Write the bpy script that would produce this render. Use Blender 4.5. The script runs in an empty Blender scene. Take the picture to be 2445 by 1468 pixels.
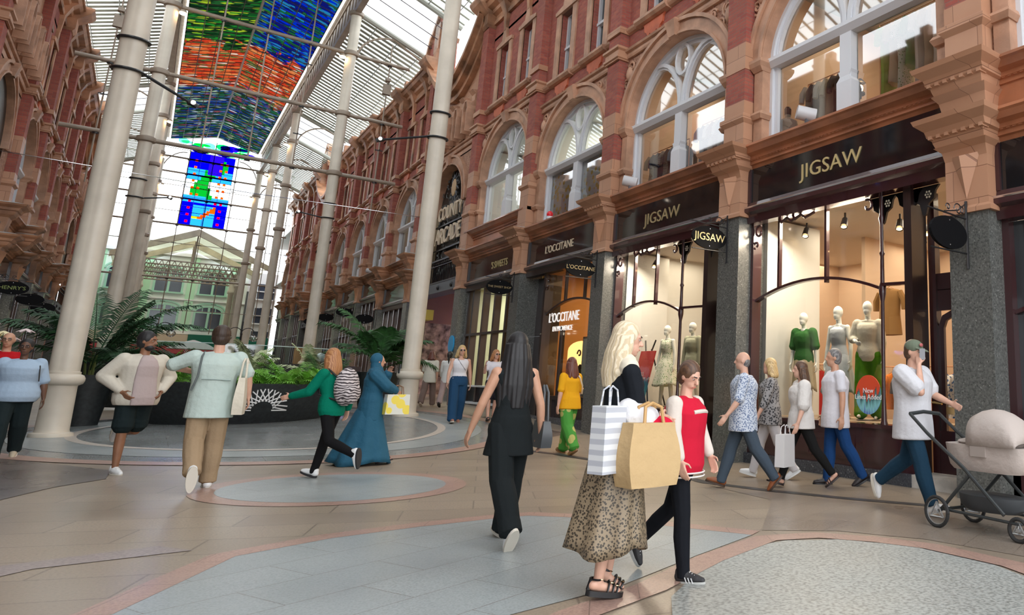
import bpy, math, random
from mathutils import Vector, Matrix, noise
random.seed(7)
SC = bpy.context.scene
COL = SC.collection
PI = math.pi
sin, cos = math.sin, math.cos
ORG = {}          # world origin of every root that parts are built under

def tag(o, label=None, cat=None, group=None, kind=None):
    if label: o['label'] = label
    if cat: o['category'] = cat
    if group: o['group'] = group
    if kind: o['kind'] = kind
    return o

def thing(name, loc=(0, 0, 0), label=None, cat=None, group=None, rz=0.0, kind=None, parent=None):
    o = bpy.data.objects.new(name, None)
    o.empty_display_size = 0.1
    COL.objects.link(o)
    o.location = loc
    o.rotation_euler = (0, 0, rz)
    if parent: o.parent = parent
    ORG[o.name] = (0, 0, 0) if (rz or parent) else tuple(loc)
    return tag(o, label, cat, group, kind)

def copy_tree(o, parent=None):
    c = o.copy(); COL.objects.link(c)
    if parent: c.parent = parent
    ORG[c.name] = (0, 0, 0)
    for ch in list(o.children): copy_tree(ch, c)
    return c

class MB:
    """collects shapes, builds ONE mesh object"""
    def __init__(s, fn=None, flip=False):
        s.v = []; s.f = []; s.m = []; s.fn = fn; s.flip = flip; s.mi = 0; s.T = None
    def add(s, vs, fs):
        n = len(s.v)
        if s.T: vs = [s.T @ Vector(p) for p in vs]
        s.v += [tuple(p) for p in vs]
        s.f += [tuple(i + n for i in f) for f in fs]; s.m += [s.mi] * len(fs)
        return s
    def box(s, x0, x1, y0, y1, z0, z1):
        return s.add([(x0,y0,z0),(x1,y0,z0),(x1,y1,z0),(x0,y1,z0),(x0,y0,z1),(x1,y0,z1),(x1,y1,z1),(x0,y1,z1)],
                     [(0,3,2,1),(4,5,6,7),(0,1,5,4),(1,2,6,5),(2,3,7,6),(3,0,4,7)])
    def loft(s, rings, cap=True, close=True):
        n = len(rings[0]); vs = [p for r in rings for p in r]; fs = []
        for k in range(len(rings) - 1):
            for i in range(n if close else n - 1):
                j = (i + 1) % n
                fs.append((k*n+i, k*n+j, (k+1)*n+j, (k+1)*n+i))
        if cap and close:
            fs.append(tuple(reversed(range(n)))); fs.append(tuple((len(rings)-1)*n + i for i in range(n)))
        return s.add(vs, fs)
    def cyl(s, p0, p1, r0, r1=None, n=12, cap=True):
        return s.tube([p0, p1], [r0, r0 if r1 is None else r1], n, cap)
    def tube(s, pts, r, n=8, cap=True, sq=1.0):
        pts = [Vector(p) for p in pts]; rings = []
        up = None
        for i, p in enumerate(pts):
            t = (pts[min(i+1, len(pts)-1)] - pts[max(i-1, 0)])
            if t.length < 1e-9: t = Vector((0, 0, 1))
            t.normalize()
            if up is None:
                a = Vector((0, 0, 1)) if abs(t.z) < .9 else Vector((1, 0, 0))
                up = t.cross(a).normalized()
            else:
                up = (up - t * up.dot(t)).normalized()
            w = t.cross(up)
            rr = r[i] if isinstance(r, (list, tuple)) else r
            rings.append([p + (up * cos(2*PI*k/n) + w * sin(2*PI*k/n) * sq) * rr for k in range(n)])
        return s.loft(rings, cap)
    def lathe(s, prof, n=20, c=(0, 0, 0), cap=True):
        return s.loft([[(c[0]+r*cos(2*PI*k/n), c[1]+r*sin(2*PI*k/n), c[2]+z) for k in range(n)] for r, z in prof], cap)
    def rloft(s, sc, secs):      # rectangular sections (z, half width, d0, d1) along the facade
        return s.loft([[(sc-w, d0, z), (sc+w, d0, z), (sc+w, d1, z), (sc-w, d1, z)] for z, w, d0, d1 in secs])
    def prism(s, prof, s0, s1):  # (d,z) profile run along the first axis
        return s.loft([[(s0, d, z) for d, z in prof], [(s1, d, z) for d, z in prof]])
    def poly(s, pts, d0, d1):    # (s,z) outline given thickness
        return s.loft([[(a, d0, z) for a, z in pts], [(a, d1, z) for a, z in pts]])
    def ribbon(s, pts, w, d0, d1, closed=False):
        n = len(pts); L = []; R = []
        for i in range(n):
            if closed: a = pts[i-1]; b = pts[(i+1) % n]
            else: a = pts[max(i-1, 0)]; b = pts[min(i+1, n-1)]
            tx, tz = b[0]-a[0], b[1]-a[1]; l = math.hypot(tx, tz) or 1
            nx, nz = -tz/l*w/2, tx/l*w/2
            L.append((pts[i][0]+nx, pts[i][1]+nz)); R.append((pts[i][0]-nx, pts[i][1]-nz))
        vs = []; fs = []
        for i in range(n):
            vs += [(L[i][0], d0, L[i][1]), (R[i][0], d0, R[i][1]), (R[i][0], d1, R[i][1]), (L[i][0], d1, L[i][1])]
        for i in range(n if closed else n-1):
            a = i*4; b = ((i+1) % n)*4
            for k in range(4):
                k2 = (k+1) % 4
                fs.append((a+k, a+k2, b+k2, b+k))
        if not closed: fs += [(3,2,1,0), (n*4-4, n*4-3, n*4-2, n*4-1)]
        return s.add(vs, fs)
    def ell(s, c, r, n=12, m=8, R=None):
        vs = []; fs = []
        for j in range(m+1):
            t = PI*j/m
            for i in range(n):
                p = Vector((r[0]*sin(t)*cos(2*PI*i/n), r[1]*sin(t)*sin(2*PI*i/n), r[2]*cos(t)))
                if R: p = R @ p
                vs.append(p + Vector(c))
        for j in range(m):
            for i in range(n):
                fs.append((j*n+i, (j+1)*n+i, (j+1)*n+(i+1)%n, j*n+(i+1)%n))
        return s.add(vs, fs)
    def cone(s, p0, p1, r0, r1, n=10):   # capsule with two radii
        p0 = Vector(p0); p1 = Vector(p1); t = (p1-p0)
        if t.length < 1e-6: return s.ell(p0, (r0,)*3)
        t.normalize(); a = []; R = []
        for k in (-.97, -.7, -.35): a.append(p0 + t*r0*k); R.append(r0*math.sqrt(max(0, 1-k*k)))
        a += [p0, p1]; R += [r0, r1]
        for k in (.35, .7, .97): a.append(p1 + t*r1*k); R.append(r1*math.sqrt(max(0, 1-k*k)))
        return s.tube(a, R, n)
    def build(s, name, mat, parent=None, smooth=False, loc=None, auto=True):
        o0 = Vector(ORG.get(parent.name, (0, 0, 0))) if parent else Vector(loc or (0, 0, 0))
        vs = s.v if s.fn is None else [s.fn(*p) for p in s.v]
        fs = [tuple(reversed(f)) for f in s.f] if s.flip else s.f
        me = bpy.data.meshes.new(name)
        me.from_pydata([tuple(Vector(p) - o0) for p in vs], [], fs)
        for m in (mat if isinstance(mat, (list, tuple)) else [mat]): me.materials.append(m)
        if any(s.m): me.polygons.foreach_set('material_index', s.m)
        if smooth:
            me.polygons.foreach_set('use_smooth', [True]*len(me.polygons))
            if auto:
                try: me.set_sharp_from_angle(angle=math.radians(40))
                except Exception: pass
        me.update()
        o = bpy.data.objects.new(name, me); COL.objects.link(o)
        if parent: o.parent = parent
        else: o.location = o0
        ORG[o.name] = tuple(o0)
        return o

def struct(o): o['kind'] = 'structure'; return o

# ------------------------------------------------------------------ materials
MATS = {}
def mat(name, col=(.5,.5,.5), rough=.6, metal=0, emit=0, spec=.5, noise_s=0, var=.12, bump=0, bscale=None, alpha=1, col2=None, kind=None, coat=0, **k):
    if name in MATS: return MATS[name]
    m = bpy.data.materials.new(name); m.use_nodes = True
    N = m.node_tree.nodes; Lk = m.node_tree.links.new
    b = N['Principled BSDF']
    b.inputs['Base Color'].default_value = (*col, 1); b.inputs['Roughness'].default_value = rough
    b.inputs['Metallic'].default_value = metal; b.inputs['Specular IOR Level'].default_value = spec
    if coat: b.inputs['Coat Weight'].default_value = coat
    if emit:
        b.inputs['Emission Color'].default_value = (*col, 1); b.inputs['Emission Strength'].default_value = emit
    tc = N.new('ShaderNodeTexCoord'); co = tc.outputs['Object']
    if k.get('world'): 
        g = N.new('ShaderNodeNewGeometry'); co = g.outputs['Position']
    fac = None
    def mix(f, a, c, t='MIX'):
        x = N.new('ShaderNodeMix'); x.data_type = 'RGBA'; x.blend_type = t
        for i, q in ((0, f), (6, a), (7, c)):
            if hasattr(q, 'is_output') or hasattr(q, 'links'): Lk(q, x.inputs[i])
            else: x.inputs[i].default_value = q if i == 0 else (*q, 1)
        return x.outputs[2]
    def tex(t, sc, **kw):
        x = N.new(t); Lk(kw.pop('vec', co), x.inputs['Vector'])
        if 'Scale' in x.inputs: x.inputs['Scale'].default_value = sc
        for a, c in kw.items():
            if a in x.inputs: x.inputs[a].default_value = c
            else: setattr(x, a, c)
        return x
    def ramp(src, *stops, interp='LINEAR'):
        r = N.new('ShaderNodeValToRGB'); r.color_ramp.interpolation = interp
        e = r.color_ramp.elements
        while len(e) < len(stops): e.new(.5)
        for q, (p, c) in zip(e, stops): q.position = p; q.color = (*c, 1) if len(c) == 3 else c
        Lk(src, r.inputs[0]); return r.outputs[0]

    ctx = dict(N=N, L=Lk, b=b, co=co, mix=mix, tex=tex, ramp=ramp)
    if kind: kind(ctx, col, col2, k)
    elif noise_s:
        n = tex('ShaderNodeTexNoise', noise_s, Detail=5)
        c2 = col2 or tuple(max(0, c*(1-var*2)) for c in col)
        c1 = col if col2 else tuple(min(1, c*(1+var)) for c in col)
        Lk(ramp(n.outputs['Fac'], (.35, c2), (.65, c1)), b.inputs['Base Color'])
    if bump:
        n = tex('ShaderNodeTexNoise', bscale or noise_s or 20, Detail=4)
        bp = N.new('ShaderNodeBump'); bp.inputs['Strength'].default_value = bump; bp.inputs['Distance'].default_value = k.get('bdist', .02)
        Lk(n.outputs['Fac'], bp.inputs['Height']); Lk(bp.outputs[0], b.inputs['Normal'])
    MATS[name] = m
    return m

def k_brick(c, col, col2, k):
    N, L = c['N'], c['L']
    g = N.new('ShaderNodeNewGeometry'); sp = N.new('ShaderNodeSeparateXYZ'); L(g.outputs['Position'], sp.inputs[0])
    ad = N.new('ShaderNodeMath'); L(sp.outputs[0], ad.inputs[0]); L(sp.outputs[1], ad.inputs[1])
    cb = N.new('ShaderNodeCombineXYZ'); L(ad.outputs[0], cb.inputs[0]); L(sp.outputs[2], cb.inputs[1])
    t = c['tex']('ShaderNodeTexBrick', 1, vec=cb.outputs[0])
    t.inputs['Brick Width'].default_value = k.get('bw', .22); t.inputs['Row Height'].default_value = k.get('bh', .075)
    t.inputs['Mortar Size'].default_value = k.get('ms', .007); t.inputs['Mortar Smooth'].default_value = .3; t.inputs['Bias'].default_value = .1
    t.inputs['Color1'].default_value = (*col, 1); t.inputs['Color2'].default_value = (*col2, 1); t.inputs['Mortar'].default_value = (*k.get('mc', (.2,.1,.08)), 1)
    n = c['tex']('ShaderNodeTexNoise', 1.3, Detail=4, vec=g.outputs['Position'])
    L(c['mix'](n.outputs['Fac'], t.outputs['Color'], k.get('dirt', (.22,.09,.06)), 'MULTIPLY') if k.get('mul') else c['mix'](c['ramp'](n.outputs['Fac'], (.45, (0,0,0)), (.9, (.5,.5,.5))), t.outputs['Color'], k.get('dirt', (.16,.07,.05))), c['b'].inputs['Base Color'])
    bp = N.new('ShaderNodeBump'); bp.inputs['Strength'].default_value = .5; bp.inputs['Distance'].default_value = .01; bp.invert = True
    L(t.outputs['Fac'], bp.inputs['Height']); L(bp.outputs[0], c['b'].inputs['Normal'])
def k_speck(c, col, col2, k):
    v = c['tex']('ShaderNodeTexVoronoi', k.get('s', 90)); n = c['tex']('ShaderNodeTexNoise', k.get('ns', 40), Detail=3)
    c3 = k.get('col3', tuple(min(1, x*2.2) for x in col))
    a = c['ramp'](v.outputs['Color'], (.0, col2), (.45, col), (.8, col), (1, c3))
    L = c['L']; L(c['mix'](n.outputs['Fac'], a, col2), c['b'].inputs['Base Color'])
def k_carve(c, col, col2, k):
    n = c['tex']('ShaderNodeTexNoise', k.get('s', 6), Detail=3, Distortion=2.5); L = c['L']; N = c['N']
    L(c['ramp'](n.outputs['Fac'], (.3, col2), (.6, col)), c['b'].inputs['Base Color'])
    bp = N.new('ShaderNodeBump'); bp.inputs['Strength'].default_value = 1; bp.inputs['Distance'].default_value = .08
    L(n.outputs['Fac'], bp.inputs['Height']); L(bp.outputs[0], c['b'].inputs['Normal'])
def k_pat(c, col, col2, k):   # printed cloth: blotches of two colours
    v = c['tex']('ShaderNodeTexVoronoi', k.get('s', 30)); a = c['ramp'](v.outputs['Distance'], (k.get('t', .3), col2), (k.get('t', .3)+.04, col)); c['L'](a, c['b'].inputs['Base Color'])
def k_stripe(c, col, col2, k):
    w = c['tex']('ShaderNodeTexWave', k.get('s', 12), bands_direction=k.get('dir', 'Z'), Distortion=k.get('dist', .5))
    c['L'](c['ramp'](w.outputs['Fac'], (.4, col2), (.6, col)), c['b'].inputs['Base Color'])
def k_tile(c, col, col2, k):  # paving slabs laid in courses
    N, L = c['N'], c['L']
    mp = N.new('ShaderNodeMapping'); mp.inputs['Rotation'].default_value = (0, 0, k.get('rot', 0)); 
    g = N.new('ShaderNodeNewGeometry'); L(g.outputs['Position'], mp.inputs[0])
    t = c['tex']('ShaderNodeTexBrick', 1, vec=mp.outputs[0])
    t.inputs['Brick Width'].default_value = k.get('bw', .9); t.inputs['Row Height'].default_value = k.get('bh', .45)
    t.inputs['Mortar Size'].default_value = k.get('ms', .004); t.inputs['Bias'].default_value = 0; t.inputs['Mortar Smooth'].default_value = .2
    t.inputs['Color1'].default_value = (*col, 1); t.inputs['Color2'].default_value = (*col2, 1); t.inputs['Mortar'].default_value = (*k.get('mc', (.12,.09,.07)), 1)
    n = c['tex']('ShaderNodeTexNoise', k.get('ns', 55), Detail=6, vec=g.outputs['Position'])
    n2 = c['tex']('ShaderNodeTexNoise', .9, Detail=3, vec=g.outputs['Position'])
    a = c['mix'](c['ramp'](n.outputs['Fac'], (.42, (0,0,0)), (.66, (1,1,1))), t.outputs['Color'], k.get('sp', tuple(x*.55 for x in col)))
    a2 = c['mix'](.22, a, c['ramp'](n2.outputs['Fac'], (.2, tuple(x*.75 for x in col)), (.8, tuple(min(1, x*1.2) for x in col))))
    L(a2, c['b'].inputs['Base Color'])
    r = c['ramp'](n2.outputs['Fac'], (.2, (k.get('r0', .22),)*3), (.8, (k.get('r1', .5),)*3)); L(r, c['b'].inputs['Roughness'])
# ------------------------------------------------------------------ palette
brick = mat('red brick', (.42,.115,.075), .8, kind=k_brick, col2=(.30,.07,.055), mc=(.24,.13,.10))
terra = mat('orange terracotta', (.50,.285,.185), .55, noise_s=2.2, var=.14, bump=.15, bscale=30)
terrab = mat('terracotta blocks', (.52,.29,.18), .5, kind=k_brick, col2=(.44,.23,.135), bw=.75, bh=.42, ms=.006, mc=(.26,.12,.07), dirt=(.35,.17,.1))
carve = mat('carved terracotta', (.50,.29,.195), .65, kind=k_carve, col2=(.27,.12,.075), s=5)
darkterra = mat('weathered cornice', (.46,.235,.13), .5, noise_s=1.2, var=.3, bump=.1, bscale=25)
glazed = mat('glazed russet cornice', (.40,.155,.075), .32, noise_s=1.5, var=.18, coat=.4)
apron = mat('scarlet terracotta', (.52,.13,.06), .6, noise_s=3, var=.1)
lead = mat('lead capping', (.42,.44,.44), .5, noise_s=3)
white = mat('white painted timber', (.66,.68,.72), .45)
cream = mat('cream painted iron', (.66,.60,.50), .42, noise_s=1.5, var=.06)
beamc = mat('stone coloured steel', (.30,.24,.185), .45, noise_s=2, var=.08)
iron = mat('black iron', (.012,.012,.014), .38)
dkgrey = mat('slate grey steel', (.11,.12,.135), .5)
granite = mat('grey granite', (.19,.195,.18), .22, kind=k_speck, col2=(.055,.057,.055), s=55, ns=30, col3=(.5,.5,.48))
plinth = mat('blue granite plinth', (.10,.11,.13), .25, kind=k_speck, col2=(.03,.033,.04), s=60, ns=30, col3=(.55,.57,.6))
blackg = mat('polished black fascia', (.008,.008,.010), .06, spec=.7)
burg = mat('burgundy timber', (.045,.014,.016), .22, coat=.5)
darkbr = mat('dark brown timber', (.025,.013,.012), .3, coat=.3)
chrome = mat('pale beading', (.75,.74,.76), .2, metal=1)
gold = mat('gilded letters', (.62,.50,.24), .35, metal=.35)
gold2 = mat('dull gilded letters', (.42,.32,.16), .4, metal=.3)
palel = mat('pale gilt letters', (.72,.58,.42), .5)
whitelet = mat('lit white letters', (1,1,1), .5, emit=.12)
winglass = mat('reflecting window glass', (.03,.035,.04), .03, spec=.9)
def glassmat(name, tint=(.96,.98,.97), r=.03, base=.045, top=.85):
    if name in MATS: return MATS[name]
    m = bpy.data.materials.new(name); m.use_nodes = True; N = m.node_tree.nodes; L = m.node_tree.links.new
    N.remove(N['Principled BSDF'])
    t = N.new('ShaderNodeBsdfTransparent'); t.inputs[0].default_value = (*tint, 1)
    g = N.new('ShaderNodeBsdfGlossy'); g.inputs['Roughness'].default_value = r
    lw = N.new('ShaderNodeLayerWeight'); lw.inputs[0].default_value = .35
    mr = N.new('ShaderNodeMapRange'); L(lw.outputs['Fresnel'], mr.inputs[0]); mr.inputs[3].default_value = base; mr.inputs[4].default_value = top
    x = N.new('ShaderNodeMixShader'); L(mr.outputs[0], x.inputs[0]); L(t.outputs[0], x.inputs[1]); L(g.outputs[0], x.inputs[2]); L(x.outputs[0], N['Material Output'].inputs[0])
    MATS[name] = m; return m
glass = glassmat('shop window glass')
upglass = glassmat('upper window glass', base=.20, top=.9)
roofglass = glassmat('roof glass', (.93,.97,.96), .1, .0, .3)
flr = mat('beige sandstone paving', (.34,.275,.205), .35, kind=k_tile, col2=(.245,.195,.15), rot=.35, bw=1.3, bh=.55, ms=.009, mc=(.09,.07,.055), sp=(.21,.17,.13), r0=.26, r1=.42)
flrd = mat('dark brown paving', (.17,.14,.125), .35, kind=k_tile, col2=(.14,.12,.11), rot=.2, bw=.9, bh=.5, r0=.2, r1=.4)
grl = mat('pale blue granite paving', (.34,.375,.38), .35, kind=k_tile, ms=.005, col2=(.30,.33,.335), rot=-.42, bw=.95, bh=.48, ns=70, sp=(.22,.25,.25), r0=.22, r1=.45)
grm = mat('mid grey granite paving', (.27,.29,.29), .3, kind=k_tile, col2=(.24,.26,.265), rot=0, bw=1.1, bh=.6, ns=70, sp=(.14,.15,.15), r0=.15, r1=.3)
grd = mat('speckled grey granite', (.36,.38,.36), .5, kind=k_tile, col2=(.34,.36,.34), rot=1, bw=30, bh=30, ns=38, sp=(.13,.14,.13), r0=.35, r1=.6)
pink = mat('pink granite kerb', (.43,.28,.225), .4, kind=k_tile, col2=(.38,.25,.2), rot=.5, bw=.6, bh=.6, ns=60, sp=(.27,.17,.14))
char = mat('charcoal paving strip', (.05,.05,.055), .35, noise_s=20)
wallw = mat('warm shop wall', (.72,.56,.42), .7, noise_s=.6, var=.04)
wallc = mat('cool white shop wall', (.66,.68,.66), .7)
shopfl = mat('shop floor boards', (.28,.17,.10), .4)
dkin = mat('dark interior', (.06,.045,.035), .7)
lampm = mat('warm lamp', (1,.62,.28), emit=9)
lampw = mat('cool lamp', (1,.93,.8), emit=9)

# ------------------------------------------------------------------ camera, world
cd = bpy.data.cameras.new('camera'); cam = bpy.data.objects.new('camera', cd); COL.objects.link(cam)
MW = ((0.76772044,0.14651288,0.62381031),(-0.64030811,0.1378567,0.75564612),(0.02471545,-0.97955577,0.19964879))
EYE = Vector((0, 0, 1.3))
R3 = Matrix([[r[0], -r[1], -r[2]] for r in MW])
cam.matrix_world = Matrix.Translation(EYE) @ R3.to_4x4()
cd.sensor_fit = 'HORIZONTAL'; cd.sensor_width = 36; cd.lens = 1716.504/2445*36
cd.shift_x = (1222.5-1787.506)/2445; cd.shift_y = -(734-571.849)/2445
cd.clip_end = 400; SC.camera = cam
w = bpy.data.worlds.new('overcast sky'); SC.world = w; w.use_nodes = True
wn = w.node_tree.nodes; bg = wn['Background']
bg.inputs[0].default_value = (.93, .96, 1, 1); bg.inputs[1].default_value = 1.0
SC.view_settings.view_transform = 'Standard'; SC.view_settings.look = 'None'; SC.view_settings.gamma = 1
SC.view_settings.exposure = 2.05
SC.cycles.use_denoising = True
SC.cycles.max_bounces = 7; SC.cycles.diffuse_bounces = 4; SC.cycles.glossy_bounces = 3; SC.cycles.transparent_max_bounces = 14; SC.cycles.transmission_bounces = 4
SC.cycles.sample_clamp_indirect = 6; SC.cycles.caustics_reflective = False; SC.cycles.caustics_refractive = False

def gz(x, y):
    s = max(0, y-12.5); s = s if s < 9.5 else 9.5 + (s-9.5)*.44
    f = min(1, max(0, (x+1.1)/6.1))
    return s*(.017+.032*f)

# ------------------------------------------------------------------ ground
XR, XL = 8.36, -4.2
b = MB(); xs = [-40,-12,-6]+[-4.6+.5*k for k in range(7)]+[-1.1+.61*k for k in range(11)]+[5.5+.5*k for k in range(7)]+[13,18,40]; ys = [-30,-8,0,6,12.5]+[12.5+k*.5 for k in range(1,20)]+[24+2*k for k in range(40)]
vs = [(x, y, gz(x, y)) for y in ys for x in xs]; n = len(xs)
b.add(vs, [(j*n+i, j*n+i+1, (j+1)*n+i+1, (j+1)*n+i) for j in range(len(ys)-1) for i in range(n-1)])
struct(b.build('floor', flr))
def inlay(name, pts, m, h=.004):
    """thin slab set in the paving, outline pts, follows the slope"""
    import bmesh
    bm = bmesh.new(); f = bm.faces.new([bm.verts.new((x, y, 0)) for x, y in pts])
    bmesh.ops.triangulate(bm, faces=[f])
    if max(p[1] for p in pts) > 12.5:
        for _ in range(5):
            bmesh.ops.subdivide_edges(bm, edges=[e for e in bm.edges if e.calc_length() > .45], cuts=1, use_grid_fill=False)
            bmesh.ops.triangulate(bm, faces=bm.faces[:])
    for v in bm.verts: v.co.z = gz(v.co.x, v.co.y) + h
    me = bpy.data.meshes.new(name); bm.normal_update(); 
    if bm.faces and sum(f.normal.z for f in bm.faces) < 0: bmesh.ops.reverse_faces(bm, faces=bm.faces[:])
    bm.to_mesh(me); bm.free(); me.materials.append(m)
    o = bpy.data.objects.new(name, me); COL.objects.link(o); struct(o); return o
def circ(cx, cy, rx, ry, n=48, a0=0, a1=2*PI): return [(cx+rx*cos(a0+(a1-a0)*k/n), cy+ry*sin(a0+(a1-a0)*k/n)) for k in range(n)]
def ringband(name, cx, cy, rx, ry, wd, m, h, a0=0, a1=2*PI, n=64):
    b = MB(); q = []
    for k in range(n+1):
        a = a0+(a1-a0)*k/n
        for e in (0, wd):
            x = cx+(rx+e)*cos(a); y = cy+(ry+e)*sin(a); q.append((x, y, gz(x, y)+h))
    b.add(q, [(2*k, 2*k+1, 2*k+3, 2*k+2) for k in range(n)]); return struct(b.build(name, m))
inlay('trim_1', circ(2.35, 18.1, 4.35, 5.05), grm, .006)
ringband('trim_2', 2.35, 18.1, 4.35, 5.05, .34, pink, .009)
ringband('trim_3', 2.35, 18.1, 3.2, 3.75, .75, grl, .010)
ringband('trim_4', 2.35, 18.1, 3.05, 3.55, .16, mat('pale paving line', (.5,.45,.4), .4), .012)
inlay('trim_5', circ(2.02, 10.05, 1.2, 1.2), grl, .005)
ringband('trim_6', 2.02, 10.05, 1.2, 1.2, .24, pink, .004)
wedge = [(-1.1,4.4),(-.5,5.0),(.08,5.43),(.42,6.05),(.73,6.62),(1.4,6.93),(2.1,7.05),(2.83,7.1),(3.13,7.08),(3.5,6.72),(4.0,5.9),(4.40,5.18),(3.5,4.80),(2.61,4.39),(1.81,4.22),(1.2,3.6),(.4,2.6),(-.5,1.6),(-3,1.6),(-3,3.2)]
inlay('trim_7', wedge, grl, .004)
b = MB(); 
def strip(pts, wd, h, m, name):
    b = MB(); q = []
    for i, p in enumerate(pts):
        a = pts[max(i-1, 0)]; c = pts[min(i+1, len(pts)-1)]; tx, ty = c[0]-a[0], c[1]-a[1]; l = math.hypot(tx, ty)
        for e in (0, wd):
            x = p[0]-ty/l*e; y = p[1]+tx/l*e; q.append((x, y, gz(x, y)+h))
    b.add(q, [(2*k, 2*k+1, 2*k+3, 2*k+2) for k in range(len(pts)-1)]); return struct(b.build(name, m, auto=False))
strip([(-.5,5.0),(.08,5.43),(.42,6.05),(.73,6.62),(1.4,6.93),(2.1,7.05),(2.83,7.1),(3.13,7.08),(3.5,6.72),(4.0,5.9),(4.4,5.18)], .2, .005, pink, 'trim_8')
oval = [(2.3,3.3),(2.75,4.0),(3.4,4.52),(4.0,4.82),(4.5,4.84),(4.92,4.62),(5.25,4.1),(5.25,3.3),(4.9,2.4),(4.2,1.4),(3,.8),(1.2,.9),(1.2,2.0),(1.7,2.8)]
inlay('trim_9', oval, grd, .005)
strip([(.6,2.2),(1.2,3.2),(1.55,3.85),(2.05,4.12),(2.7,4.35),(3.5,4.78),(4.4,5.12),(4.95,4.95),(5.3,4.5),(5.5,4.0),(5.5,3.2),(5.2,2.4)], -.24, .007, pink, 'trim_10')
strip([(5.3,13.6),(5.95,12.6),(6.25,9.6),(6.05,8.2),(6.30,7.23),(6.7,6.2),(7.22,5.2),(7.6,4.2),(8.0,3)], .17, .004, char, 'trim_11')
inlay('trim_12', [(4.62,5.3),(5.9,6.6),(6.0,8.0),(6.6,6.2),(7.1,5.1),(7.5,4.0),(5.75,3.2),(5.6,4.2),(5.2,4.9)], mat('brown sandstone paving', (.27,.22,.175), .35, kind=k_tile, col2=(.24,.2,.16), rot=-.35, bw=1.2, bh=.42, sp=(.19,.15,.12), r0=.2, r1=.4), .003)
inlay('trim_13', [(-3.8,10.2),(-.9,10.5),(-.55,11.4),(-.12,12.0),(-.1,12.9),(-.75,13.9),(-1.45,15.1),(-1.95,16.5),(-3.8,17)], flrd, .005)
inlay('trim_14', [(4.7,13.6),(6.1,14.2),(7.6,15.5),(7.6,18.5),(6.9,20),(6.75,17),(5.9,14.8)], flrd, .004)
inlay('trim_15', [(-3.2,6.7),(-.9,6.35),(-.35,6.9),(.5,7.0),(.3,7.3),(-.6,7.1),(-3.2,7.2)], mat('mauve paving', (.30,.25,.235), .4, noise_s=40), .004)

# ------------------------------------------------------------------ facades
FR = lambda s, d, z: (XR-d, s, z)
FL = lambda s, d, z: (XL+d, s, z)
P = [-5.0, 0.0, 5.25, 10.35, 15.4, 20.45, 25.55, 32.1, 36.9, 41.6, 46.4, 51.1, 58.6, 63.3, 68.0, 72.7]
U = [0, 0, 0, 0, 0, .72, .7, .7, .68, .68, .68, .9, 1.35, 1.35, 1.35]
LO = [-.75, -.75, 0, 0, 0, 0, 0, 0, .65, .65, .65, .65, 1.3, 1.3, 1.3]
ARC = (6, 11)
def arcpts(sc, w, zs, h, n=18):
    return [(sc + w*cos(PI*k/n), zs + h*sin(PI*k/n)) for k in range(n+1)]
def holes(b, s0, s1, z0, z1, d, hs):
    S = sorted({s0, s1, *[h[0] for h in hs], *[h[1] for h in hs]}); Z = sorted({z0, z1, *[h[2] for h in hs], *[h[3] for h in hs]})
    for i in range(len(S)-1):
        for j in range(len(Z)-1):
            cs, cz = (S[i]+S[i+1])/2, (Z[j]+Z[j+1])/2
            if any(h[0] < cs < h[1] and h[2] < cz < h[3] for h in hs): continue
            b.add([(S[i], d, Z[j]), (S[i+1], d, Z[j]), (S[i+1], d, Z[j+1]), (S[i], d, Z[j+1])], [(3,2,1,0)])
    for a, c, e, f in hs:  # reveals
        b.add([(a,d,e),(c,d,e),(c,d,f),(a,d,f),(a,d-.35,e),(c,d-.35,e),(c,d-.35,f),(a,d-.35,f)], [(0,1,5,4),(1,2,6,5),(2,3,7,6),(3,0,4,7)])
def archwall(b, s0, s1, z0, z1, d, sc, w, zs, h, n=18):
    b.add([(s0,d,z0),(sc-w,d,z0),(sc-w,d,zs),(s0,d,zs)], [(3,2,1,0)]); b.add([(sc+w,d,z0),(s1,d,z0),(s1,d,zs),(sc+w,d,zs)], [(3,2,1,0)])
    A = arcpts(sc, w, zs, h, n)
    T = []
    for k in range(n+1):   # matching points on the outer rectangle
        a = PI*k/n; c, q = cos(a), sin(a); W = (s1-sc) if c > 0 else (sc-s0); Hh = z1-zs
        t = min(W/abs(c) if abs(c) > 1e-6 else 1e9, Hh/q if q > 1e-6 else 1e9); T.append((sc+c*t, zs+q*t))
    b.add([(x, d, z) for x, z in A]+[(x, d, z) for x, z in T], [(k, k+1, n+1+k+1, n+1+k) for k in range(n)])
    for cx, k in ((s1, 1), (s0, -1)):
        j = min(range(n+1), key=lambda i: abs(math.atan2(T[i][1]-zs, T[i][0]-sc)-math.atan2(z1-zs, cx-sc)))
        for a, bb in ((j-1, j), (j, j+1)):
            if 0 <= a and bb <= n: b.add([(T[a][0], d, T[a][1]), (T[bb][0], d, T[bb][1]), (cx, d, z1)], [(0, 1, 2)])
def scroll(b, s, z, r, sg=1, ph=0, d=.0, t=.035, turns=1.6, n=16):
    pts = []
    for k in range(n+1):
        q = k/n; a = ph + sg*turns*2*PI*q; rr = r*(1-.85*q)
        pts.append((s+rr*cos(a), d+.02+.03*q, z+rr*sin(a)))
    b.tube(pts, [t*(1-.4*k/n) for k in range(n+1)], 5)
NW = [0]
def winname(): NW[0] += 1; return 'window_%d' % NW[0]
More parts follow.
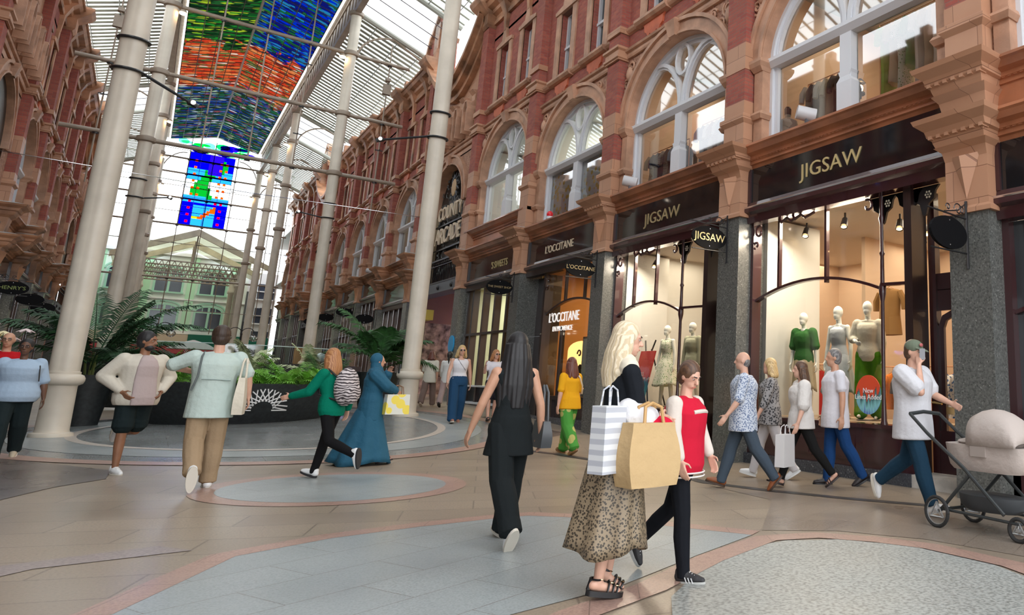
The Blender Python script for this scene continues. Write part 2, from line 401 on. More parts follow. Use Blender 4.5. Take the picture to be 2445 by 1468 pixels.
def corn(b, s0, s1, z, k=1.0, d0=0, dent=False, mi=0):
    """main shopfront cornice, top at z, .37 high"""
    b.mi = mi
    b.prism([(d0, z-.37), (d0+.08, z-.37), (d0+.10, z-.31), (d0+.15, z-.30), (d0+.15, z-.24), (d0+.20, z-.22), (d0+.20, z-.16), (d0+.30, z-.13), (d0+.36, z-.06), (d0+.40, z-.04), (d0+.40, z), (d0, z+.03)], s0, s1)
    if dent:
        n = int((s1-s0)/.085)
        for i in range(n): b.box(s0+(i+.2)*(s1-s0)/n, s0+(i+.7)*(s1-s0)/n, d0+.10, d0+.19, z-.235, z-.17)

def build_side(fn, flip, side, near_ok):
    wall = thing('wall_'+side, (0, 0, 0), kind='structure')
    lo = 0 if side == 'right' else -.27
    def mk(): return MB(fn, flip)
    for i in range(len(P)-1):
        s0, s1 = P[i], P[i+1]; u = U[i]; l = LO[i] + lo; sc = (s0+s1)/2; arc = i in ARC
        far = s0 > 30; det = side == 'right' and not far or (side == 'left' and 20 < s0 < 30)
        a0, a1 = s0+.3, s1-.3; w = (s1-s0-1.1)/2; zs = 7.42+u; h = 1.68
        if arc: w = 1.95; zs = 7.85; h = 1.75
        # first floor face
        b = mk(); archwall(b, s0, s1, 5.6+u if not arc else 4.8, 9.3+u*(.72 if arc else 1), 0, sc, w, zs, h); b.build('spandrel', carve, wall)
        # upper brick face with sash openings
        zt = 13.5+u
        hs = [] if arc else [(sc-1.42, sc-.62, 10.1+u, 12.3+u), (sc+.62, sc+1.42, 10.1+u, 12.3+u)]
        b = mk(); holes(b, s0, s1, 9.5+u if not arc else 9.75, zt if not arc else 12.1, 0, hs)
        if arc:
            sag = lambda q: 13.55+u-1.85*sin(PI*q)**.9
            b.poly([(s0, 12.1), (s1, 12.1)]+[(s0+(s1-s0)*q/16, sag(q/16)) for q in range(16, -1, -1)], -.2, 0)
        b.build('brick_face', brick if not arc else terrab, wall)
        # archivolt
        b = mk(); A = arcpts(sc, w+.13, zs, h+.13, 24 if det else 16)
        b.ribbon(A, .30, -.35, .07); b.ribbon(arcpts(sc, w+.33, zs, h+.33, 24), .09, 0, .13)
        b.ribbon(arcpts(sc, w+.02, zs, h+.02, 24), .06, 0, .12)
        b.rloft(sc, [(zs+h-.03, .13, -.3, .17), (zs+h+.2, .17, 0, .22), (zs+h+.32, .2, 0, .26), (zs+h+.36, .2, 0, .22)])
        if not arc:
            for sg in (-1, 1):   # jamb piers with imposts
                q = sc+sg*(w+.09)
                b.box(q-.12, q+.12, -.35, .05, 5.6+u, zs-.15)
                b.rloft(q, [(zs-.2, .13, -.35, .07), (zs-.12, .15, -.35, .14), (zs-.04, .19, -.35, .17), (zs+.02, .19, -.35, .17)])
                b.rloft(q, [(6.25+u, .14, -.35, .1), (6.33+u, .18, -.35, .15), (6.4+u, .16, -.35, .1)])
        b.build('archivolt', terra, wall, smooth=False)
        # strings
        b = mk(); z = 9.3+u
        b.prism([(0, z), (.06, z), (.08, z+.05), (.06, z+.07), (.06, z+.15), (.12, z+.17), (.14, z+.22), (0, z+.25)], s0, s1)
        z = 9.98+u
        b.prism([(0, z), (.07, z+.02), (.12, z+.07), (.14, z+.12), (0, z+.15)], s0, s1)
        for a, c, e, f in hs:
            b.prism([(0, z-.02), (.14, z+.0), (.2, z+.06), (.2, z+.13), (0, z+.16)], a-.3, c+.3)
            for q0, q1 in ((a-.27, a), (c, c+.27)):
                b.box(q0, q1, -.02, .05, e, f+.1)
            m = (a+c)/2
            b.poly([(a-.3, f), (c+.3, f), (c+.32, f+.12), (m+.2, f+.2), (m+.12, f+.62), (m-.12, f+.62), (m-.2, f+.2), (a-.32, f+.12)], 0, .09)
        b.build('string_course', terra if not far else darkterra, wall)
        if hs and s0 < 46:
            for a, c, e, f in hs:
                m = (a+c)/2; o_ = [(-.5, 0), (-.42, -.1), (-.4, -.24), (-.3, -.3), (-.24, -.42), (-.14, -.34), (-.07, -.46), (0, -.38), (.07, -.46), (.14, -.34), (.24, -.42), (.3, -.3), (.4, -.24), (.42, -.1), (.5, 0)]
                b = mk(); b.poly([(m+x, 9.99+u+z_) for x, z_ in o_], 0, .05); b.build('shaped_apron', apron, wall)
        # carved scrolls
        if det and not arc:
            b = mk()
            for sg in (-1, 1):
                for rr, zz, r in ((w*.98, 9.02, .2), (w*.72, 9.08, .13), (w*.52, 9.15, .09), (w+.18, 8.62, .17), (w+.26, 8.25, .12), (w+.27, 7.98, .09), (w*.86, 8.78, .12), (w+.28, 7.75,.07), (w*.36, 9.2, .06)):
                    scroll(b, sc+sg*rr, zz+u, r, sg, random.random()*6)
                b.ell((sc+sg*(w*1.0+.03), .05, 8.84+u), (.13, .08, .2), 8, 6)
            b.build('foliage_relief', terra, wall, smooth=True)
        # top cornice
        if not arc:
            b = mk(); z = 13.5+u
            b.prism([(0, z), (.1, z), (.12, z+.12), (.06, z+.16), (.06, z+.36), (.2, z+.42), (.24, z+.52), (.42, z+.58), (.5, z+.7), (.56, z+.72), (.56, z+.82), (.3, z+.86), (0, z+.88)], s0, s1)
            if not far: 
                n = 26
                for k in range(n): b.box(s0+(k+.2)*(s1-s0)/n, s0+(k+.7)*(s1-s0)/n, .06, .2, z+.42, z+.5)
            for a, c, e, f in hs:
                m = (a+c)/2; b.rloft(m, [(f+.55, .08, 0, .1), (z, .14, 0, .14), (z+.4, .2, 0, .3), (z+.56, .2, 0, .45)])
            b.build('top_cornice', darkterra, wall)
        else:
            b = mk(); z = 13.4+u; n = 24
            pr = lambda q: sag(q)+.15
            for d0, d1, e0, e1 in ((0, .2, -.25, .0), (0, .4, 0, .3), (0, .58, .3, .5)):
                for k in range(n):
                    qa, qb = k/n, (k+1)/n; A, B = s0+(s1-s0)*qa, s0+(s1-s0)*qb
                    b.add([(A,d0,pr(qa)+e0),(B,d0,pr(qb)+e0),(B,d1,pr(qb)+e0),(A,d1,pr(qa)+e0),(A,d0,pr(qa)+e1),(B,d0,pr(qb)+e1),(B,d1,pr(qb)+e1),(A,d1,pr(qa)+e1)], [(0,3,2,1),(4,5,6,7),(2,3,7,6),(0,1,5,4)])
            b.build('swept_cornice', darkterra, wall)
            b = mk()
            for k in range(5):   # console brackets
                q = s0+1.0+(s1-s0-2)*k/4; z0 = 9.9+u*.6; ZK = lambda z: z0+(z-z0)*.68
                b.box(q-.2, q+.2, 0, .12, 9.6+u, z0+.05)
                pr2 = [(d_, ZK(z_)) for d_, z_ in [(0, z0), (.12, z0), (.2, z0+.3), (.32, z0+.9), (.34, z0+1.4), (.24, z0+1.75), (.16, z0+1.9), (.14, z0+2.3), (.28, z0+2.5), (0, z0+2.55)]]
                b.prism(pr2, q-.2, q+.2)
                b.ribbon([(a_, ZK(c_)) for a_, c_ in [(q-.2, z0), (q-.24, z0+1.3), (q-.1, z0+1.8), (q+.1, z0+1.8), (q+.24, z0+1.3), (q+.2, z0)]], .06, .1, .42)
            b.build('console_brackets', terra, wall)
            g = mk(); 
            o = [(-.7, 0), (-.6, 1.4), (-.1, 1.7), (.3, 2.6), (.1, 2.8), (1.2, 3.35), (1.3, 3.1), (1.9, 2.5), (2.2, 2.4), (2.6, 1.6), (3.1, 1.5), (3.4, .5), (4.0, 0)]
            g.poly([(s1+a-.3, 13.9+u+z) for a, z in o], -.35, 0); g.build('gable', brick, wall)
            g = mk()
            g.ribbon([(s1+a-.3, 13.9+u+z) for a, z in o[1:-1]], .22, -.42, .12); g.box(s1+.4, s1+1.1, 0, .1, 15.2+u, 16.6+u); g.build('gable_coping', darkterra, wall)
        # cornices over the shop
        if not arc:
            b = mk(); corn(b, s0, s1, 5.65+l, dent=det)
            b.mi = 1
            if u-l > .3:
                corn(b, s0, s1, 5.65+u, d0=-.1, dent=det); b.mi = 0
                b.box(s0, s1, -.15, .02, 5.62+l, 5.4+u)
            b.build('shop_cornice', glazed if i < 6 else darkterra, wall)
        # windows
        if not arc:
            wn_ = thing(winname(), (0, 0, 0), kind='structure')
            f = mk(); W2 = w/2
            f.ribbon([(sc+w-.05, 5.75+u)]+arcpts(sc, w-.05, zs, h-.05, 22)+[(sc-w+.05, 5.75+u)], .1, -.3, -.14)
            f.ribbon([(sc+w-.14, 5.75+u)]+arcpts(sc, w-.14, zs, h-.14, 22)+[(sc-w+.14, 5.75+u)], .1, -.3, -.2)
            f.box(sc-.13, sc+.13, -.3, -.12, 5.75+u, zs+.1); f.box(sc-.17, sc+.17, -.3, -.08, 5.75+u, 6.4+u)
            if not far: f.rloft(sc, [(6.4+u, .17, -.3, -.08), (6.5+u, .11, -.3, -.1), (6.6+u, .15, -.3, -.1)])
            f.prism([(-.3, zs-.12), (-.12, zs-.12), (-.04, zs-.02), (-.04, zs+.05), (-.3, zs+.1)], sc-w, sc+w)
            for sg in (-1, 1):
                f.ribbon([(sc+sg*W2+(W2-.04)*cos(PI*k/14), zs+h*.80*sin(PI*k/14)) for k in range(15)], .09, -.3, -.15)
                if not far:
                    f.ribbon([(sc+sg*W2+(W2-.13)*cos(PI*k/14), zs+.06+(h*.80-.13)*sin(PI*k/14)) for k in range(15)], .06, -.3, -.19)
            f.ribbon([(sc+.27*cos(2*PI*k/16)*w/2, zs+h*.72+.36*sin(2*PI*k/16)) for k in range(16)], .07, -.3, -.16, closed=True)
            f.build('frame', white, wn_)
            g = mk(); A = [(sc-w, 5.7+u), (sc+w, 5.7+u)]+arcpts(sc, w, zs, h, 20)
            g.add([(a, -.27, z) for a, z in A], [tuple(range(len(A)))[::-1]])
            g.build('pane', upglass, wn_)
            for a, c, e, ff in hs:
                wn_ = thing(winname(), (0, 0, 0), kind='structure')
                f = mk(); m = (e+ff)/2
                f.ribbon([(a+.04, e), (a+.04, ff-.04), (c-.04, ff-.04), (c-.04, e), (a+.04, e+.04)], .09, -.3, -.18)
                f.box(a, c, -.3, -.15, m-.04, m+.04); f.build('frame', white, wn_)
                g = mk(); g.add([(a, -.26, e), (c, -.26, e), (c, -.26, ff), (a, -.26, ff)], [(3,2,1,0)]); g.build('pane', winglass, wn_)
        # pilasters
    for i in range(1, len(P)-1):
        s = P[i]; ua, ub = U[i-1], U[i]; u = max(ua, ub); la, lb = sorted((LO[i-1]+lo, LO[i]+lo)); far = s > 30
        b = MB(fn, flip); b.mi = 0      # 0 brick 1 terracotta 2 granite 3 dark
        zb = 5.65+u
        def bx(z0, z1, m, w=.3, d=.26): b.mi = m; b.box(s-w, s+w, 0, d, z0, z1)
        bx(zb-.1, zb+1.0, 1); bx(zb+1.0, zb+1.65, 0, .29, .25); bx(zb+1.65, zb+2.2, 1); bx(zb+2.2, 9.25+u, 0, .29, .25)
        bx(9.25+u, 9.55+u, 1, .34, .31); bx(9.55+u, 9.98+u, 0, .29, .25); bx(9.98+u, 10.15+u, 1, .33, .30); bx(10.15+u, 13.4+u, 0, .29, .25)
        b.mi = 1
        b.rloft(s, [(zb+.55, .3, 0, .26), (zb+.62, .36, 0, .33), (zb+.7, .36, 0, .33), (zb+.74, .31, 0, .27)])
        b.rloft(s, [(9.25+u, .3, 0, .26), (9.3+u, .37, 0, .35), (9.36+u, .37, 0, .35)])
        b.rloft(s, [(9.5+u, .34, 0, .31), (9.54+u, .39, 0, .37), (9.6+u, .39, 0, .37), (9.62+u, .3, 0, .3)])
        b.mi = 3
        b.rloft(s, [(13.4+u, .3, 0, .28), (13.5+u, .36, 0, .36), (13.9+u, .36, 0, .36), (14.05+u, .42, 0, .55), (14.2+u, .48, 0, .72), (14.34+u, .52, 0, .8), (14.42+u, .52, 0, .8)])
        bx(14.42+u, 15.0+u, 1, .2, .3)
        # corbelled shop capital
        tops = [5.65+lb] if lb-la < .3 else [5.65+la, 5.65+lb]
        if 5.65+u - tops[-1] > .3: tops.append(5.65+u)
        zg = gz(XR if fn is FR else XL, s)-.05
        zc = tops[0]
        b.mi = 1 if not far else 3
        base = zc-1.3
        b.rloft(s, [(base, .36, 0, .34), (base+.06, .36, 0, .34), (base+.1, .32, 0, .31), (zc-.55, .32, 0, .31), (zc-.42, .335, 0, .36), (zc-.36, .40, 0, .46)])
        b.add([(s-.22, .31, zc-.5), (s+.22, .31, zc-.5), (s, .46, zc-.55), (s, .315, zc-1.12)], [(0,2,1), (0,3,2), (2,3,1)])
        for k, zt in enumerate(tops):
            if k and 6 < s < 30:
                b.rloft(s, [(tops[k-1], .3, 0, .28), (5.65+u, .3, 0, .28)]); continue
            if k: b.rloft(s, [(tops[k-1], .33, 0, .32), (tops[k-1]+.1, .33, 0, .3), (zt-.45, .36, 0, .36), (zt-.36, .42, 0, .46)])
            b.rloft(s, [(zt-.37, .37, 0, .44), (zt-.30, .39, 0, .48), (zt-.24, .40, 0, .50), (zt-.22, .45, 0, .54), (zt-.14, .46, 0, .58), (zt-.06, .55, 0, .70), (zt, .57, 0, .73)])
            if not far:
                for q in range(7):
                    b.box(s-.42+q*.13, s-.36+q*.13, .4, .55, zt-.25, zt-.17)
            b.mi = 4; b.rloft(s, [(zt, .55, 0, .7), (zt+.05, .4, 0, .45)]); b.mi = 1 if not far else 3
        if i-1 in ARC or i in ARC: b.mi = 2
        b.mi = 2; b.box(s-.3, s+.3, -.4, .3, zg, base)
        b.build('pilaster', [brick, terrab, granite, darkterra, lead], wall)
    return wall
wallR = build_side(FR, False, 'right', True)
wallL = build_side(FL, True, 'left', False)
# solid backing behind the facades (stops light leaking), with rooms left open on the right near bays
for fn, flip, par, x0 in ((FR, False, wallR, 36.9), (FL, True, wallL, -5)):
    b = MB(fn, flip); b.box(x0, 85, -6, -5.7, -.5, 15); b.box(-5, x0, -6, -5.7, -.5, 15)
    b.box(-5, 85, -6, 0, 13.6, 13.7); b.box(-5, 85, -6, -.45, 9.6, 9.7)
    b.build('inner_wall', wallc, par)
# ------------------------------------------------------------------ text
def text(body, size, name, m, parent=None, loc=(0,0,0), rot=(PI/2,0,-PI/2), ext=.008, align='CENTER', sx=1, space=1.0, shear=0, dl=None):
    cu = bpy.data.curves.new(name, 'FONT'); cu.body = body; cu.size = size; cu.extrude = ext; cu.align_x = align; cu.align_y = 'CENTER'
    cu.space_character = space; cu.shear = shear; cu.resolution_u = 3; cu.space_line = .9
    if dl: cu.offset = dl
    o = bpy.data.objects.new(name, cu); COL.objects.link(o)
    bpy.context.view_layer.update()
    me = bpy.data.meshes.new_from_object(o.evaluated_get(bpy.context.evaluated_depsgraph_get()))
    bpy.data.objects.remove(o); me.materials.clear(); me.materials.append(m)
    o = bpy.data.objects.new(name, me); COL.objects.link(o)
    p = ORG.get(parent.name, (0,0,0)) if parent else (0,0,0)
    o.parent = parent; o.location = Vector(loc)-Vector(p); o.rotation_euler = rot; o.scale = (sx, 1, 1)
    return o

# ------------------------------------------------------------------ roof
def stain(c, col, col2, k):   # leaded coloured glass: see-through, coloured cells in sweeping bands
    N, L = c['N'], c['L']
    g = N.new('ShaderNodeNewGeometry'); P0 = g.outputs['Position']
    sp = N.new('ShaderNodeSeparateXYZ'); L(P0, sp.inputs[0])
    mp = N.new('ShaderNodeMapping'); mp.inputs['Scale'].default_value = (1, .5, 0); L(P0, mp.inputs[0])
    n1 = c['tex']('ShaderNodeTexNoise', .7, vec=mp.outputs[0], Detail=3, Distortion=1.2)
    mp2 = N.new('ShaderNodeMapping'); mp2.inputs['Scale'].default_value = (2.3, 5.2, 0); L(P0, mp2.inputs[0])
    v = c['tex']('ShaderNodeTexVoronoi', 1.0, vec=mp2.outputs[0], Randomness=.75)
    vs = N.new('ShaderNodeSeparateColor'); L(v.outputs['Color'], vs.inputs[0]); r = vs.outputs[0]
    ramp, mix = c['ramp'], c['mix']
    G = ramp(r, (0, (.005,.03,.01)), (.35, (.01,.10,.02)), (.55, (.02,.28,.03)), (.7, (.45,.62,.03)), (.85, (.02,.12,.03)), interp='CONSTANT')
    B = ramp(r, (0, (.005,.01,.20)), (.3, (.0,.03,.75)), (.6, (.01,.16,.05)), (.8, (.02,.25,.55)), interp='CONSTANT')
    O = ramp(r, (0, (.85,.06,.02)), (.3, (.95,.16,.04)), (.55, (1,.32,.10)), (.72, (.30,.03,.02)), (.85, (.10,.22,.06)), (.93, (.9,.7,.6)), interp='CONSTANT')
    Mx = ramp(r, (0, (.01,.05,.02)), (.2, (.01,.04,.28)), (.4, (.02,.16,.06)), (.6, (.08,.16,.40)), (.75, (.30,.45,.25)), (.85, (.35,.06,.10)), (.93, (.6,.7,.8)), interp='CONSTANT')
    def band(lo, hi, src):
        m1 = N.new('ShaderNodeMapRange'); m1.inputs[1].default_value = lo; m1.inputs[2].default_value = hi; L(src, m1.inputs[0]); return m1.outputs[0]
    ad = N.new('ShaderNodeMath'); ad.operation = 'MULTIPLY_ADD'; L(n1.outputs['Fac'], ad.inputs[0]); ad.inputs[1].default_value = 9; L(sp.outputs[1], ad.inputs[2])
    near = mix(band(2.0, 2.6, sp.outputs[0]), G, B)
    a = mix(band(49.6, 50.4, ad.outputs[0]), near, mix(band(52.4, 52.7, ad.outputs[0]), near, O))
    a = mix(band(60.0, 61.0, ad.outputs[0]), a, Mx)
    ed = c['tex']('ShaderNodeTexVoronoi', 1.0, vec=mp2.outputs[0], Randomness=.75, feature='DISTANCE_TO_EDGE')
    a = mix(ramp(ed.outputs['Distance'], (.0, (1,1,1)), (.05, (0,0,0))), a, (.01, .01, .01))
    t = N.new('ShaderNodeBsdfTransparent'); L(mix(1.0, a, (.20,.205,.20), 'MULTIPLY'), t.inputs[0]); L(t.outputs[0], N['Material Output'].inputs[0])
stained = mat('stained glass canopy', kind=stain)
roof = thing('ceiling', (0, 0, 0), kind='structure')
b = MB(); 
def rr(x0, x1): 
    for a in (0,): b.add([(x0, -2, 19.1), (2.08, -2, 19.85), (2.08, 70, 19.85), (x0, 70, 19.1)], [(0,1,2,3)])
rr(-.77, 0); rr(4.93, 0); b.build('stained_glass_canopy', stained, roof)
b = MB()
y = -2
while y < 70:
    for sg in (-1, 1): b.tube([(2.08+sg*2.85, y, 19.06), (2.08, y, 19.8)], .022, 4)
    y += .62
for x in (-.05, .66, 1.37, 2.79, 3.5, 4.2): b.tube([(x, -2, 19.8-abs(x-2.08)*.262), (x, 70, 19.8-abs(x-2.08)*.262)], .02, 4)
b.build('glazing_bars', mat('dark glazing bars', (.10,.09,.075), .5), roof)
led = mat('linear lights', (.95,1,1), emit=1.5)
for x in (-.82, 4.98):
    b = MB(); y = 6
    while y < 69.5: b.box(x-.035, x+.035, y, y+.42, 19.0, 19.05); y += .52
    b.build('strip_light', led, roof)
b = MB(); b.tube([(2.08, -2, 19.78), (2.08, 70, 19.78)], .06, 6); b.build('ridge_beam', mat('silver ridge', (.66,.66,.6), .3), roof)
# nave sides and eaves beams
b = MB(); dk = mat('grey green roof steel', (.30,.30,.26), .5)
for x, sg in ((5.27, 1), (-1.1, -1)):
    b.box(x-.12, x+.12, -2, 70, 17.55, 17.8); b.box(x-.1, x+.1, -2, 70, 18.95, 19.15)
    y = -2
    while y < 70: b.box(x-.05, x+.05, y, y+.4, 17.8, 19); y += .8
    b.box(x-.02+sg*.05, x+.02+sg*.05, -2, 70, 17.8, 19); b.box(min(x, x-sg*.36), max(x, x-sg*.36), -2, 70, 19.12, 19.2)
b.build('clerestory_frame', beamc, roof)
# aisle roofs
slat = mat('pale olive glazing slats', (.34,.36,.30), .5)
slatl = mat('sage glazing slats', (.42,.47,.42), .5)
aisle_glass = roofglass
def ztop(x, x0): return 17.7-.39*abs(x-x0)
for x0, sg in ((5.27, 1), (-1.1, -1)):
    xe = x0+sg*3.4
    for (y0, y1, st, wd) in ((-2, 30.6, .62, .13), (35, 51.8, .46, .25), (57.2, 70, .46, .25)):
        b = MB(); y = y0
        while y < y1:
            b.add([(x0, y, ztop(x0, x0)), (xe, y, ztop(xe, x0)), (xe, y+wd, ztop(xe, x0)), (x0, y+wd, ztop(x0, x0)),
                   (x0, y, ztop(x0, x0)+.03), (xe, y, ztop(xe, x0)+.03), (xe, y+wd, ztop(xe, x0)+.03), (x0, y+wd, ztop(x0, x0)+.03)], [(0,3,2,1),(4,5,6,7),(0,1,5,4),(1,2,6,5),(2,3,7,6),(3,0,4,7)])
            y += st
        b.build('roof_slats', slatl if y0 > 50 else slat, roof)
        b = MB()
        for q in (.9, 1.9, 2.9): b.tube([(x0+sg*q, y0, ztop(x0+sg*q, x0)-.06), (x0+sg*q, y1, ztop(x0+sg*q, x0)-.06)], .022, 4)
        for yy in (y0, y1): b.tube([(x0, yy, ztop(x0, x0)-.05), (xe, yy, ztop(xe, x0)-.05)], .13, 8)
        b.build('purlins', dk, roof)
    for y0, y1 in ((30.6, 35), (51.8, 57.2)):
        b = MB()
        for q in (.25, .5, .75): 
            y = y0+(y1-y0)*q; b.tube([(x0, y, ztop(x0, x0)), (xe, y, ztop(xe, x0))], .025, 4)
        b.build('clear_roof_bars', mat('fine dark bars', (.12,.10,.11), .4), roof)
    b = MB(); b.add([(x0, -2, ztop(x0, x0)+.12), (xe, -2, ztop(xe, x0)+.12), (xe, 70, ztop(xe, x0)+.12), (x0, 70, ztop(x0, x0)+.12)], [(0,1,2,3)]); b.build('roof_glass', aisle_glass, roof)

# ------------------------------------------------------------------ columns
def colm(x, y, near=False, lab='', ztp=17.6):
    z0 = gz(x, y)-.03
    t = thing('column', (x, y, z0), lab, 'column', 'cream iron columns')
    k = 1.0
    b = MB(); H = 1.02
    b.lathe([(.30,0),(.31,.05),(.30,.10),(.245,.12),(.235,.16),(.225,H-.1),(.235,H-.06)], 28, (x, y, z0)); b.build('base_drum', cream, t, True)
    b = MB(); b.lathe([(.235,H-.08),(.29,H-.05),(.31,H),(.31,H+.05),(.285,H+.1),(.24,H+.12),(.24,H+.16),(.2,H+.18)], 28, (x, y, z0)); b.build('ring_moulding', cream, t, True)
    b = MB(); n = 48; rg = []
    for z in (H+.1, 5, 9, 13, ztp-z0):
        r0 = .205 if z < 17 else .2
        rg.append([(x+r0*(1+.09*abs(sin(2*a+.6)))*cos(a), y+r0*(1+.09*abs(sin(2*a+.6)))*sin(a), z0+z) for a in [2*PI*i/n for i in range(n)]])
    b.loft(rg); b.build('fluted_shaft', cream, t, True)
    b = MB()
    for z in ((9.97, 12.73, 15.6, 17.55) if not near else (17.4,)): b.lathe([(.23, z-.12), (.3, z-.08), (.31, z), (.3, z+.08), (.23, z+.12)], 20, (x, y, 0))
    b.build('collar', beamc, t, True)
    return t
cols = [(-1.05, 18.2, 1, 'cream fluted iron column on round drum, nearest on the left beside black pot'),
        (5.27, 19.7, 1, 'cream fluted iron column on round drum, nearest on the right beside black pot'),
        (-1.1, 35, 0, 'second cream iron column on the left, carrying three cross tubes'), (5.27, 35, 0, 'second cream iron column on the right, carrying three cross tubes'),
        (-1.1, 51.5, 0, 'third cream iron column along the left row'), (5.27, 51.5, 0, 'third cream iron column along the right row'),
        (-1.1, 60.5, 0, 'fourth cream iron column along the left row'), (5.27, 60.5, 0, 'fourth cream iron column along the right row'),
        (-1.1, 70, 0, 'last cream iron column of the left row, at the glazed end wall'), (5.27, 70, 0, 'last cream iron column of the right row, at the glazed end wall')]
for x, y, nr, lb in cols:
    c = colm(x, y, nr, lb)
    sg = 1 if x > 2 else -1
    b = MB()   # curved braces to the aisle roof
    if not nr:
        b.tube([(x+sg*(.2+1.5*(1-cos(a))), y, 15.4+1.45*sin(a)) for a in [PI/2*k/8 for k in range(9)]], .05, 6); b.tube([(x+sg*(1.7), y, 16.85), (x+sg*2.9, y, 16.2)], .05, 6)
        b.build('curved_brace', beamc, c, True)
        l = thing('column_light', (x-sg*.35, y-.2, 15.3), 'warm round lamp high on the cream column', 'lamp', 'warm lamps high on the columns')
        b = MB(); b.lathe([(.02, .12), (.1, .1), (.14, 0)], 10, (x-sg*.35, y-.2, 15.3)); b.build('housing', beamc, l)
        b = MB(); b.ell((x-sg*.35, y-.2, 15.27), (.13, .13, .06), 10, 6); b.build('bulb', lampm, l)
# straps with spot arms
for nm, x, y, zs, e in (('l', -1.05, 18.2, (7.77, 7.12), (.02, 18.3, 6.76)), ('r', 5.27, 19.7, (8.35, 7.65), (3.9, 19.75, 7.29)), ('r2', 5.27, 35, (8.6, 7.96), (4.2, 35, 8.05)), ('l2', -1.1, 35, (8.4, 7.7), (-.1, 35, 7.86))):
    lb = {'l': 'black strapped spotlight arm on the nearest left cream column', 'r': 'black strapped spotlight arm on the nearest right cream column', 'r2': 'black spotlight arm strapped to the second right column', 'l2': 'black spotlight arm strapped to the second left column'}[nm]
    t = thing('spotlight_arm', (x, y, zs[1]), lb, 'spotlight')
    sg = 1 if x < 2 else -1
    for z in zs:
        b = MB(); b.tube([(x+.25*cos(a), y+.25*sin(a), z+.02*sin(a)) for a in [2*PI*i/24 for i in range(25)]], .03, 6); b.build('strap', iron, t)
    b = MB(); b.tube([(x+sg*.25, y, zs[1]), e], .03, 6); b.build('arm', iron, t)
    b = MB(); b.cyl((e[0]-sg*.05, e[1]-.03, e[2]+.03), (e[0]+sg*.1, e[1]-.02, e[2]-.05), .07, .05, 10); b.build('spot_head', iron, t)
    b = MB(); b.ell((e[0]+sg*.02, e[1]-.08, e[2]+.01), (.045, .03, .045), 8, 6); b.build('lamp', lampm if 0 else mat('lit lens', (1,.85,.7), emit=2), t)
# cross tubes at the second pair, tie rods
for yy, zz, g in ((35, (9.97, 12.73, 15.6), 1), (70, (8.3, 12.45, 14.55, 16.5, 17.7), 0)):
    for z in zz:
        x0, x1 = (-3.55, 7.75)
        t = thing('cross_tube', ((x0+x1)/2, yy, z), {(35,9.97):'lowest of three stone coloured tubes across the arcade at the second columns', (35,12.73):'middle of three stone coloured tubes across the arcade at the second columns', (35,15.6):'highest of three stone coloured tubes across the arcade at the second columns',
            (70,8.3):'lowest thin tube crossing the glazed end wall',(70,12.45):'thin tube under the blue stained glass panel',(70,14.55):'thin tube crossing the lower third of the blue stained glass panel',(70,16.5):'thin tube crossing the upper blue stained glass panel',(70,17.7):'topmost thin tube of the glazed end wall'}[(yy, z)], 'beam')
        b = MB(); b.tube([(x0, yy, z), (x1, yy, z)], .085 if g else .07, 10); b.build('tube', beamc, t, True)
        for x in (.57, 2.12, 3.7, -2.55, 6.9): b = MB(); b.cyl((x, yy, z-.12), (x, yy, z-.07), .1, .1, 8); b.build('rod_plate', iron, t)
for yy, zt, zb in ((35, 19, 8.0), (70, 19.4, 4.2)):
    for x in (.57, 2.12, 3.7, -2.55, 6.9):
        side = x < -1 or x > 6
        t = thing('tie_rod', (x, yy, zb), 'slender vertical rod hanging through the cross tubes', 'rod', 'slender tie rods between the cross tubes')
        b = MB(); b.tube([(x, yy, 9.97 if not side and yy == 35 else zb), (x, yy, 16.6 if side else zt)], .03, 6); b.build('rod', beamc, t)
        b = MB()
        for z in ((14.6, 11.4) if yy == 35 else (15.6, 13.5, 11, 6.5)): b.box(x-.16, x+.16, yy-.02, yy+.02, z-.02, z+.02); b.box(x-.02, x+.02, yy-.16, yy+.16, z-.02, z+.02)
        b.build('cross_cleats', iron, t)
        if side and yy == 35:
            b = MB(); b.box(x-.16, x+.16, yy-.1, yy+.1, 14.1, 14.6); b.box(x-.1, x+.1, yy-.12, yy+.12, 14.75, 14.9); b.build('junction_box', beamc, t)
# suspended fine wires over the cafe
for yy, z, lb in ((30, 5.9, 'thin clear edge wire strung across the arcade above the planter'),):
    t = thing('catenary_wire', (2, yy, z), lb, 'wire'); b = MB(); b.tube([(XL, yy, 7.6), (2.1, yy, 7.5), (XR, yy, 7.6)], .012, 4); b.build('wire', chrome, t)

def tg(name, col):
    m = bpy.data.materials.new(name); m.use_nodes = True; N = m.node_tree.nodes
    t = N.new('ShaderNodeBsdfTransparent'); t.inputs[0].default_value = (*col, 1); m.node_tree.links.new(t.outputs[0], N['Material Output'].inputs[0]); return m
